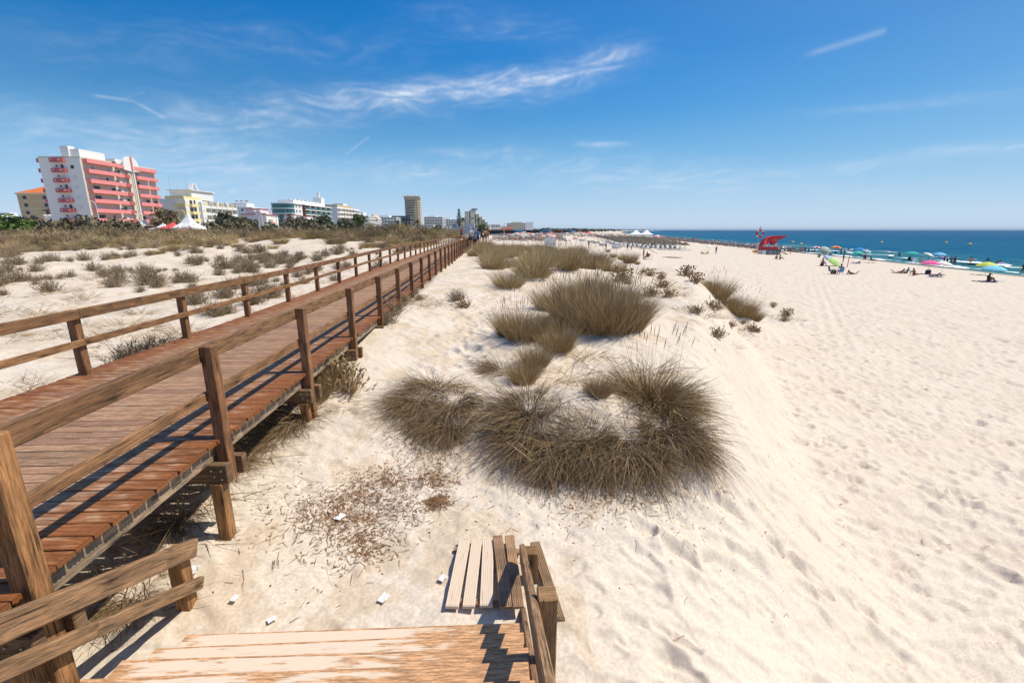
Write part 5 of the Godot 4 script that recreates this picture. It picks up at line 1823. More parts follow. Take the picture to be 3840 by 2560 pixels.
	for q in bars:
		p = at(q[0], 860, q[1])
		var b := thing("beach_bar", q[4], "bar", Vector3(p.x, ground(p.x, q[1]) - 0.2, p.z))
		var w: float = q[2]
		bar("back_wall", Vector3(0, 1.7, -5), Vector3(w, 3.4, 0.3), M.dark_wall, b)
		bar("roof", Vector3(0, 3.5, -2), Vector3(w + 1, 0.35, 7), M[q[3]], b)
		bar("fascia", Vector3(0, 3.1, 1.6), Vector3(w + 1, 0.9, 0.25), M[q[3]], b)
		for k in 5:
			bar("post", Vector3(-w * 0.5 + w * k / 4.0, 1.5, 1.4), Vector3(0.3, 3.2, 0.3), M[q[3]], b)
		bar("counter", Vector3(0, 0.6, 0.2), Vector3(w * 0.7, 1.2, 0.8), M.awning_red if q[3] == "brown_wood" else M.metal_grey, b)
	# far shore under pines
	var hl := MB.new()
	for k in 60:
		var a := Vector2(-120.0 + 20.0 * k, 900.0 + 45.0 * k)
		a.x = pw(SHORE_D, SHORE_X, a.y) - 160.0 - 30.0 * sin(k * 0.7)
		for q in 14:
			var o := Vector3(a.x + rng.randfn() * 60.0, 2.0, -a.y + rng.randfn() * 30.0)
			var h := rng.randf_range(4.0, 9.0) * (1.0 if k < 40 else 0.7)
			hl.col = shade_of(Color(0.05, 0.075, 0.045), Color(0.07, 0.09, 0.055), Color(0.04, 0.055, 0.04))
			hl.lathe(o, [Vector2(1.0, 0), Vector2(h * 0.75, h * 0.45), Vector2(h * 0.6, h * 0.8), Vector2(0.0, h)], 7)
	single("pine_belt", hl.mesh(), mat("far_pines", Color(1, 1, 1), 0.95), "low dark belt of pines on the far shore", "woodland", Vector3.ZERO, 0.0, "", "stuff")


# ---------------------------------------------------------------- trees, lamps, tents along the promenade
func crown(n: int, lobes: Array, size: float, pal: Array) -> MB:
	var mb := MB.new()
	for k in n:
		var l: Array = lobes[rng.randi() % lobes.size()]
		var dir := Vector3(rng.randfn(), rng.randfn(), rng.randfn()).normalized()
		var r: float = l[1] * pow(rng.randf(), 0.45)
		var p: Vector3 = l[0] + dir * r * Vector3(1, 0.8, 1)
		var a := Vector3(rng.randfn(), rng.randfn(), rng.randfn()).normalized()
		var b := a.cross(Vector3(rng.randfn(), rng.randfn(), rng.randfn())).normalized()
		var s := size * rng.randf_range(0.6, 1.4)
		mb.col = shade_of(pal[0], pal[1], pal[2])
		mb.tri(p - a * s - b * s * 0.4, p + a * s - b * s * 0.3, p + b * s)
	return mb


func tree(called: String, label: String, px: float, d: float, h: float, w: float, pal: Array, group := "", dense := 900, tall := 1.0, category := "tree") -> void:
	var p := at(px, 850, d)
	var base := on(p.x, d)
	var t := thing(called, label, category, base, 0.0, group)
	var tr := MB.new()
	tr.col = Color(0.13, 0.095, 0.065)
	var lobes := []
	tr.tube([Vector3(0, -0.3, 0), Vector3(0.1, h * 0.3, 0), Vector3(0, h * 0.62, 0.1)], [h * 0.035, h * 0.026, h * 0.015], 6)
	var n := 9
	for k in n:
		var a := TAU * k / n + rng.randf() * 0.6
		var rr := w * 0.5 * rng.randf_range(0.35, 0.72)
		var o := Vector3(cos(a) * rr, h * rng.randf_range(0.38, 0.82) * tall, sin(a) * rr)
		lobes.append([o, w * rng.randf_range(0.16, 0.27)])
		tr.tube([Vector3(0, h * 0.3, 0), o * 0.6 + Vector3(0, h * 0.08, 0), o], [h * 0.014, h * 0.009, h * 0.004], 4, false)
	lobes.append([Vector3(0, h * 0.78, 0), w * 0.26])
	lobes.append([Vector3(rng.randfn() * 0.2, h * 0.6, 0), w * 0.3])
	part("trunk", tr.mesh(), M.bark, t)
	part("crown", crown(dense, lobes, w * 0.05 + 0.06, pal).mesh(), M.leafage, t)


func make_promenade() -> void:
	mat("bark", Color(1, 1, 1), 0.9)
	var lf := mat("leafage", Color(1, 1, 1), 0.8)
	lf.backlight_enabled = true
	lf.backlight = Color(0.06, 0.07, 0.02)
	var dry := [Color(0.20, 0.145, 0.08), Color(0.28, 0.205, 0.12), Color(0.13, 0.10, 0.055)]
	var green := [Color(0.07, 0.10, 0.035), Color(0.115, 0.15, 0.055), Color(0.045, 0.065, 0.025)]
	var grey := [Color(0.10, 0.11, 0.07), Color(0.16, 0.165, 0.11), Color(0.07, 0.075, 0.05)]
	var bright := [Color(0.06, 0.12, 0.015), Color(0.10, 0.16, 0.03), Color(0.04, 0.08, 0.015)]
	tree("brown_tree", "brown leaved tree at the end of the pink block", 628, 138, 9.0, 8.0, dry, "", 1300)
	tree("dark_tree", "round dark green tree behind the white tent", 705, 150, 5.6, 5.5, green)
	tree("grey_green_tree", "broad grey green tree before the white yellow block", 855, 140, 8.6, 7.5, grey, "grey green trees along the promenade", 1200)
	tree("grey_green_tree", "grey green tree before the first villa", 905, 145, 7.0, 6.5, grey, "grey green trees along the promenade", 1000)
	tree("olive_tree", "pale olive tree between villa and oleander", 945, 135, 5.4, 5.0, grey, "", 800)
	tree("oleander", "rounded oleander bush dotted with white flowers beside the green net", 1012, 122, 4.2, 5.0, [green[0], green[1], Color(0.5, 0.5, 0.42)], "", 900, 0.8, "shrub")
	tree("cypress_tree", "narrow dark cypress beside the second villa", 1060, 190, 8.6, 2.6, green, "narrow cypresses by the villas", 700, 1.15)
	tree("cypress_tree", "taller brownish cypress before the second villa", 1085, 200, 10.5, 2.6, [green[0], dry[0], dry[2]], "narrow cypresses by the villas", 700, 1.15)
	tree("dry_bush", "rounded dry bush before the second villa", 1120, 120, 5.0, 8.5, [dry[0], grey[0], dry[2]], "", 1100, 0.75, "shrub")
	tree("grey_green_tree", "wide grey green tree before the glass fronted hotel", 1210, 150, 7.6, 8.0, grey, "grey green trees along the promenade", 1200)
	tree("grey_green_tree", "grey green tree at the end of the glass fronted hotel", 1300, 160, 7.4, 7.5, grey, "grey green trees along the promenade", 1100)
	tree("dark_tree", "dark green tree before the tan topped hotel", 1345, 170, 9.5, 7.0, green, "", 1100)
	tree("hedge_bush", "dark clipped bush at the foot of the glass fronted hotel", 1175, 140, 4.0, 6.5, green, "", 800, 0.75, "shrub")
	tree("hedge_bush", "bright green low bush between the two grey green trees", 1255, 150, 4.2, 6.0, bright, "", 800, 0.75, "shrub")
	for q in [[30, 95, 3.8, 9.0, "bright green bush in front of the low white houses"], [85, 100, 3.6, 8.0, "bright green bush in front of the tan house"], [-30, 92, 3.6, 8.0, "bright green bush at the edge of the scrub"]]:
		tree("green_bush", q[4], q[0], q[1], q[2], q[3], bright, "green bushes before the houses", 1200, 0.75, "shrub")
	for q in [[125, 105, 4.8, 7.0, "tall grey bush before the tan house"], [185, 100, 3.2, 8.0, "dark brown bush before the gable of the pink block"], [250, 105, 3.6, 9.0, "dark brown bush below the corner of the pink block"], [330, 105, 4.0, 10.0, "wide brown bush before the sea front of the pink block"], [420, 110, 3.9, 10.0, "wide brown bush below the stair tower of the pink block"], [500, 108, 3.2, 8.0, "brown bush beside the forked lamp post"], [790, 115, 3.5, 8.0, "brown bush beside the thatched bar roof"], [900, 105, 4.2, 7.0, "rounded brown bush below the first villa"], [1150, 105, 3.4, 9.0, "brown bush under the wide grey green tree"], [1240, 110, 3.0, 8.0, "brown bush before the bright green low bush"]]:
		tree("brown_bush", q[4], q[0], q[1], q[2], q[3], [dry[0], grey[0], dry[1]], "brown bushes along the promenade", 1100, 0.7, "shrub")
	for q in [[1490, 190, "palm with drooping fronds before the dark framed building"], [1565, 185, "palm with drooping fronds at the foot of the tan tower"], [1735, 250, "slim palm beside the grey beach restaurant"], [1793, 260, "slim palm before the stepped hotel"]]:
		palm(q[0], q[1], q[2], 6.0 if q[0] < 1600 else 8.5)
	tree("dark_tree", "low dark tree beside the palm below the tan tower", 1520, 190, 5.0, 8.0, green, "", 900, 0.8)
	tree("dark_tree", "dark bush mass before the grey beach restaurant", 1640, 190, 4.6, 9.0, [green[0], grey[2], green[2]], "", 1000, 0.75)
	tree("dark_tree", "dark tree between grey restaurant and stepped hotel", 1805, 255, 7.0, 6.5, green, "", 800)
	# norfolk pine
	var np := at(1722, 850, 330)
	var t := thing("norfolk_pine", "tall tiered norfolk pine beside the stepped hotel", "tree", Vector3(np.x, 3, np.z))
	var tr := MB.new()
	tr.col = Color(0.1, 0.075, 0.055)
	tr.tube([Vector3(0, -0.3, 0), Vector3(0, 17.5, 0)], [0.4, 0.06], 6)
	part("trunk", tr.mesh(), M.bark, t)
	var cw := MB.new()
	for k in 15:
		var y := 2.4 + k * 1.02
		var rr := 4.0 * (1.0 - k / 16.0)
		for a in 9:
			var w := TAU * a / 9.0 + k * 0.35
			for q in 16:
				var s := rng.randf_range(0.15, 1.0)
				var o := Vector3(cos(w) * rr * s, y + 0.5 * s + rng.randfn() * 0.12, sin(w) * rr * s)
				var dv := Vector3(rng.randfn(), rng.randfn() * 0.5, rng.randfn()).normalized() * 0.4
				cw.col = shade_of(green[0], green[2], grey[2])
				cw.tri(o - dv, o + dv, o + Vector3(rng.randfn(), 0.6, rng.randfn()) * 0.3)
	part("crown", cw.mesh(), M.leafage, t)
	lamps_and_tents()


func palm(px: float, d: float, label: String, h: float) -> void:
	var p := at(px, 850, d)
	var t := thing("palm_tree", label, "tree", on(p.x, d), 0.0, "palms near the beach restaurant")
	var tr := MB.new()
	tr.col = Color(0.16, 0.12, 0.08)
	tr.tube([Vector3(0, -0.3, 0), Vector3(0.15, h * 0.5, 0), Vector3(0.1, h, 0)], [0.3, 0.22, 0.2], 7)
	part("trunk", tr.mesh(), M.bark, t)
	var cw := MB.new()
	for k in 30:
		var a := TAU * k / 30.0 + rng.randf() * 0.4
		var le := rng.randf_range(0.2, 1.7)
		var dir := Vector3(cos(a) * sin(le), cos(le), sin(a) * sin(le))
		cw.col = shade_of(Color(0.06, 0.08, 0.03), Color(0.1, 0.11, 0.05), Color(0.14, 0.12, 0.06))
		cw.blade(Vector3(0.1, h, 0), dir, dir.cross(Vector3.UP).normalized(), 2.7, 0.5, 0.45, 4)
	part("crown", cw.mesh(), M.leafage, t)


func lamps_and_tents() -> void:
	# street lamps: kind 0 curved arm, 1 twin globe, 2 plain mast
	var lp := [[375, 120, 8.4, 0, "white lamp post with a curved arm before the sea front of the pink block"], [527, 112, 4.6, 1, "white forked lamp post with two heads below the pink block"], [972, 112, 5.4, 1, "white forked lamp post beside the green net"], [987, 165, 7.6, 0, "white lamp post with a curved arm before the first villa"], [845, 165, 9.6, 2, "tall thin mast before the grey green tree"], [700, 165, 9.0, 0, "yellowish lamp post with a curved arm before the white yellow block"], [952, 170, 8.0, 2, "thin mast at the corner of the first villa"], [1038, 175, 8.0, 2, "thin mast with a dark floodlight before the second villa"], [1075, 175, 11.0, 2, "tallest thin mast between the cypresses"], [1232, 165, 6.0, 2, "leaning thin mast before the glass fronted hotel"], [1682, 190, 3.6, 1, "small white lamp post before the grey beach restaurant"], [1890, 140, 5.6, 2, "thin white flagless mast beside the beach bars"], [185, 120, 5.0, 1, "white double headed lamp at the foot of the pink block's gable"]]
	for q in lp:
		var p := at(q[0], 850, q[1])
		var t := thing("street_lamp", q[4], "lamp post", on(p.x, q[1]), 0.0, "lamp posts along the promenade")
		var h: float = q[2]
		var mb := MB.new()
		mb.tube([Vector3(0, -0.2, 0), Vector3(0, h * 0.8, 0), Vector3(0, h, 0)], [0.11, 0.08, 0.06], 6)
		part("pole", mb.mesh(), M.cloth_white if q[3] < 2 else M.metal_grey, t)
		if q[3] == 0:
			var ar := MB.new()
			ar.tube([Vector3(0, h, 0), Vector3(-0.3, h + 0.6, 0), Vector3(-1.1, h + 0.95, 0), Vector3(-1.9, h + 0.9, 0)], [0.07, 0.07, 0.06, 0.06], 6)
			part("arm", ar.mesh(), M.cloth_white, t)
			bar("lamp_head", Vector3(-2.2, h + 0.86, 0), Vector3(0.8, 0.16, 0.3), M.cloth_white, t)
		elif q[3] == 1:
			var ar := MB.new()
			ar.tube([Vector3(-0.6, h + 0.6, 0), Vector3(-0.5, h + 0.15, 0), Vector3(0, h, 0), Vector3(0.5, h + 0.15, 0), Vector3(0.6, h + 0.6, 0)], [0.05, 0.05, 0.06, 0.05, 0.05], 6)
			part("arm", ar.mesh(), M.cloth_white, t)
			for x in [-0.6, 0.6]:
				var gl := MB.new()
				gl.lathe(Vector3.ZERO, [Vector2(0.1, 0), Vector2(0.42, 0.12), Vector2(0.42, 0.2), Vector2(0.0, 0.36)], 10)
				part("lamp_head", gl.mesh(), M.cloth_white, t, Vector3(x, h + 0.55, 0))
		else:
			bar("lamp_head", Vector3(0.2, h, 0), Vector3(0.5, 0.2, 0.25), M.metal_grey, t)
	# peaked tents and the snack bar
	var tents := [[709, 105, 3.2, 4.6, "cloth_white", "white peaked tent between the scrub and the white yellow block"], [648, 108, 1.5, 4.8, "cloth_red", "red parasol roof beside the white peaked tent"], [612, 110, 1.3, 4.0, "cloth_white", "low white and red canopy beside the red parasol roof"]]
	for q in tents:
		var p := at(q[0], 850, q[1])
		var t := thing("peaked_tent", q[5], "tent", on(p.x, q[1]))
		var w: float = q[3] * 0.5
		var h: float = q[2]
		var mb := MB.new()
		for k in 4:
			var a0 := PI * 0.25 + PI * 0.5 * k
			var a1 := a0 + PI * 0.5
			var pr := [[1.414 * w, 0.0], [0.7 * w, h * 0.3], [0.25 * w, h * 0.68], [0.02, h]]
			for j in 3:
				var r0: float = pr[j][0]
				var r1: float = pr[j + 1][0]
				mb.quad(Vector3(sin(a0) * r0, pr[j][1], cos(a0) * r0), Vector3(sin(a1) * r0, pr[j][1], cos(a1) * r0), Vector3(sin(a1) * r1, pr[j + 1][1], cos(a1) * r1), Vector3(sin(a0) * r1, pr[j + 1][1], cos(a0) * r1))
			var r: float = 1.414 * w
			mb.quad(Vector3(sin(a0) * r, -0.35, cos(a0) * r), Vector3(sin(a1) * r, -0.35, cos(a1) * r), Vector3(sin(a1) * r, 0, cos(a1) * r), Vector3(sin(a0) * r, 0, cos(a0) * r))
		part("canopy", mb.mesh(), M[q[4]], t, Vector3(0, 2.3, 0))
		for sx in [-1, 1]:
			for sz in [-1, 1]:
				bar("leg", Vector3(sx * w * 0.95, 1.1, sz * w * 0.95), Vector3(0.1, 2.3, 0.1), M.cloth_white, t)
	var p := at(590, 855, 118)
	var sb := thing("snack_bar", "dark timber snack bar with thatched edge behind the red parasol roof", "bar", on(p.x, 118))
	bar("wall", Vector3(4, 1.2, -2), Vector3(20, 2.6, 4), M.brown_wood, sb)
	bar("roof", Vector3(5, 2.7, -1.6), Vector3(23, 0.3, 6), M.brown_wood, sb)
	for k in 6:
		bar("post", Vector3(-5.0 + 4.0 * k, 1.2, 1.0), Vector3(0.2, 2.6, 0.2), M.brown_wood, sb)
	bar("counter", Vector3(2, 0.7, 0.8), Vector3(12, 0.9, 0.4), M.grey_wall, sb)
	var dish := MB.new()
	dish.lathe(Vector3.ZERO, [Vector2(0.0, 0.0), Vector2(0.5, 0.08), Vector2(0.8, 0.28)], 14)
	part("satellite_dish", dish.mesh(), M.cloth_white, sb, Vector3(-3, 3.6, 0), Basis(Vector3.RIGHT, 1.2))
	# green windbreak net on stakes
	p = at(985, 868, 100)
	var gn := thing("green_net", "bright green windbreak net strung before the oleander", "fence", on(p.x, 100))
	var mb := MB.new()
	for k in 10:
		var a := -1.5 + 0.3 * k
		mb.quad(Vector3(a, 0.0, 0.12 * sin(k * 1.7)), Vector3(a + 0.3, 0.0, 0.12 * sin((k + 1) * 1.7)), Vector3(a + 0.3, 1.2 + 0.12 * sin(k * 2.0 + 2.0), 0.0), Vector3(a, 1.2 + 0.12 * sin(k * 2.0), 0.0))
	part("net", mb.mesh(), M.green_net, gn)
	for x in [-1.5, 0.0, 1.5]:
		bar("stake", Vector3(x, 0.7, -0.06), Vector3(0.07, 1.5, 0.07), M.brown_wood, gn)


# ---------------------------------------------------------------- people
# joints of each pose in metres, facing +z: hip, chest, neck, head, then shoulder/elbow/wrist/hand and hip/knee/ankle/toe for each side
func pose(kind: String) -> Dictionary:
	var j := {"pel": Vector3(0, 0.93, 0), "belly": Vector3(0, 1.1, 0.01), "chest": Vector3(0, 1.3, 0), "neck": Vector3(0, 1.48, -0.01), "head": Vector3(0, 1.6, 0.02), "crown": Vector3(0, 1.66, 0)}
	for s in [-1.0, 1.0]:
		var k := "l" if s < 0 else "r"
		j["sh" + k] = Vector3(0.18 * s, 1.40, -0.01)
		j["el" + k] = Vector3(0.23 * s, 1.12, -0.02)
		j["wr" + k] = Vector3(0.24 * s, 0.87, 0.05)
		j["ha" + k] = Vector3(0.235 * s, 0.78, 0.08)
		j["hp" + k] = Vector3(0.09 * s, 0.90, 0)
		j["kn" + k] = Vector3(0.10 * s, 0.49, 0.02)
		j["an" + k] = Vector3(0.10 * s, 0.08, -0.03)
		j["to" + k] = Vector3(0.12 * s, 0.03, 0.13)
	match kind:
		"walk":
			j.knl = Vector3(-0.09, 0.50, 0.16); j.anl = Vector3(-0.09, 0.10, 0.24); j.tol = Vector3(-0.1, 0.06, 0.40)
			j.knr = Vector3(0.09, 0.48, -0.02); j.anr = Vector3(0.09, 0.14, -0.28); j.tor = Vector3(0.1, 0.04, -0.16)
			j.ell = Vector3(-0.24, 1.13, -0.12); j.wrl = Vector3(-0.24, 0.92, -0.20); j.hal = Vector3(-0.24, 0.84, -0.2)
			j.elr = Vector3(0.24, 1.14, 0.08); j.wrr = Vector3(0.23, 0.95, 0.22); j.har = Vector3(0.22, 0.89, 0.28)
		"hips":
			for s in [["l", -1.0], ["r", 1.0]]:
				j["el" + s[0]] = Vector3(0.38 * s[1], 1.17, -0.08); j["wr" + s[0]] = Vector3(0.2 * s[1], 1.01, 0.02); j["ha" + s[0]] = Vector3(0.14 * s[1], 0.98, 0.07)
		"behind":
			for s in [["l", -1.0], ["r", 1.0]]:
				j["el" + s[0]] = Vector3(0.28 * s[1], 1.14, -0.14); j["wr" + s[0]] = Vector3(0.1 * s[1], 0.98, -0.17); j["ha" + s[0]] = Vector3(0.02 * s[1], 0.95, -0.17)
		"phone":
			j.elr = Vector3(0.25, 1.14, 0.1); j.wrr = Vector3(0.16, 1.28, 0.28); j.har = Vector3(0.13, 1.34, 0.33)
			j.ell = Vector3(-0.25, 1.14, 0.08); j.wrl = Vector3(-0.1, 1.24, 0.27); j.hal = Vector3(-0.06, 1.3, 0.31)
		"bend":
			j.chest = Vector3(0, 1.22, 0.24); j.belly = Vector3(0, 1.06, 0.08); j.neck = Vector3(0, 1.33, 0.38); j.head = Vector3(0, 1.38, 0.5); j.crown = Vector3(0, 1.44, 0.52)
			for s in [["l", -1.0], ["r", 1.0]]:
				j["sh" + s[0]] = Vector3(0.18 * s[1], 1.27, 0.30); j["el" + s[0]] = Vector3(0.22 * s[1], 1.0, 0.38); j["wr" + s[0]] = Vector3(0.2 * s[1], 0.8, 0.5); j["ha" + s[0]] = Vector3(0.18 * s[1], 0.72, 0.54)
		"sit":
			j = shifted(j, Vector3(0, -0.82, 0))
			for s in [["l", -1.0], ["r", 1.0]]:
				j["kn" + s[0]] = Vector3(0.13 * s[1], 0.40, 0.36); j["an" + s[0]] = Vector3(0.12 * s[1], 0.07, 0.62); j["to" + s[0]] = Vector3(0.13 * s[1], 0.08, 0.77)
				j["el" + s[0]] = Vector3(0.24 * s[1], 0.34, 0.12); j["wr" + s[0]] = Vector3(0.16 * s[1], 0.34, 0.34); j["ha" + s[0]] = Vector3(0.1 * s[1], 0.36, 0.4)
			j.head += Vector3(0, -0.02, 0.06); j.crown += Vector3(0, -0.02, 0.05)
		"sit_back":
			j = shifted(j, Vector3(0, -0.82, 0))
			for n in ["chest", "neck", "head", "crown", "belly", "shl", "shr"]:
				j[n] += Vector3(0, -0.04, -(j[n].y) * 0.35)
			for s in [["l", -1.0], ["r", 1.0]]:
				j["kn" + s[0]] = Vector3(0.12 * s[1], 0.2 + 0.12 * s[1], 0.42); j["an" + s[0]] = Vector3(0.12 * s[1], 0.06, 0.78 - 0.1 * s[1]); j["to" + s[0]] = Vector3(0.15 * s[1], 0.16, 0.86 - 0.1 * s[1])
				j["el" + s[0]] = Vector3(0.27 * s[1], 0.26, -0.34); j["wr" + s[0]] = Vector3(0.26 * s[1], 0.05, -0.36); j["ha" + s[0]] = Vector3(0.26 * s[1], 0.03, -0.42)
		"chair":
			j = shifted(j, Vector3(0, -0.48, 0))
			for s in [["l", -1.0], ["r", 1.0]]:
				j["kn" + s[0]] = Vector3(0.13 * s[1], 0.44, 0.42); j["an" + s[0]] = Vector3(0.12 * s[1], 0.08, 0.46); j["to" + s[0]] = Vector3(0.13 * s[1], 0.04, 0.62)
				j["el" + s[0]] = Vector3(0.26 * s[1], 0.66, 0.08); j["wr" + s[0]] = Vector3(0.2 * s[1], 0.6, 0.32); j["ha" + s[0]] = Vector3(0.16 * s[1], 0.58, 0.4)
		"prone":
			# lies along z, head towards +z, propped on the elbows
			j = {"pel": Vector3(0, 0.13, 0), "belly": Vector3(0, 0.14, 0.17), "chest": Vector3(0, 0.24, 0.36), "neck": Vector3(0, 0.35, 0.5), "head": Vector3(0, 0.43, 0.57), "crown": Vector3(0, 0.48, 0.55)}
			for s in [["l", -1.0], ["r", 1.0]]:
				j["sh" + s[0]] = Vector3(0.18 * s[1], 0.27, 0.44); j["el" + s[0]] = Vector3(0.24 * s[1], 0.06, 0.52); j["wr" + s[0]] = Vector3(0.12 * s[1], 0.06, 0.74); j["ha" + s[0]] = Vector3(0.06 * s[1], 0.07, 0.8)
				j["hp" + s[0]] = Vector3(0.09 * s[1], 0.11, -0.03); j["kn" + s[0]] = Vector3(0.11 * s[1], 0.08, -0.45); j["an" + s[0]] = Vector3(0.11 * s[1], 0.09 + (0.3 if s[1] > 0 else 0.0), -0.84); j["to" + s[0]] = Vector3(0.12 * s[1], 0.05 + (0.4 if s[1] > 0 else 0.0), -0.97)
		"back":
			j = {"pel": Vector3(0, 0.13, 0), "belly": Vector3(0, 0.13, 0.17), "chest": Vector3(0, 0.14, 0.38), "neck": Vector3(0, 0.13, 0.56), "head": Vector3(0, 0.15, 0.69), "crown": Vector3(0, 0.13, 0.75)}
			for s in [["l", -1.0], ["r", 1.0]]:
				j["sh" + s[0]] = Vector3(0.18 * s[1], 0.12, 0.49); j["el" + s[0]] = Vector3(0.3 * s[1], 0.07, 0.24); j["wr" + s[0]] = Vector3(0.28 * s[1], 0.06, 0.0); j["ha" + s[0]] = Vector3(0.27 * s[1], 0.05, -0.08)
				j["hp" + s[0]] = Vector3(0.09 * s[1], 0.12, -0.03); j["kn" + s[0]] = Vector3(0.12 * s[1], 0.42 if s[1] > 0 else 0.1, -0.36); j["an" + s[0]] = Vector3(0.12 * s[1], 0.07, -0.55 if s[1] > 0 else -0.84); j["to" + s[0]] = Vector3(0.13 * s[1], 0.08 if s[1] > 0 else 0.2, -0.68 if s[1] > 0 else -0.9)
	return j


func shifted(j: Dictionary, o: Vector3) -> Dictionary:
	for k in j:
		j[k] += o
	return j


var bodies := {}


# one continuous skin over the joints: smooth union of tapered capsules, meshed as surface nets
func body(kind: String) -> Dictionary:
	if bodies.has(kind):
		return bodies[kind]
	var j := pose(kind)
	# bone: from, to, radius, radius, region (0 skin, 1 trunk, 2 pelvis, 3 head, 4 thigh, 5 upper arm)
	var bones := [[j.pel, j.belly, 0.135, 0.115, 2], [j.belly, j.chest, 0.115, 0.135, 1], [j.chest, j.neck, 0.12, 0.062, 1], [j.neck, j.head, 0.055, 0.085, 3], [j.head, j.crown, 0.088, 0.095, 3]]
	var nose: Vector3 = j.head + (Vector3(0, -0.01, 0.1) if kind != "back" else Vector3(0, 0.1, 0.0))
	bones.append([j.head, nose, 0.03, 0.016, 3])
	for s in ["l", "r"]:
		bones.append([j.chest + (j["sh" + s] - j.chest) * 0.4, j["sh" + s], 0.09, 0.064, 1])
		bones.append([j["sh" + s], j["el" + s], 0.052, 0.04, 5])
		bones.append([j["el" + s], j["wr" + s], 0.04, 0.029, 0])
		bones.append([j["wr" + s], j["ha" + s], 0.032, 0.034, 0])
		bones.append([j["hp" + s], j["kn" + s], 0.088, 0.056, 4])
		bones.append([j["kn" + s], j["an" + s], 0.056, 0.036, 0])
		bones.append([j["an" + s], j["to" + s], 0.042, 0.034, 0])
	var lo := Vector3.ONE * 9.0
	var hi := -lo
	for b in bones:
		for q in 2:
			lo = lo.min(b[q] - Vector3.ONE * 0.2)
			hi = hi.max(b[q] + Vector3.ONE * 0.2)
	var c := 0.034
	var nx := int((hi.x - lo.x) / c) + 1
	var ny := int((hi.y - lo.y) / c) + 1
	var nz := int((hi.z - lo.z) / c) + 1
	var f := PackedFloat32Array()
	f.resize(nx * ny * nz)
	f.fill(0.5)
	for b in bones:
		var a: Vector3 = b[0]
		var ab: Vector3 = b[1] - b[0]
		var l2 := maxf(ab.length_squared(), 1e-6)
		var r0: float = b[2]
		var r1: float = b[3]
		var pad := maxf(r0, r1) + 0.09
		var p0 := ((a.min(b[1]) - Vector3.ONE * pad - lo) / c).floor().max(Vector3.ZERO)
		var p1 := ((a.max(b[1]) + Vector3.ONE * pad - lo) / c).ceil()
		for z in range(int(p0.z), mini(int(p1.z), nz - 1) + 1):
			for y in range(int(p0.y), mini(int(p1.y), ny - 1) + 1):
				for x in range(int(p0.x), mini(int(p1.x), nx - 1) + 1):
					var p := lo + Vector3(x, y, z) * c
					var t := clampf((p - a).dot(ab) / l2, 0.0, 1.0)
					var dd := (p - a - ab * t).length() - lerpf(r0, r1, t)
					var k := (z * ny + y) * nx + x
					var o := f[k]
					var h := clampf(0.5 + 0.5 * (o - dd) / 0.035, 0.0, 1.0)
					f[k] = lerpf(o, dd, h) - 0.035 * h * (1.0 - h)
	var v := PackedVector3Array()
	var n := PackedVector3Array()
	var reg := PackedInt32Array()
	var ix := PackedInt32Array()
	var id := PackedInt32Array()
	id.resize(f.size())
	id.fill(-1)
	var sy := nx
	var sz := nx * ny
	for z in nz - 1:
		for y in ny - 1:
			for x in nx - 1:
				var k := z * sz + y * sy + x
				var m := 0
				for q in 8:
					if f[k + (q & 1) + ((q >> 1) & 1) * sy + (q >> 2) * sz] < 0.0:
						m += 1
				if m == 0 or m == 8:
					continue
				var sum := Vector3.ZERO
				var cnt := 0
				for e in [[0, 1], [2, 3], [4, 5], [6, 7], [0, 2], [1, 3], [4, 6], [5, 7], [0, 4], [1, 5], [2, 6], [3, 7]]:
					var qa: int = e[0]
					var qb: int = e[1]
					var fa := f[k + (qa & 1) + ((qa >> 1) & 1) * sy + (qa >> 2) * sz]
					var fb := f[k + (qb & 1) + ((qb >> 1) & 1) * sy + (qb >> 2) * sz]
					if (fa < 0.0) != (fb < 0.0):
						var t := fa / (fa - fb)
						sum += Vector3(qa & 1, (qa >> 1) & 1, qa >> 2).lerp(Vector3(qb & 1, (qb >> 1) & 1, qb >> 2), t)
						cnt += 1
				id[k] = v.size()
				var pos := lo + (Vector3(x, y, z) + sum / cnt) * c
				v.append(pos)
				n.append(Vector3(f[k + 1] - f[k], f[k + sy] - f[k], f[k + sz] - f[k]).normalized())
				var best := 9.0
				var br := 0
				for b in bones:
					var ab: Vector3 = b[1] - b[0]
					var t := clampf((pos - b[0]).dot(ab) / maxf(ab.length_squared(), 1e-6), 0.0, 1.0)
					var dd: float = (pos - b[0] - ab * t).length() - lerpf(b[2], b[3], t)
					if dd < best:
						best = dd
						br = b[4]
						if br == 4 and t > 0.62: br = 0
						if br == 5 and t > 0.55: br = 0
				if br == 3:
					var rel: Vector3 = pos - j.head
					var upw: Vector3 = (j.crown - j.neck).normalized()
					var fw: Vector3 = (nose - j.head).normalized()
					br = 6 if rel.dot(upw) > 0.045 or rel.dot(fw) < -0.015 and rel.dot(upw) > -0.07 else 0
				reg.append(br)
	for z in range(1, nz - 1):
		for y in range(1, ny - 1):
			for x in range(1, nx - 1):
				var k := z * sz + y * sy + x
				var s0 := f[k] < 0.0
				if s0 != (f[k + 1] < 0.0):
					net_quad(ix, id[k - sy - sz], id[k - sz], id[k], id[k - sy], s0)
				if s0 != (f[k + sy] < 0.0):
					net_quad(ix, id[k - 1 - sz], id[k - 1], id[k], id[k - sz], s0)
				if s0 != (f[k + sz] < 0.0):
					net_quad(ix, id[k - 1 - sy], id[k - sy], id[k], id[k - 1], s0)
	bodies[kind] = {"v": v, "n": n, "r": reg, "i": ix}
	return bodies[kind]


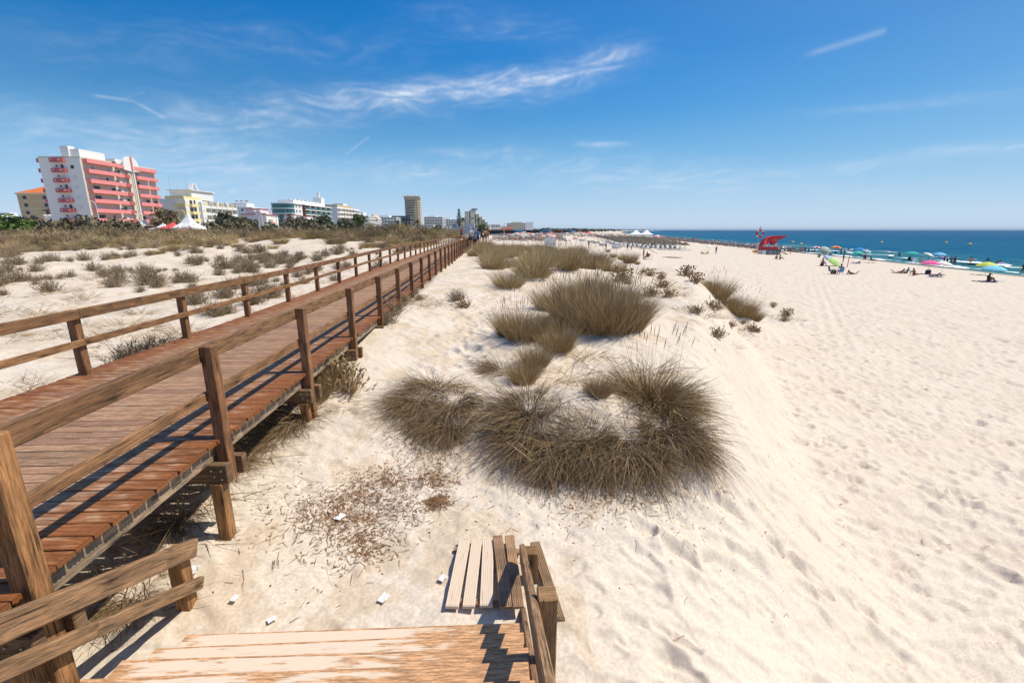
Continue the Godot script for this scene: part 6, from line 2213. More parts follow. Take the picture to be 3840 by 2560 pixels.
func net_quad(ix: PackedInt32Array, a: int, b: int, c: int, d: int, inside: bool) -> void:
	if a < 0 or b < 0 or c < 0 or d < 0:
		return
	if inside:
		ix.append_array([a, c, b, a, d, c])
	else:
		ix.append_array([a, b, c, a, c, d])


# palette: skin, top, bottom, hair, sleeves
func dressed(kind: String, pal: Array) -> ArrayMesh:
	var b := body(kind)
	var c := PackedColorArray()
	for r in b.r:
		match r:
			1: c.append(pal[1])
			2: c.append(pal[2])
			4: c.append(pal[2] if pal.size() < 5 or pal[4] > 0 else pal[0])
			5: c.append(pal[1] if pal.size() > 5 and pal[5] > 0 else pal[0])
			6: c.append(pal[3])
			_: c.append(pal[0])
	var arr := []
	arr.resize(Mesh.ARRAY_MAX)
	arr[Mesh.ARRAY_VERTEX] = b.v
	arr[Mesh.ARRAY_NORMAL] = b.n
	arr[Mesh.ARRAY_COLOR] = c
	arr[Mesh.ARRAY_INDEX] = b.i
	var m := ArrayMesh.new()
	m.add_surface_from_arrays(Mesh.PRIMITIVE_TRIANGLES, arr)
	return m


const SKIN := Color(0.36, 0.19, 0.115)
const TAN := Color(0.24, 0.115, 0.065)
const HAIR := Color(0.03, 0.02, 0.014)
const FAIR := Color(0.42, 0.25, 0.16)


func person(kind: String, label: String, p: Vector3, turn: float, pal: Array, scl := 1.0, group := "people on the beach") -> Node3D:
	var o := single("person", dressed(kind, pal), M.figure, label, "person", p, turn, group)
	o.scale = Vector3.ONE * scl
	return o


# ---------------------------------------------------------------- beach furniture
# eight-panelled parasol; colours alternate round the canopy
func parasol_mesh(a: Color, b: Color, r := 1.0, h := 0.42, rings := 1) -> Mesh:
	var mb := MB.new()
	for k in 8:
		var w0 := TAU * k / 8.0
		var w1 := TAU * (k + 1) / 8.0
		for i in 4:
			var s0 := i / 4.0
			var s1 := (i + 1) / 4.0
			mb.col = a if (k % 2 == 0 if rings == 1 else (i % 2 == 0)) else b
			var y0 := h * (1.0 - s0 * s0)
			var y1 := h * (1.0 - s1 * s1)
			var p0 := Vector3(cos(w0) * s0 * r, y0, sin(w0) * s0 * r)
			var p1 := Vector3(cos(w1) * s0 * r, y0, sin(w1) * s0 * r)
			var q0 := Vector3(cos(w0) * s1 * r, y1, sin(w0) * s1 * r)
			var q1 := Vector3(cos(w1) * s1 * r, y1, sin(w1) * s1 * r)
			var mid := (q0 + q1) * 0.5 * (1.0 if i < 3 else 0.985)
			if i == 0:
				mb.tri(p0, q1, q0)
			else:
				mb.quad(p0, p1, q1, q0)
			if i == 3:
				var hang := Vector3(0, -0.11, 0)
				mb.quad(q0, q1, q1 + hang, mid + hang * 1.1)
				mb.tri(q0, mid + hang * 1.1, q0 + hang)
	return mb.mesh()


func parasol(label: String, p: Vector3, a: Color, b: Color, r := 1.0, h := 2.0, tilt := Vector2.ZERO, rings := 1) -> Node3D:
	var t := thing("beach_parasol", label, "parasol", p, 0.0, "parasols on the open beach")
	r *= 0.84
	h *= 0.93
	var pole := MB.new()
	pole.tube([Vector3(0, -0.2, 0), Vector3(0, h * 0.6, 0)], [0.02, 0.02], 6)
	part("pole", pole.mesh(), M.cloth_white, t)
	var up := (Vector3(tilt.x, 1, tilt.y)).normalized()
	var q := Quaternion(Vector3.UP, up)
	var top := Vector3(0, h * 0.6, 0) + up * (h * 0.4)
	var pl := MB.new()
	pl.tube([Vector3(0, h * 0.6, 0), top], [0.02, 0.015], 6)
	part("upper_pole", pl.mesh(), M.cloth_white, t)
	part("canopy", parasol_mesh(a, b, r, 0.38 * r, rings), M.parasol_cloth, t, top - up * 0.36 * r, Basis(q))
	return t


func deck_chair(label: String, p: Vector3, turn: float, cloth: Color) -> Node3D:
	var t := thing("folding_chair", label, "chair", p, turn, "folding chairs on the beach")
	var fr := MB.new()
	for s in [-0.26, 0.26]:
		fr.tube([Vector3(s, 0, 0.28), Vector3(s, 0.42, -0.16), Vector3(s, 0.95, -0.34)], [0.015, 0.015, 0.015], 5)
		fr.tube([Vector3(s, 0, -0.3), Vector3(s, 0.4, 0.26)], [0.015, 0.015], 5)
		fr.tube([Vector3(s, 0.58, -0.2), Vector3(s, 0.58, 0.22)], [0.018, 0.018], 5)
	part("frame", fr.mesh(), M.metal_grey, t)
	var m := mat("chair_cloth_%d" % M.size(), cloth, 0.85, null, false)
	var st := MB.new()
	st.box(Vector3(0, 0.40, 0.03), Vector3(0.5, 0.02, 0.46), Basis(Vector3.RIGHT, -0.1))
	part("seat", st.mesh(), m, t)
	var bk := MB.new()
	bk.box(Vector3(0, 0.68, -0.25), Vector3(0.5, 0.56, 0.02), Basis(Vector3.RIGHT, -0.32))
	part("backrest", bk.mesh(), m, t)
	return t


func towel(label: String, p: Vector3, turn: float, c: Color, c2: Color) -> void:
	var mb := MB.new()
	for k in 8:
		mb.col = c if k % 2 == 0 else c2
		var x0 := -0.9 + 0.225 * k
		for s in 2:
			var z0 := -0.42 + 0.42 * s
			mb.box(Vector3(x0 + 0.1125, 0.012 + 0.012 * sin(k * 1.9 + s), z0 + 0.21), Vector3(0.225, 0.016, 0.42))
	single("beach_towel", mb.mesh(), M.parasol_cloth, label, "towel", p + Vector3(0, 0.03, 0), turn, "towels on the open beach")


func bag(label: String, p: Vector3, c: Color, s := 0.4) -> void:
	var t := thing("beach_bag", label, "bag", p, 0.3, "bags on the open beach")
	var m := mat("bag_%d" % M.size(), c, 0.85, null, false)
	var mb := MB.new()
	mb.cbox(Vector3(0, s * 0.45, 0), Vector3(s * 1.2, s * 0.9, s * 0.6), s * 0.16)
	part("body", mb.mesh(), m, t)
	var st := MB.new()
	st.tube([Vector3(-s * 0.4, s * 0.85, 0), Vector3(-s * 0.2, s * 1.2, 0), Vector3(s * 0.2, s * 1.2, 0), Vector3(s * 0.4, s * 0.85, 0)], [0.02, 0.02, 0.02, 0.02], 5)
	part("handle", st.mesh(), m, t)


func z6(x: float, y: float) -> Vector3:
	return hit(3000.0 + x / 2.8, 850.0 + y / 2.8)


func z5(x: float, y: float) -> Vector3:
	return hit(2600.0 + x / 3.675, 800.0 + y / 3.675)


func z4(x: float, y: float) -> Vector3:
	return hit(1900.0 + x / 2.94, 800.0 + y / 2.94)


func make_beach() -> void:
	mat("figure", Color(1, 1, 1), 0.75)
	var pc := mat("parasol_cloth", Color(1, 1, 1), 0.8)
	pc.backlight_enabled = true
	pc.backlight = Color(0.25, 0.25, 0.25)
	mat("thatch", Color(0.13, 0.105, 0.078), 0.95, null, false)
	mat("steel_grey", Color(0.5, 0.5, 0.5), 0.4, null, false)
	var W := Color(0.78, 0.78, 0.77)
	var RED := Color(0.62, 0.05, 0.06)
	var BLUE := Color(0.03, 0.20, 0.56)
	var TEAL := Color(0.02, 0.38, 0.32)
	# --- parasols on the open beach
	parasol("red and white checked parasol beside the pink patterned one", z6(165, 285), RED, W, 1.15, 2.2, Vector2(0.1, 0.05))
	parasol("pale pink patterned parasol behind the grey green one", z6(245, 282), Color(0.72, 0.45, 0.45), W, 1.1, 2.1, Vector2(0.05, 0.0))
	parasol("large grey green parasol tipped towards the dunes", z6(262, 300), Color(0.33, 0.38, 0.28), Color(0.36, 0.42, 0.33), 1.5, 1.7, Vector2(-0.35, 0.55))
	parasol("red and orange parasol over a standing group", z6(370, 292), Color(0.72, 0.09, 0.06), Color(0.82, 0.38, 0.06), 1.6, 2.5, Vector2(0.15, 0.0))
	parasol("bright blue parasol near the striped one", z6(612, 305), Color(0.02, 0.22, 0.62), Color(0.03, 0.3, 0.7), 1.4, 2.3, Vector2(-0.1, 0.0))
	parasol("navy and white striped parasol overlapping the bright blue one", z6(690, 318), Color(0.05, 0.08, 0.18), W, 1.1, 2.0, Vector2(0.2, 0.2), 2)
	parasol("sea green parasol set low beside the closed teal one", z6(605, 318), Color(0.05, 0.5, 0.36), Color(0.07, 0.55, 0.4), 1.15, 1.5, Vector2(-0.1, 0.2))
	parasol("dark teal parasol over a seated person in a dark chair", z6(1160, 368), TEAL, Color(0.03, 0.43, 0.36), 1.55, 2.3, Vector2(0.05, 0.0))
	parasol("white and pale green striped parasol tipped over the white windbreak", z6(1325, 380), W, Color(0.55, 0.68, 0.42), 1.15, 2.2, Vector2(0.35, 0.25))
	parasol("light blue parasol behind the white windbreak", z6(1450, 375), Color(0.15, 0.46, 0.66), Color(0.22, 0.52, 0.7), 1.45, 2.3, Vector2(0.0, 0.1))
	parasol("small red and blue parasol propped beside the light blue one", z6(1480, 385), Color(0.55, 0.12, 0.2), Color(0.1, 0.25, 0.55), 0.9, 1.6, Vector2(0.3, 0.2))
	parasol("hot pink parasol over a dark bag", z6(1345, 495), Color(0.78, 0.10, 0.30), Color(0.8, 0.16, 0.36), 1.25, 1.9, Vector2(0.0, 0.05))
	parasol("cream white parasol beside the hot pink one", z6(1490, 500), Color(0.72, 0.69, 0.6), W, 1.15, 1.8, Vector2(0.2, 0.1))
	parasol("lime yellow parasol behind the sky blue one", z6(1945, 505), Color(0.62, 0.68, 0.12), Color(0.55, 0.64, 0.1), 1.3, 1.8, Vector2(-0.05, 0.05))
	parasol("sky blue parasol over a woman on a pink towel", z6(2008, 575), Color(0.18, 0.55, 0.72), Color(0.22, 0.6, 0.75), 1.3, 1.9, Vector2(0.05, 0.05))
	parasol("blue and salmon striped parasol at the water's edge", z6(2110, 445), Color(0.1, 0.3, 0.6), Color(0.7, 0.3, 0.25), 1.4, 1.2, Vector2(0.0, 0.1), 2)
	parasol("lime green parasol tipped to the ground beside a canvas chair", z6(352, 410), Color(0.38, 0.62, 0.18), Color(0.42, 0.66, 0.22), 1.25, 1.1, Vector2(0.35, 0.6))
	parasol("white and blue striped parasol lying open on the sand", z6(305, 345), W, Color(0.12, 0.3, 0.6), 1.2, 0.7, Vector2(0.3, 0.5), 2)
	parasol("white parasol open near the standing woman and the sunbathers", z5(210, 512), W, W, 1.05, 1.5, Vector2(0.1, 0.1))
	parasol("cream parasol leaning over a striped deck chair", z4(1600, 505), Color(0.68, 0.58, 0.45), Color(0.72, 0.62, 0.5), 1.0, 1.9, Vector2(0.5, 0.1))
	var cp := thing("closed_parasol", "closed teal parasol standing next to the sea green one", "parasol", z6(557, 300))
	var cm := MB.new()
	cm.lathe(Vector3.ZERO, [Vector2(0.02, -0.2), Vector2(0.02, 0.5), Vector2(0.2, 0.55), Vector2(0.16, 1.2), Vector2(0.03, 2.0), Vector2(0.0, 2.05)], 10)
	part("canopy", cm.mesh(), mat("teal_cloth", TEAL, 0.85, null, false), cp)
	# --- people standing and walking
	var out := "people standing on the open beach"
	person("walk", "dark clothed man walking along the water's edge", z5(1535, 555), -1.2, [TAN, Color(0.02, 0.02, 0.03), Color(0.015, 0.02, 0.03), HAIR, 1, 1], 1.0, out)
	person("stand", "tanned bather standing under the red and orange parasol", z6(428, 302), 0.4, [TAN, TAN, Color(0.05, 0.03, 0.05), HAIR, 1], 1.02, out)
	person("phone", "bather in dark shorts facing another beside the red and orange parasol", z6(465, 300), -1.2, [SKIN, TAN, Color(0.03, 0.03, 0.05), HAIR, 1], 0.98, out)
	person("stand", "man in dark trunks standing alone near the surf", z6(505, 283), 2.6, [TAN, TAN, Color(0.02, 0.02, 0.04), HAIR, 1], 1.0, out)
	person("stand", "woman in a bikini beside the lime green parasol", z6(452, 377), 1.2, [TAN, TAN, Color(0.03, 0.02, 0.03), HAIR, 0], 1.0, out)
	person("hips", "child in a blue swimsuit paddling in the shallows", z6(877, 302), 2.8, [SKIN, Color(0.03, 0.12, 0.3), Color(0.03, 0.12, 0.3), HAIR, 1], 0.85, out)
	person("hips", "bather wading waist deep with hands on hips", z6(962, 303) + Vector3(0, -0.4, 0), 3.0, [TAN, TAN, HAIR, HAIR, 1], 0.95, out)
	person("bend", "bather stooping at the water's edge with a green net", z6(1042, 338), -1.0, [TAN, TAN, Color(0.05, 0.1, 0.05), HAIR, 1], 1.0, out)
	person("stand", "woman in a red swimsuit standing in a group of four", z6(1507, 402), 1.0, [TAN, Color(0.45, 0.03, 0.03), Color(0.45, 0.03, 0.03), HAIR, 0], 1.0, out)
	person("phone", "man in white shirt, dark shorts and white cap in a group of four", z6(1540, 405), 0.2, [SKIN, W, Color(0.02, 0.02, 0.03), W, 1, 1], 1.05, out)
	person("stand", "bather in a grey swimsuit and hat in a group of four", z6(1583, 408), -0.6, [TAN, Color(0.2, 0.2, 0.24), Color(0.2, 0.2, 0.24), Color(0.4, 0.35, 0.28), 1], 1.0, out)
	person("stand", "dark haired bather with folded arms at the end of a group of four", z6(1618, 410), -1.1, [TAN, TAN, Color(0.15, 0.05, 0.05), HAIR, 1], 1.02, out)
	person("hips", "bather with an orange towel over the shoulder walking to the water", z6(1785, 417), 2.4, [TAN, Color(0.72, 0.2, 0.04), TAN, HAIR, 0], 1.05, out)
	person("hips", "man in white trunks with hands on hips facing the sea", z6(1960, 420), 2.7, [TAN, TAN, Color(0.55, 0.53, 0.52), HAIR, 1], 1.05, out)
	person("bend", "bather leaning over the striped parasol at the water's edge", z6(2050, 440), 1.3, [TAN, TAN, Color(0.03, 0.03, 0.1), HAIR, 1], 1.05, out)
	person("walk", "bather in brown trunks walking near the lime yellow parasol", z6(2335, 500), -2.6, [TAN, TAN, Color(0.1, 0.04, 0.02), HAIR, 1], 1.1, out)
	person("phone", "woman in a dark bikini standing alone on open sand", z5(312, 560), -0.8, [TAN, Color(0.03, 0.03, 0.04), Color(0.03, 0.03, 0.04), HAIR, 0], 1.0, out)
	person("stand", "bather in teal shorts standing by the surf beside a paler one", z5(580, 443), 2.0, [TAN, TAN, Color(0.02, 0.25, 0.25), HAIR, 1], 0.95, out)
	person("stand", "pale bather with an orange top standing by the surf", z5(606, 443), 2.4, [FAIR, Color(0.6, 0.25, 0.1), FAIR, HAIR, 0], 0.95, out)
	person("bend", "bather stooping over belongings by the lifeguard mast", z5(812, 505), 1.2, [TAN, Color(0.02, 0.25, 0.22), Color(0.02, 0.25, 0.22), HAIR, 1], 1.0, out)
	person("stand", "man standing behind a striped deck chair on open sand", z4(1508, 500), 1.0, [TAN, TAN, Color(0.12, 0.06, 0.04), HAIR, 1], 1.0, out)
	person("walk", "dark figure in a long robe walking before the sunbeds", z4(1095, 405), 1.3, [TAN, Color(0.12, 0.1, 0.07), Color(0.12, 0.1, 0.07), HAIR, 1, 1], 1.0, out)
	person("stand", "man in khaki shorts walking behind the dune grass", z4(905, 385), 2.2, [TAN, Color(0.10, 0.09, 0.05), Color(0.12, 0.11, 0.06), HAIR, 1, 1], 1.0, out)
	person("walk", "dark clothed man walking beside a child before the sunshades", z4(1328, 408), 1.5, [TAN, Color(0.03, 0.03, 0.04), Color(0.02, 0.02, 0.03), HAIR, 1, 1], 1.05, out)
	person("walk", "child walking beside a dark clothed man before the sunshades", z4(1375, 410), 1.5, [SKIN, Color(0.12, 0.08, 0.05), Color(0.03, 0.03, 0.04), HAIR, 1], 0.68, out)
	# --- people sitting and lying
	var low := "people sitting and lying on the open beach"
	person("sit", "bather sitting under the grey green parasol", z6(205, 322), -1.0, [TAN, TAN, HAIR, HAIR, 1], 1.0, low)
	person("chair", "tanned man sitting with his back turned on a blue chair", z6(424, 505) + Vector3(0, 0.04, 0), 2.9, [TAN, TAN, TAN, HAIR, 1], 1.05, low)
	person("chair", "person slumped in a canvas chair beside the lime green parasol", z6(236, 408), 0.9, [TAN, Color(0.3, 0.12, 0.1), HAIR, HAIR, 1], 1.0, low)
	person("chair", "person in a red chair beside the striped parasol", z6(680, 352), -0.6, [TAN, Color(0.35, 0.03, 0.06), HAIR, HAIR, 1], 1.0, low)
	person("sit_back", "man leaning back on his hands with outstretched legs", z6(760, 358), 1.2, [TAN, TAN, Color(0.02, 0.05, 0.04), HAIR, 1], 1.0, low)
	person("prone", "child lying on a blue towel near the red pole", z6(600, 383), 1.2, [TAN, TAN, HAIR, HAIR, 1], 0.8, low)
	person("chair", "person in a dark chair under the dark teal parasol", z6(1150, 368), -0.4, [TAN, Color(0.08, 0.02, 0.04), HAIR, HAIR, 1], 1.0, low)
	person("prone", "sunbather lying face down propped on the elbows", z6(1040, 488), 1.5, [TAN, TAN, HAIR, HAIR, 0], 1.05, low)
	person("sit_back", "sunbather in a teal top beside the one lying face down", z6(1120, 490), -1.3, [TAN, Color(0.02, 0.3, 0.28), TAN, HAIR, 0], 0.9, low)
	person("sit_back", "woman sitting with her back turned between sunbathers and pink parasol", z6(1200, 508), 2.0, [TAN, TAN, Color(0.02, 0.03, 0.12), HAIR, 0], 1.0, low)
	person("back", "man in blue trunks lying on his back with raised knees", z6(1425, 522), -1.5, [TAN, TAN, Color(0.02, 0.05, 0.2), HAIR, 1], 1.05, low)
	person("sit", "woman sitting reading under the sky blue parasol", z6(1975, 575), 1.3, [TAN, Color(0.03, 0.02, 0.03), TAN, HAIR, 0], 1.05, low)
	person("prone", "sunbather lying low on open sand beside the blue chair", z6(548, 498), -1.4, [TAN, TAN, Color(0.12, 0.03, 0.03), HAIR, 1], 0.95, low)
	person("prone", "sunbather lying beside a lime green bag", z5(145, 558), -1.5, [TAN, TAN, HAIR, HAIR, 1], 1.0, low)
	person("sit", "pale shirted man sitting beside a woman in red on open sand", z5(1150, 628), -0.8, [SKIN, Color(0.4, 0.36, 0.3), HAIR, HAIR, 1, 1], 1.0, low)
	person("sit", "woman in a red swimsuit sitting beside a pale shirted man", z5(1195, 632), 0.9, [TAN, Color(0.3, 0.04, 0.04), Color(0.3, 0.04, 0.04), HAIR, 0], 1.0, low)
	person("chair", "person lounging in the striped deck chair", z4(1548, 505), -1.2, [TAN, Color(0.06, 0.04, 0.04), HAIR, HAIR, 1], 1.0, low)
	person("sit", "person sitting in a group of three by the water", z5(190, 408), 1.6, [TAN, TAN, HAIR, HAIR, 1], 1.0, low)
	person("hips", "person standing in a group of three by the water", z5(228, 412), 1.6, [TAN, HAIR, HAIR, HAIR, 1], 1.0, low)
	person("sit", "person sitting with belongings in a group of three by the water", z5(272, 415), -1.6, [TAN, TAN, Color(0.1, 0.02, 0.02), HAIR, 1], 1.0, low)
	person("chair", "person on a chair at a small table under the checked parasol", z6(125, 278), 1.0, [TAN, Color(0.04, 0.03, 0.03), HAIR, HAIR, 1, 1], 1.0, low)
	person("chair", "second person at a small table under the checked parasol", z6(152, 278), -1.0, [TAN, Color(0.05, 0.06, 0.05), HAIR, HAIR, 1, 1], 1.0, low)
	# --- chairs, towels, bags, windbreak
	deck_chair("blue and white folding chair with a man sitting on it", z6(424, 505), 2.9, Color(0.12, 0.25, 0.52))
	deck_chair("canvas folding chair beside the lime green parasol", z6(236, 408), 0.9, Color(0.45, 0.45, 0.46))
	deck_chair("red folding chair beside the striped parasol", z6(680, 352), -0.6, Color(0.5, 0.04, 0.1))
	deck_chair("blue folding chair under the red and orange parasol", z6(372, 292), 2.6, Color(0.08, 0.2, 0.45))
	deck_chair("dark folding chair under the dark teal parasol", z6(1150, 368), -0.4, Color(0.08, 0.03, 0.05))
	deck_chair("orange striped deck chair under the leaning cream parasol", z4(1555, 507), -1.2, Color(0.62, 0.2, 0.08))
	deck_chair("empty small folding chair beside a dark backpack", z6(325, 497), 1.4, Color(0.1, 0.1, 0.11))
	deck_chair("dark chair at the table under the checked parasol", z6(125, 280), 1.0, Color(0.05, 0.05, 0.05))
	towel("magenta towel under the reading woman", z6(1975, 575), 0.1, Color(0.7, 0.02, 0.2), Color(0.68, 0.03, 0.22))
	towel("white towel beside the magenta one", z6(2048, 570), 0.2, Color(0.7, 0.7, 0.7), Color(0.6, 0.68, 0.72))
	towel("striped blue towel under the child", z6(590, 385), 0.1, Color(0.1, 0.2, 0.5), Color(0.6, 0.62, 0.66))
	towel("white towel at the edge of the wet sand", z6(2240, 485), 0.0, Color(0.62, 0.7, 0.74), Color(0.68, 0.72, 0.74))
	towel("pale towel under the seated pair", z5(1160, 632), 0.0, Color(0.6, 0.62, 0.6), Color(0.66, 0.66, 0.62))
	towel("olive towel near the man leaning on his hands", z6(730, 378), 0.0, Color(0.2, 0.2, 0.1), Color(0.26, 0.25, 0.12))
	towel("blue striped towel under the man lying on his back", z6(1425, 526), 0.1, Color(0.2, 0.25, 0.4), Color(0.6, 0.6, 0.6))
	bag("dark backpack beside the empty folding chair", z6(352, 497), Color(0.02, 0.02, 0.025), 0.6)
	bag("big dark bag under the hot pink parasol", z6(1345, 498), Color(0.05, 0.03, 0.07), 0.62)
	bag("dark bag beside the light blue parasol", z6(1435, 388), Color(0.03, 0.04, 0.05), 0.6)
	bag("lime green bag beside the lying sunbather", z5(200, 556), Color(0.35, 0.6, 0.05), 0.45)
	bag("black bag under the canvas chair", z6(232, 412), Color(0.02, 0.02, 0.02), 0.5)
	bag("grey cool box under the grey green parasol", z6(320, 302), Color(0.1, 0.11, 0.12), 0.55)
	var wb := thing("windbreak", "white cloth windbreak on stakes with a yellow towel hung over it", "windbreak", z6(1290, 392))
	for k in 3:
		var mb := MB.new()
		mb.box(Vector3.ZERO, Vector3(1.25, 1.15, 0.03))
		part("cloth_panel", mb.mesh(), M.cloth_white, wb, Vector3(-1.6 + 1.3 * k + (0.5 if k > 0 else 0.0), 0.62, 0.1 * (k % 2)), Basis(Vector3.UP, 0.25 * (1 - k)))
		bar("stake", Vector3(-2.25 + 1.55 * k, 0.65, 0.12), Vector3(0.05, 1.5, 0.05), M.brown_wood, wb)
	bar("yellow_towel", Vector3(-0.55, 0.7, 0.15), Vector3(0.5, 1.0, 0.08), M.yellow, wb)
	var rp := MB.new()
	rp.tube([Vector3(0, -0.2, 0), Vector3(0.1, 1.9, 0)], [0.05, 0.05], 6)
	single("red_pole", rp.mesh(), mat("red_paint", Color(0.55, 0.03, 0.03), 0.6, null, false), "slim red marker pole standing in the sand near the child on the blue towel", "pole", z6(497, 426))
	lifeguard_post()
	sunshades()
	sea_marks()
	walkers()
	crowd()


func lifeguard_post() -> void:
	mat("guard_red", Color(0.50, 0.025, 0.035), 0.6, null, false)
	mat("guard_yellow", Color(0.75, 0.42, 0.03), 0.6, null, false)
	mat("slate", Color(0.06, 0.11, 0.14), 0.8, null, false)
	var base := z5(1000, 558)
	var t := thing("lifeguard_post", "lifeguard post with swept red canopy, red counter and plank ramp", "lifeguard post", base)
	t.scale = Vector3.ONE * 0.66
	bar("white_base", Vector3(-1.1, 0.7, 0), Vector3(2.4, 1.4, 2.4), M.cloth_white, t)
	bar("deck", Vector3(0.7, 1.45, 0), Vector3(6.2, 0.16, 2.6), M.brown_wood, t)
	bar("counter", Vector3(0.7, 2.0, 1.2), Vector3(5.8, 1.0, 0.12), M.guard_red, t)
	bar("side_counter", Vector3(-2.2, 2.1, 0), Vector3(0.12, 1.3, 2.5), M.guard_red, t)
	bar("back_rail", Vector3(0.7, 2.3, -1.2), Vector3(5.8, 0.12, 0.12), M.guard_red, t)
	for q in [[-2.1, 1.2], [3.5, 1.2], [-2.1, -1.2], [3.5, -1.2], [0.2, 1.2]]:
		bar("leg", Vector3(q[0], 0.7, q[1]), Vector3(0.14, 1.5, 0.14), M.brown_wood, t)
	# canopy: a sail swept up from the counter to a long overhanging point
	var prof := [[-2.35, 2.8], [-1.75, 4.3], [-0.9, 5.4], [0.2, 6.05], [1.6, 6.4], [3.2, 6.45], [5.0, 6.45], [7.0, 6.4]]
	var under := [[-2.35, 2.5], [-1.5, 3.9], [-0.9, 3.1], [0.2, 4.2], [1.3, 4.0], [2.1, 3.0], [3.5, 4.9], [7.0, 6.34]]
	var mb := MB.new()
	for k in 7:
		var a: Array = prof[k]
		var b: Array = prof[k + 1]
		var wa := 1.4 * (1.0 - 0.09 * k)
		var wb := 1.4 * (1.0 - 0.09 * (k + 1))
		mb.quad(Vector3(a[0], a[1], wa), Vector3(b[0], b[1], wb), Vector3(b[0], b[1], -wb), Vector3(a[0], a[1], -wa))
		var ua: Array = under[k]
		var ub: Array = under[k + 1]
		mb.quad(Vector3(ua[0], ua[1], wa), Vector3(ub[0], ub[1], wb), Vector3(b[0], b[1], wb), Vector3(a[0], a[1], wa))
		mb.quad(Vector3(ub[0], ub[1], -wb), Vector3(ua[0], ua[1], -wa), Vector3(a[0], a[1], -wa), Vector3(b[0], b[1], -wb))
	var cn := part("canopy", mb.mesh(), M.guard_red, t)
	for k in 4:
		bar("lettering", Vector3(1.8 + 0.12 * k, 5.55 - 0.27 * k, 1.34), Vector3(1.9, 0.09, 0.04), mat("faded_print", Color(0.62, 0.22, 0.2), 0.7, null, false), cn)
	for q in [[-2.2, 2.6, -1.9, 3.6], [-0.4, 2.5, -0.2, 4.1], [2.5, 2.5, 2.6, 3.7], [3.3, 2.5, 2.9, 4.0]]:
		for z in [-1.1, 1.1]:
			var mm := MB.new()
			mm.tube([Vector3(q[0], q[1] - 1.0, z), Vector3(q[2], q[3], z)], [0.06, 0.06], 6)
			part("strut", mm.mesh(), M.cloth_white, t)
	var rm := MB.new()
	rm.box(Vector3(5.6, 0.68, 0.4), Vector3(4.3, 0.12, 1.2), Basis(Vector3.BACK, -0.36))
	part("ramp", rm.mesh(), M.brown_wood, t)
	# slatted slate-blue screen leaning in front
	var sc := thing("slatted_screen", "slatted blue grey screen standing in front of the lifeguard post", "screen", z5(1100, 572))
	sc.scale = Vector3.ONE * 0.64
	for k in 9:
		bar("slat", Vector3(0, 0.14 + 0.215 * k, 0), Vector3(5.2, 0.19, 0.06), M.slate, sc)
	for x in [-2.5, 0.0, 2.5]:
		bar("post", Vector3(x, 1.0, -0.08), Vector3(0.1, 2.1, 0.1), M.slate, sc)
	# rescue board
	var rb := thing("rescue_board", "yellow rescue board resting on its edge beside the lifeguard post", "rescue board", z5(870, 545))
	rb.scale = Vector3.ONE * 0.62
	var bm := MB.new()
	for k in 12:
		var x0 := -1.7 + 3.4 * k / 12.0
		var x1 := -1.7 + 3.4 * (k + 1) / 12.0
		var h0 := 0.55 * sqrt(maxf(0.0, 1.0 - pow(absf(x0) / 1.72, 2.6)))
		var h1 := 0.55 * sqrt(maxf(0.0, 1.0 - pow(absf(x1) / 1.72, 2.6)))
		mb = bm
		mb.quad(Vector3(x0, 0.62 - h0, 0.08), Vector3(x1, 0.62 - h1, 0.08), Vector3(x1, 0.62 + h1, 0.08), Vector3(x0, 0.62 + h0, 0.08))
		mb.quad(Vector3(x1, 0.62 - h1, -0.08), Vector3(x0, 0.62 - h0, -0.08), Vector3(x0, 0.62 + h0, -0.08), Vector3(x1, 0.62 + h1, -0.08))
		mb.quad(Vector3(x0, 0.62 + h0, 0.08), Vector3(x1, 0.62 + h1, 0.08), Vector3(x1, 0.62 + h1, -0.08), Vector3(x0, 0.62 + h0, -0.08))
	part("board", bm.mesh(), M.guard_yellow, rb)
	var f := SystemFont.new()
	f.font_names = PackedStringArray(["Droid Sans"])
	var tm := TextMesh.new()
	tm.text = "ISN"
	tm.font = f
	tm.font_size = 64
	tm.pixel_size = 0.0125
	tm.depth = 0.03
	part("lettering", tm, M.guard_red, rb, Vector3(0, 0.62, 0.1))
	# giant lifebuoy on its mast
	var m := thing("lifebuoy_mast", "tall mast carrying a giant red and white lifebuoy and a dark pennant", "sign", z5(873, 503))
	m.scale = Vector3.ONE * 0.76
	var pm := MB.new()
	pm.tube([Vector3(0, -0.3, 0), Vector3(0.55, 9.0, 0)], [0.10, 0.06], 7)
	part("mast", pm.mesh(), M.metal_grey, m)
	var ring := MB.new()
	var R := 1.62
	for i in 32:
		for k in 10:
			var pts := []
			for q in [[i, k], [i + 1, k], [i + 1, k + 1], [i, k + 1]]:
				var a: float = TAU * q[0] / 32.0
				var b: float = TAU * q[1] / 10.0
				pts.append(Vector3(cos(a) * (R + cos(b) * 0.42), sin(a) * (R + cos(b) * 0.42), sin(b) * 0.34))
			var ang := fposmod(TAU * (i + 0.5) / 32.0 - PI * 0.25, PI * 0.5)
			ring.col = Color(0.78, 0.76, 0.74) if ang < 0.14 or ang > PI * 0.5 - 0.14 else Color(0.50, 0.03, 0.035)
			ring.quad(pts[0], pts[1], pts[2], pts[3])
	var rg := part("ring", ring.mesh(), M.figure, m, Vector3(0.50, 6.3, 0.15), Basis.from_scale(Vector3.ONE * 0.8))
	for q in [["O", Vector3(-0.25, -1.62, 0.36), 0.01]]:
		var tx := TextMesh.new()
		tx.text = q[0]
		tx.font = f
		tx.font_size = 48
		tx.pixel_size = q[2]
		tx.depth = 0.04
		part("mark", tx, M.cloth_white, rg, q[1])
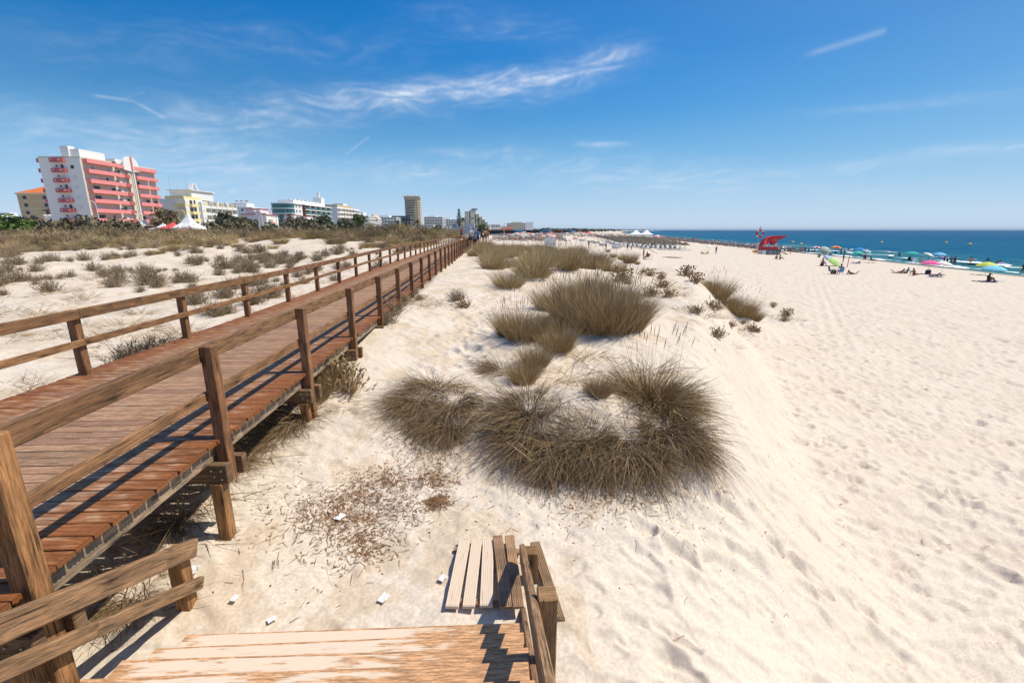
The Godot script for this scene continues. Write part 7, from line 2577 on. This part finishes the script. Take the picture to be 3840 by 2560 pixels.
	for k in 2:
		bar("mark", Vector3(0.25 + 0.16 * k, -1.60, 0.35), Vector3(0.1, 0.16, 0.03), M.coral, rg)
	for k in 3:
		bar("mark", Vector3(-0.26 + 0.26 * k, 1.62, 0.34), Vector3(0.16, 0.16, 0.03), M.coral, rg)
	var pn := MB.new()
	pn.tri(Vector3(0, 0, 0), Vector3(-0.45, -0.1, 0.1), Vector3(0.02, 1.0, 0))
	pn.tri(Vector3(0, 0, -0.03), Vector3(0.02, 1.0, -0.03), Vector3(-0.45, -0.1, 0.07))
	part("pennant", pn.mesh(), M.dark_wall, m, Vector3(0.5, 8.1, 0))
	var sp := thing("net_stand", "white mesh stand beside the lifebuoy mast", "stand", z5(905, 500))
	for k in 4:
		bar("bar", Vector3(-0.5 + 0.33 * k, 1.0, 0), Vector3(0.06, 2.0, 0.06), M.cloth_white, sp)
		bar("bar", Vector3(0.0, 0.5 + 0.45 * k, 0), Vector3(1.1, 0.05, 0.05), M.cloth_white, sp)
	var wp := MB.new()
	wp.tube([Vector3(0, -0.2, 0), Vector3(0, 1.6, 0)], [0.06, 0.06], 6)
	single("wooden_stake", wp.mesh(), M.brown_wood, "short dark stake beyond the foot of the plank ramp", "stake", z5(1340, 562))


func sunshades() -> void:
	# thatched shade: pole and two shaggy tiers
	var t := thing("thatched_sunshade", "grey brown thatched sunshade in the long block of rows", "sunshade", Vector3.ZERO, 0.0, "thatched sunshades in rows")
	var pole := MB.new()
	pole.tube([Vector3(0, -0.2, 0), Vector3(0, 2.1, 0)], [0.06, 0.05], 6)
	part("pole", pole.mesh(), M.brown_wood, t)
	var th := MB.new()
	var n := 18
	for k in n:
		var a0 := TAU * k / n
		var a1 := TAU * (k + 1) / n
		for tier in [[0.0, 2.75, 0.75, 2.3, 0.18], [0.45, 2.55, 1.55, 1.78, 0.3]]:
			var r0: float = tier[0]
			var y0: float = tier[1]
			var r1: float = tier[2]
			var y1: float = tier[3]
			var rag: float = rng.randf() * 0.1
			th.quad(Vector3(cos(a0) * r0, y0, sin(a0) * r0), Vector3(cos(a0) * r1, y1, sin(a0) * r1), Vector3(cos(a1) * r1, y1, sin(a1) * r1), Vector3(cos(a1) * r0, y0, sin(a1) * r0))
			th.tri(Vector3(cos(a0) * r1, y1, sin(a0) * r1), Vector3(cos((a0 + a1) * 0.5) * (r1 + 0.05), y1 - tier[4] * (0.5 + rag * 5.0), sin((a0 + a1) * 0.5) * (r1 + 0.05)), Vector3(cos(a1) * r1, y1, sin(a1) * r1))
	part("thatch", th.mesh(), M.thatch, t)
	# sunbed
	var bed := thing("sunbed", "slatted sunbed under the thatched sunshades", "sunbed", Vector3.ZERO, 0.0, "sunbeds under the sunshades")
	var fr := MB.new()
	fr.box(Vector3(0, 0.32, 0.1), Vector3(0.65, 0.06, 1.5))
	for q in [[-0.28, 0.75], [0.28, 0.75], [-0.28, -0.55], [0.28, -0.55]]:
		fr.box(Vector3(q[0], 0.15, q[1]), Vector3(0.06, 0.32, 0.06))
	part("frame", fr.mesh(), M.cloth_white, bed)
	var bk := MB.new()
	bk.box(Vector3(0, 0.58, -0.82), Vector3(0.62, 0.06, 0.72), Basis(Vector3.RIGHT, 0.8))
	part("backrest", bk.mesh(), M.cloth_white, bed)
	var mt := MB.new()
	mt.box(Vector3(0, 0.37, 0.1), Vector3(0.58, 0.05, 1.4))
	var cushions := [M.cloth_white, M.blue_paint, M.yellow, M.grey_wall, M.cloth_white]
	part("cushion", mt.mesh(), M.cloth_white, bed)
	var first := true
	var near := z4(1960, 407)
	var cnt := 0
	for row in 19:
		for col in 7:
			var d := -near.z + row * 8.0 + col * 0.7 + rng.randfn() * 0.25
			var x := near.x + (d + near.z) * 0.2 - col * (2.55 + 0.012 * (d + near.z)) + rng.randfn() * 0.15
			if row == 0 and col > 4:
				continue
			var p := on(x, d)
			if first:
				t.position = p
				t.scale = Vector3.ONE * 0.8
				bed.position = p + Vector3(1.0, 0, 0.2)
			else:
				var c := copy(t, "thatched_sunshade", p, rng.randf() * TAU, rng.randf_range(0.76, 0.84))
				c.set_meta("label", "grey brown thatched sunshade in the long block of rows")
				for s in [-1.0, 1.0]:
					if cnt > 150 or row > 7:
						break
					cnt += 1
					var b := copy(bed, "sunbed", p + Vector3(1.0 * s, 0, 0.3), rng.randfn() * 0.12 + 0.2)
					(b.get_node("cushion") as MeshInstance3D).material_override = cushions[rng.randi() % 5]
			first = false
	# a lone shade by the water, stacked beds, the white marquee
	copy(t, "thatched_sunshade", z4(2065, 320), 0.0, 0.9, "lone thatched sunshade by the water apart from the rows")
	for q in [[830, 308], [925, 325], [985, 335], [1060, 360], [1210, 390]]:
		var p := z4(q[0], q[1])
		var st := thing("sunbed_stack", "stack of pale sunbeds piled on their sides before the sunshades", "sunbed stack", p, 0.5, "stacks of sunbeds")
		for k in 6:
			var mb := MB.new()
			mb.box(Vector3(0, 0.45, 0), Vector3(0.07, 0.75, 1.9), Basis(Vector3.BACK, 0.35))
			part("sunbed", mb.mesh(), M.shutter, st, Vector3(-0.75 + 0.3 * k, 0.08, 0.05 * (k % 2)))
	var mq := thing("white_marquee", "white twin peaked marquee behind the thatched sunshades", "tent", on(z4(1480, 285).x, -z4(1480, 285).z))
	for k in 2:
		var mb := MB.new()
		mb.lathe(Vector3.ZERO, [Vector2(4.6, 0.0), Vector2(2.4, 0.9), Vector2(0.6, 2.2), Vector2(0.0, 2.6)], 4)
		part("canopy", mb.mesh(), M.cloth_white, mq, Vector3(-3.2 + 6.4 * k, 3.0, 0), Basis(Vector3.UP, PI * 0.25))
	bar("side_wall", Vector3(0, 1.5, 3.1), Vector3(12.6, 3.0, 0.1), M.cloth_white, mq)
	bar("side_wall", Vector3(6.3, 1.5, 0), Vector3(0.1, 3.0, 6.2), M.cloth_white, mq)
	var bl := z4(1385, 282)
	var bt := thing("blue_tent", "blue domed sun tent beside the white marquee", "tent", bl)
	var bm := MB.new()
	bm.lathe(Vector3.ZERO, [Vector2(2.2, 0), Vector2(2.0, 0.9), Vector2(1.1, 1.8), Vector2(0, 2.1)], 12)
	part("dome", bm.mesh(), M.blue_paint, bt)
	var wp := parasol("white parasol by the water beyond the marquee", z4(1665, 275), Color(0.8, 0.8, 0.8), Color(0.8, 0.8, 0.8), 2.2, 2.6)
	var rd := z4(900, 240)
	parasol("big red parasol before the crowd", rd, Color(0.75, 0.05, 0.04), Color(0.72, 0.05, 0.04), 3.4, 3.2)
	# pale board fence on the ridge
	var gb := hit(2065, 905)
	var g := thing("pale_board", "pale grey board screen standing at the end of the ridge grass", "screen", on(9.8, 120.0))
	bar("panel", Vector3(0, 0.9, 0), Vector3(3.0, 2.0, 0.1), M.shutter, g)
	for x in [-1.4, 1.4]:
		bar("post", Vector3(x, 0.8, -0.08), Vector3(0.1, 2.4, 0.1), M.brown_wood, g)
	# flag mast by the water
	var fl := thing("flag_mast", "thin beach mast with a small dark green flag by the water", "flag", z4(1502, 225))
	var fm := MB.new()
	fm.tube([Vector3(0, 0, 0), Vector3(0, 9.5, 0)], [0.12, 0.08], 5)
	part("mast", fm.mesh(), M.metal_grey, fl)
	bar("flag", Vector3(-0.3, 9.0, 0), Vector3(1.9, 1.2, 0.06), M.slate, fl)
	# driftwood
	var dw := MB.new()
	dw.col = Color(0.12, 0.08, 0.05)
	dw.tube([Vector3(-1.8, 0.08, 0), Vector3(-0.4, 0.1, 0.2), Vector3(0.9, 0.05, 0.6), Vector3(1.9, 0.06, 0.5)], [0.03, 0.09, 0.08, 0.03], 6)
	single("driftwood", dw.mesh(), M.dry_plant, "dark strip of driftwood lying on open sand beside the deck chair", "driftwood", z4(1815, 488))


func sea_marks() -> void:
	var labs := ["yellow buoy floating off the lifeguard post", "second yellow buoy floating off the lifeguard post", "orange buoy floating off the striped parasols", "yellow buoy with a white top off the group of four", "yellow buoy floating off the man with hands on hips"]
	var k := 0
	for q in [[2600 + 1373 / 3.675, 800 + 398 / 3.675], [2600 + 1485 / 3.675, 800 + 425 / 3.675], [3000 + 860 / 2.8, 850 + 165 / 2.8], [3000 + 1535 / 2.8, 850 + 168 / 2.8], [3000 + 1785 / 2.8, 850 + 185 / 2.8]]:
		var r := ray(q[0], q[1])
		var p := Vector3(0, EYE, 0) + r * (EYE / -r.y)
		var t := thing("marker_buoy", labs[k], "buoy", Vector3(p.x, 0.0, p.z), 0.0, "marker buoys")
		var mb := MB.new()
		mb.lathe(Vector3.ZERO, [Vector2(0.0, -0.3), Vector2(0.7, -0.2), Vector2(0.8, 0.15), Vector2(0.45, 0.55), Vector2(0.0, 0.65)], 12)
		part("float", mb.mesh(), M.guard_yellow, t)
		bar("mast", Vector3(0, 0.9, 0), Vector3(0.1, 0.7, 0.1), M.cloth_white, t)
		k += 1
	# bathers in the shallows: heads and shoulders above the water
	k = 0
	for q in [[3000 + 290 / 2.8, 850 + 148 / 2.8], [2560, 893], [2600, 897], [2480, 889], [2520, 886], [2640, 905], [2430, 880]]:
		var r := ray(q[0], q[1])
		var p := Vector3(0, EYE, 0) + r * (EYE / -r.y)
		person("stand", "bather standing chest deep in the sea", Vector3(p.x, -0.95, p.z), k * 1.3, [TAN, TAN, HAIR, HAIR, 1], 1.0, "bathers in the sea")
		k += 1


func walkers() -> void:
	var grp := "walkers on the boardwalk"
	var W := Color(0.5, 0.5, 0.58)
	var rows := [
		[1764, 42.0, "behind", "man in pale checked shirt walking away with hands behind his back", [FAIR, W, Color(0.03, 0.03, 0.05), Color(0.4, 0.4, 0.4), 1, 1], 1.06],
		[1792, 44.0, "walk", "woman in a dark blue vest walking beside the man in the pale shirt", [SKIN, Color(0.03, 0.14, 0.3), Color(0.02, 0.05, 0.12), HAIR, 1], 0.97],
		[1780, 43.0, "stand", "child in a blue top between two walkers on the boardwalk", [SKIN, Color(0.06, 0.2, 0.4), Color(0.03, 0.03, 0.05), HAIR, 1], 0.75],
		[1806, 55.0, "walk", "man in dark clothes farther along the boardwalk", [SKIN, Color(0.03, 0.07, 0.12), Color(0.02, 0.02, 0.03), HAIR, 1, 1], 1.05],
		[1816, 58.0, "stand", "walker in an orange top along the boardwalk", [SKIN, Color(0.65, 0.2, 0.04), Color(0.03, 0.03, 0.04), HAIR, 1, 1], 1.0],
		[1821, 62.0, "walk", "walker in a yellow and black top along the boardwalk", [SKIN, Color(0.5, 0.35, 0.05), Color(0.03, 0.03, 0.04), HAIR, 1, 1], 1.0],
		[1828, 64.0, "stand", "walker in dark red near the end of the boardwalk", [SKIN, Color(0.15, 0.03, 0.03), Color(0.03, 0.03, 0.04), HAIR, 1, 1], 1.08],
		[1731, 70.0, "stand", "person in a red top leaning at the side platform rail", [SKIN, Color(0.35, 0.05, 0.06), Color(0.05, 0.06, 0.12), HAIR, 1, 1], 0.98]]
	for q in rows:
		var d: float = q[1]
		var p := at(q[0], 900, d)
		p.y = deck_y(d)
		if q[0] == 1731:
			p.y = ground(p.x, d) + 0.45
		person(q[2], q[3], p, PI if q[2] != "phone" else 0.3, q[4], q[5], grp)
	# side platform that branches off landward
	var t := thing("side_walkway", "timber side walkway with rails branching off towards the beach restaurant", "boardwalk")
	var a := Vector3(-15.5, 0, -66)
	var b := Vector3(-5.6, 0, -72)
	for v in 2:
		var oa := a + Vector3(0, 0, -2.4 * v)
		var ob := b + Vector3(0, 0, -2.4 * v)
		for k in 7:
			var p: Vector3 = oa.lerp(ob, k / 6.0)
			var y := 4.35
			beam("post", p + Vector3(0, y - 0.8, 0), p + Vector3(0, y + 0.85, 0), 0.10, 0.10, t, tone(BROWN), null, Vector3.BACK)
		beam("hand_rail", oa + Vector3(0, 5.13, 0.07), ob + Vector3(0, 5.13, 0.07), 0.12, 0.045, t, tone(BROWN))
		beam("middle_rail", oa + Vector3(0, 4.77, 0.07), ob + Vector3(0, 4.77, 0.07), 0.08, 0.04, t, tone(BROWN))
	for k in 8:
		beam("deck_board", a + Vector3(0, 4.34, -0.15 - 0.3 * k), b + Vector3(0, 4.34, -0.15 - 0.3 * k), 0.03, 0.28, t, tone(Color(0.34, 0.22, 0.14)))


func crowd() -> void:
	# parasols among the far crowd, one by one
	var cols := [Color(0.7, 0.08, 0.07), Color(0.75, 0.73, 0.7), Color(0.3, 0.42, 0.55), Color(0.75, 0.45, 0.2), Color(0.65, 0.45, 0.4), Color(0.72, 0.62, 0.2), Color(0.6, 0.6, 0.6), Color(0.7, 0.25, 0.3)]
	var names := ["red", "white", "blue", "orange", "pink", "yellow", "grey", "rose"]
	for k in 150:
		var d := rng.randf_range(140.0, 620.0)
		var sx := pw(SHORE_D, SHORE_X, d)
		var x := sx - 8.0 - rng.randf() * (60.0 + d * 0.12)
		if d < 260.0 and x > 20.0:
			x = rng.randf_range(-2.0, 18.0)
			if d < 150.0: continue
		var i := rng.randi() % 8
		var key := "crowd_parasol_%d" % i
		if not shapes.has(key):
			shapes[key] = parasol_mesh(cols[i], cols[i].lerp(Color(0.7, 0.7, 0.7), 0.2), 1.05, 0.4)
		var t := thing("crowd_parasol", "%s parasol among the far crowd of bathers" % names[i], "parasol", on(x, d), 0.0, "parasols among the far crowd")
		if not shapes.has("crowd_pole"):
			var pm := MB.new()
			pm.tube([Vector3(0, -0.2, 0), Vector3(0, 2.0, 0)], [0.035, 0.03], 5)
			shapes["crowd_pole"] = pm.mesh()
		part("pole", shapes["crowd_pole"], M.cloth_white, t)
		part("canopy", shapes[key], M.parasol_cloth, t, Vector3(0, 1.75, 0), Basis(Vector3(rng.randfn(), 0.0, rng.randfn()).normalized(), 0.2))
	# the crowd itself
	for kind in ["stand", "walk", "sit", "chair", "prone"]:
		var pal: Array = [TAN, Color(0.8, 0.8, 0.8), Color(0.5, 0.5, 0.5), HAIR, 1]
		var m := dressed(kind, pal)
		var list := []
		for k in 700:
			var d := rng.randf_range(130.0, 520.0)
			var sx := pw(SHORE_D, SHORE_X, d)
			var near_water := rng.randf() < 0.42
			var x := sx - rng.randf_range(-4.0, 9.0) if near_water else sx - 8.0 - rng.randf() * (70.0 + d * 0.14)
			if not near_water and d < 290.0:
				x = rng.randf_range(-8.0, 22.0) + maxf(0.0, d - 200.0) * 0.1
			if d < 165.0 and not near_water:
				continue
			list.append(Transform3D(Basis(Vector3.UP, rng.randf() * TAU), on(x, d)))
		var mm := MultiMesh.new()
		mm.transform_format = MultiMesh.TRANSFORM_3D
		mm.use_colors = true
		mm.mesh = m
		mm.instance_count = list.size()
		for k in list.size():
			mm.set_instance_transform(k, list[k])
			mm.set_instance_color(k, [Color(1, 1, 1), Color(1, 0.5, 0.45), Color(0.5, 0.7, 1.0), Color(1, 0.8, 0.4), Color(0.6, 0.6, 0.6)][rng.randi() % 5])
		var mi := MultiMeshInstance3D.new()
		mi.name = numbered("crowd")
		mi.multimesh = mm
		mi.material_override = M.figure
		add_child(mi)
		tag(mi, "far crowd of bathers along the water and before the beach bars", "crowd", "", "stuff")


func _ready() -> void:
	rng.seed = 1234
	make_noise()
	make_pits()
	make_view()
	print("sky ", Time.get_ticks_msec())
	make_land()
	print("land ", Time.get_ticks_msec())
	make_sea()
	print("sea ", Time.get_ticks_msec())
	make_woods()
	make_boardwalk()
	make_stairs()
	print("wood ", Time.get_ticks_msec())
	make_plants()
	make_litter()
	print("plants ", Time.get_ticks_msec())
	make_town()
	make_promenade()
	print("town ", Time.get_ticks_msec())
	make_beach()
	print("beach ", Time.get_ticks_msec())
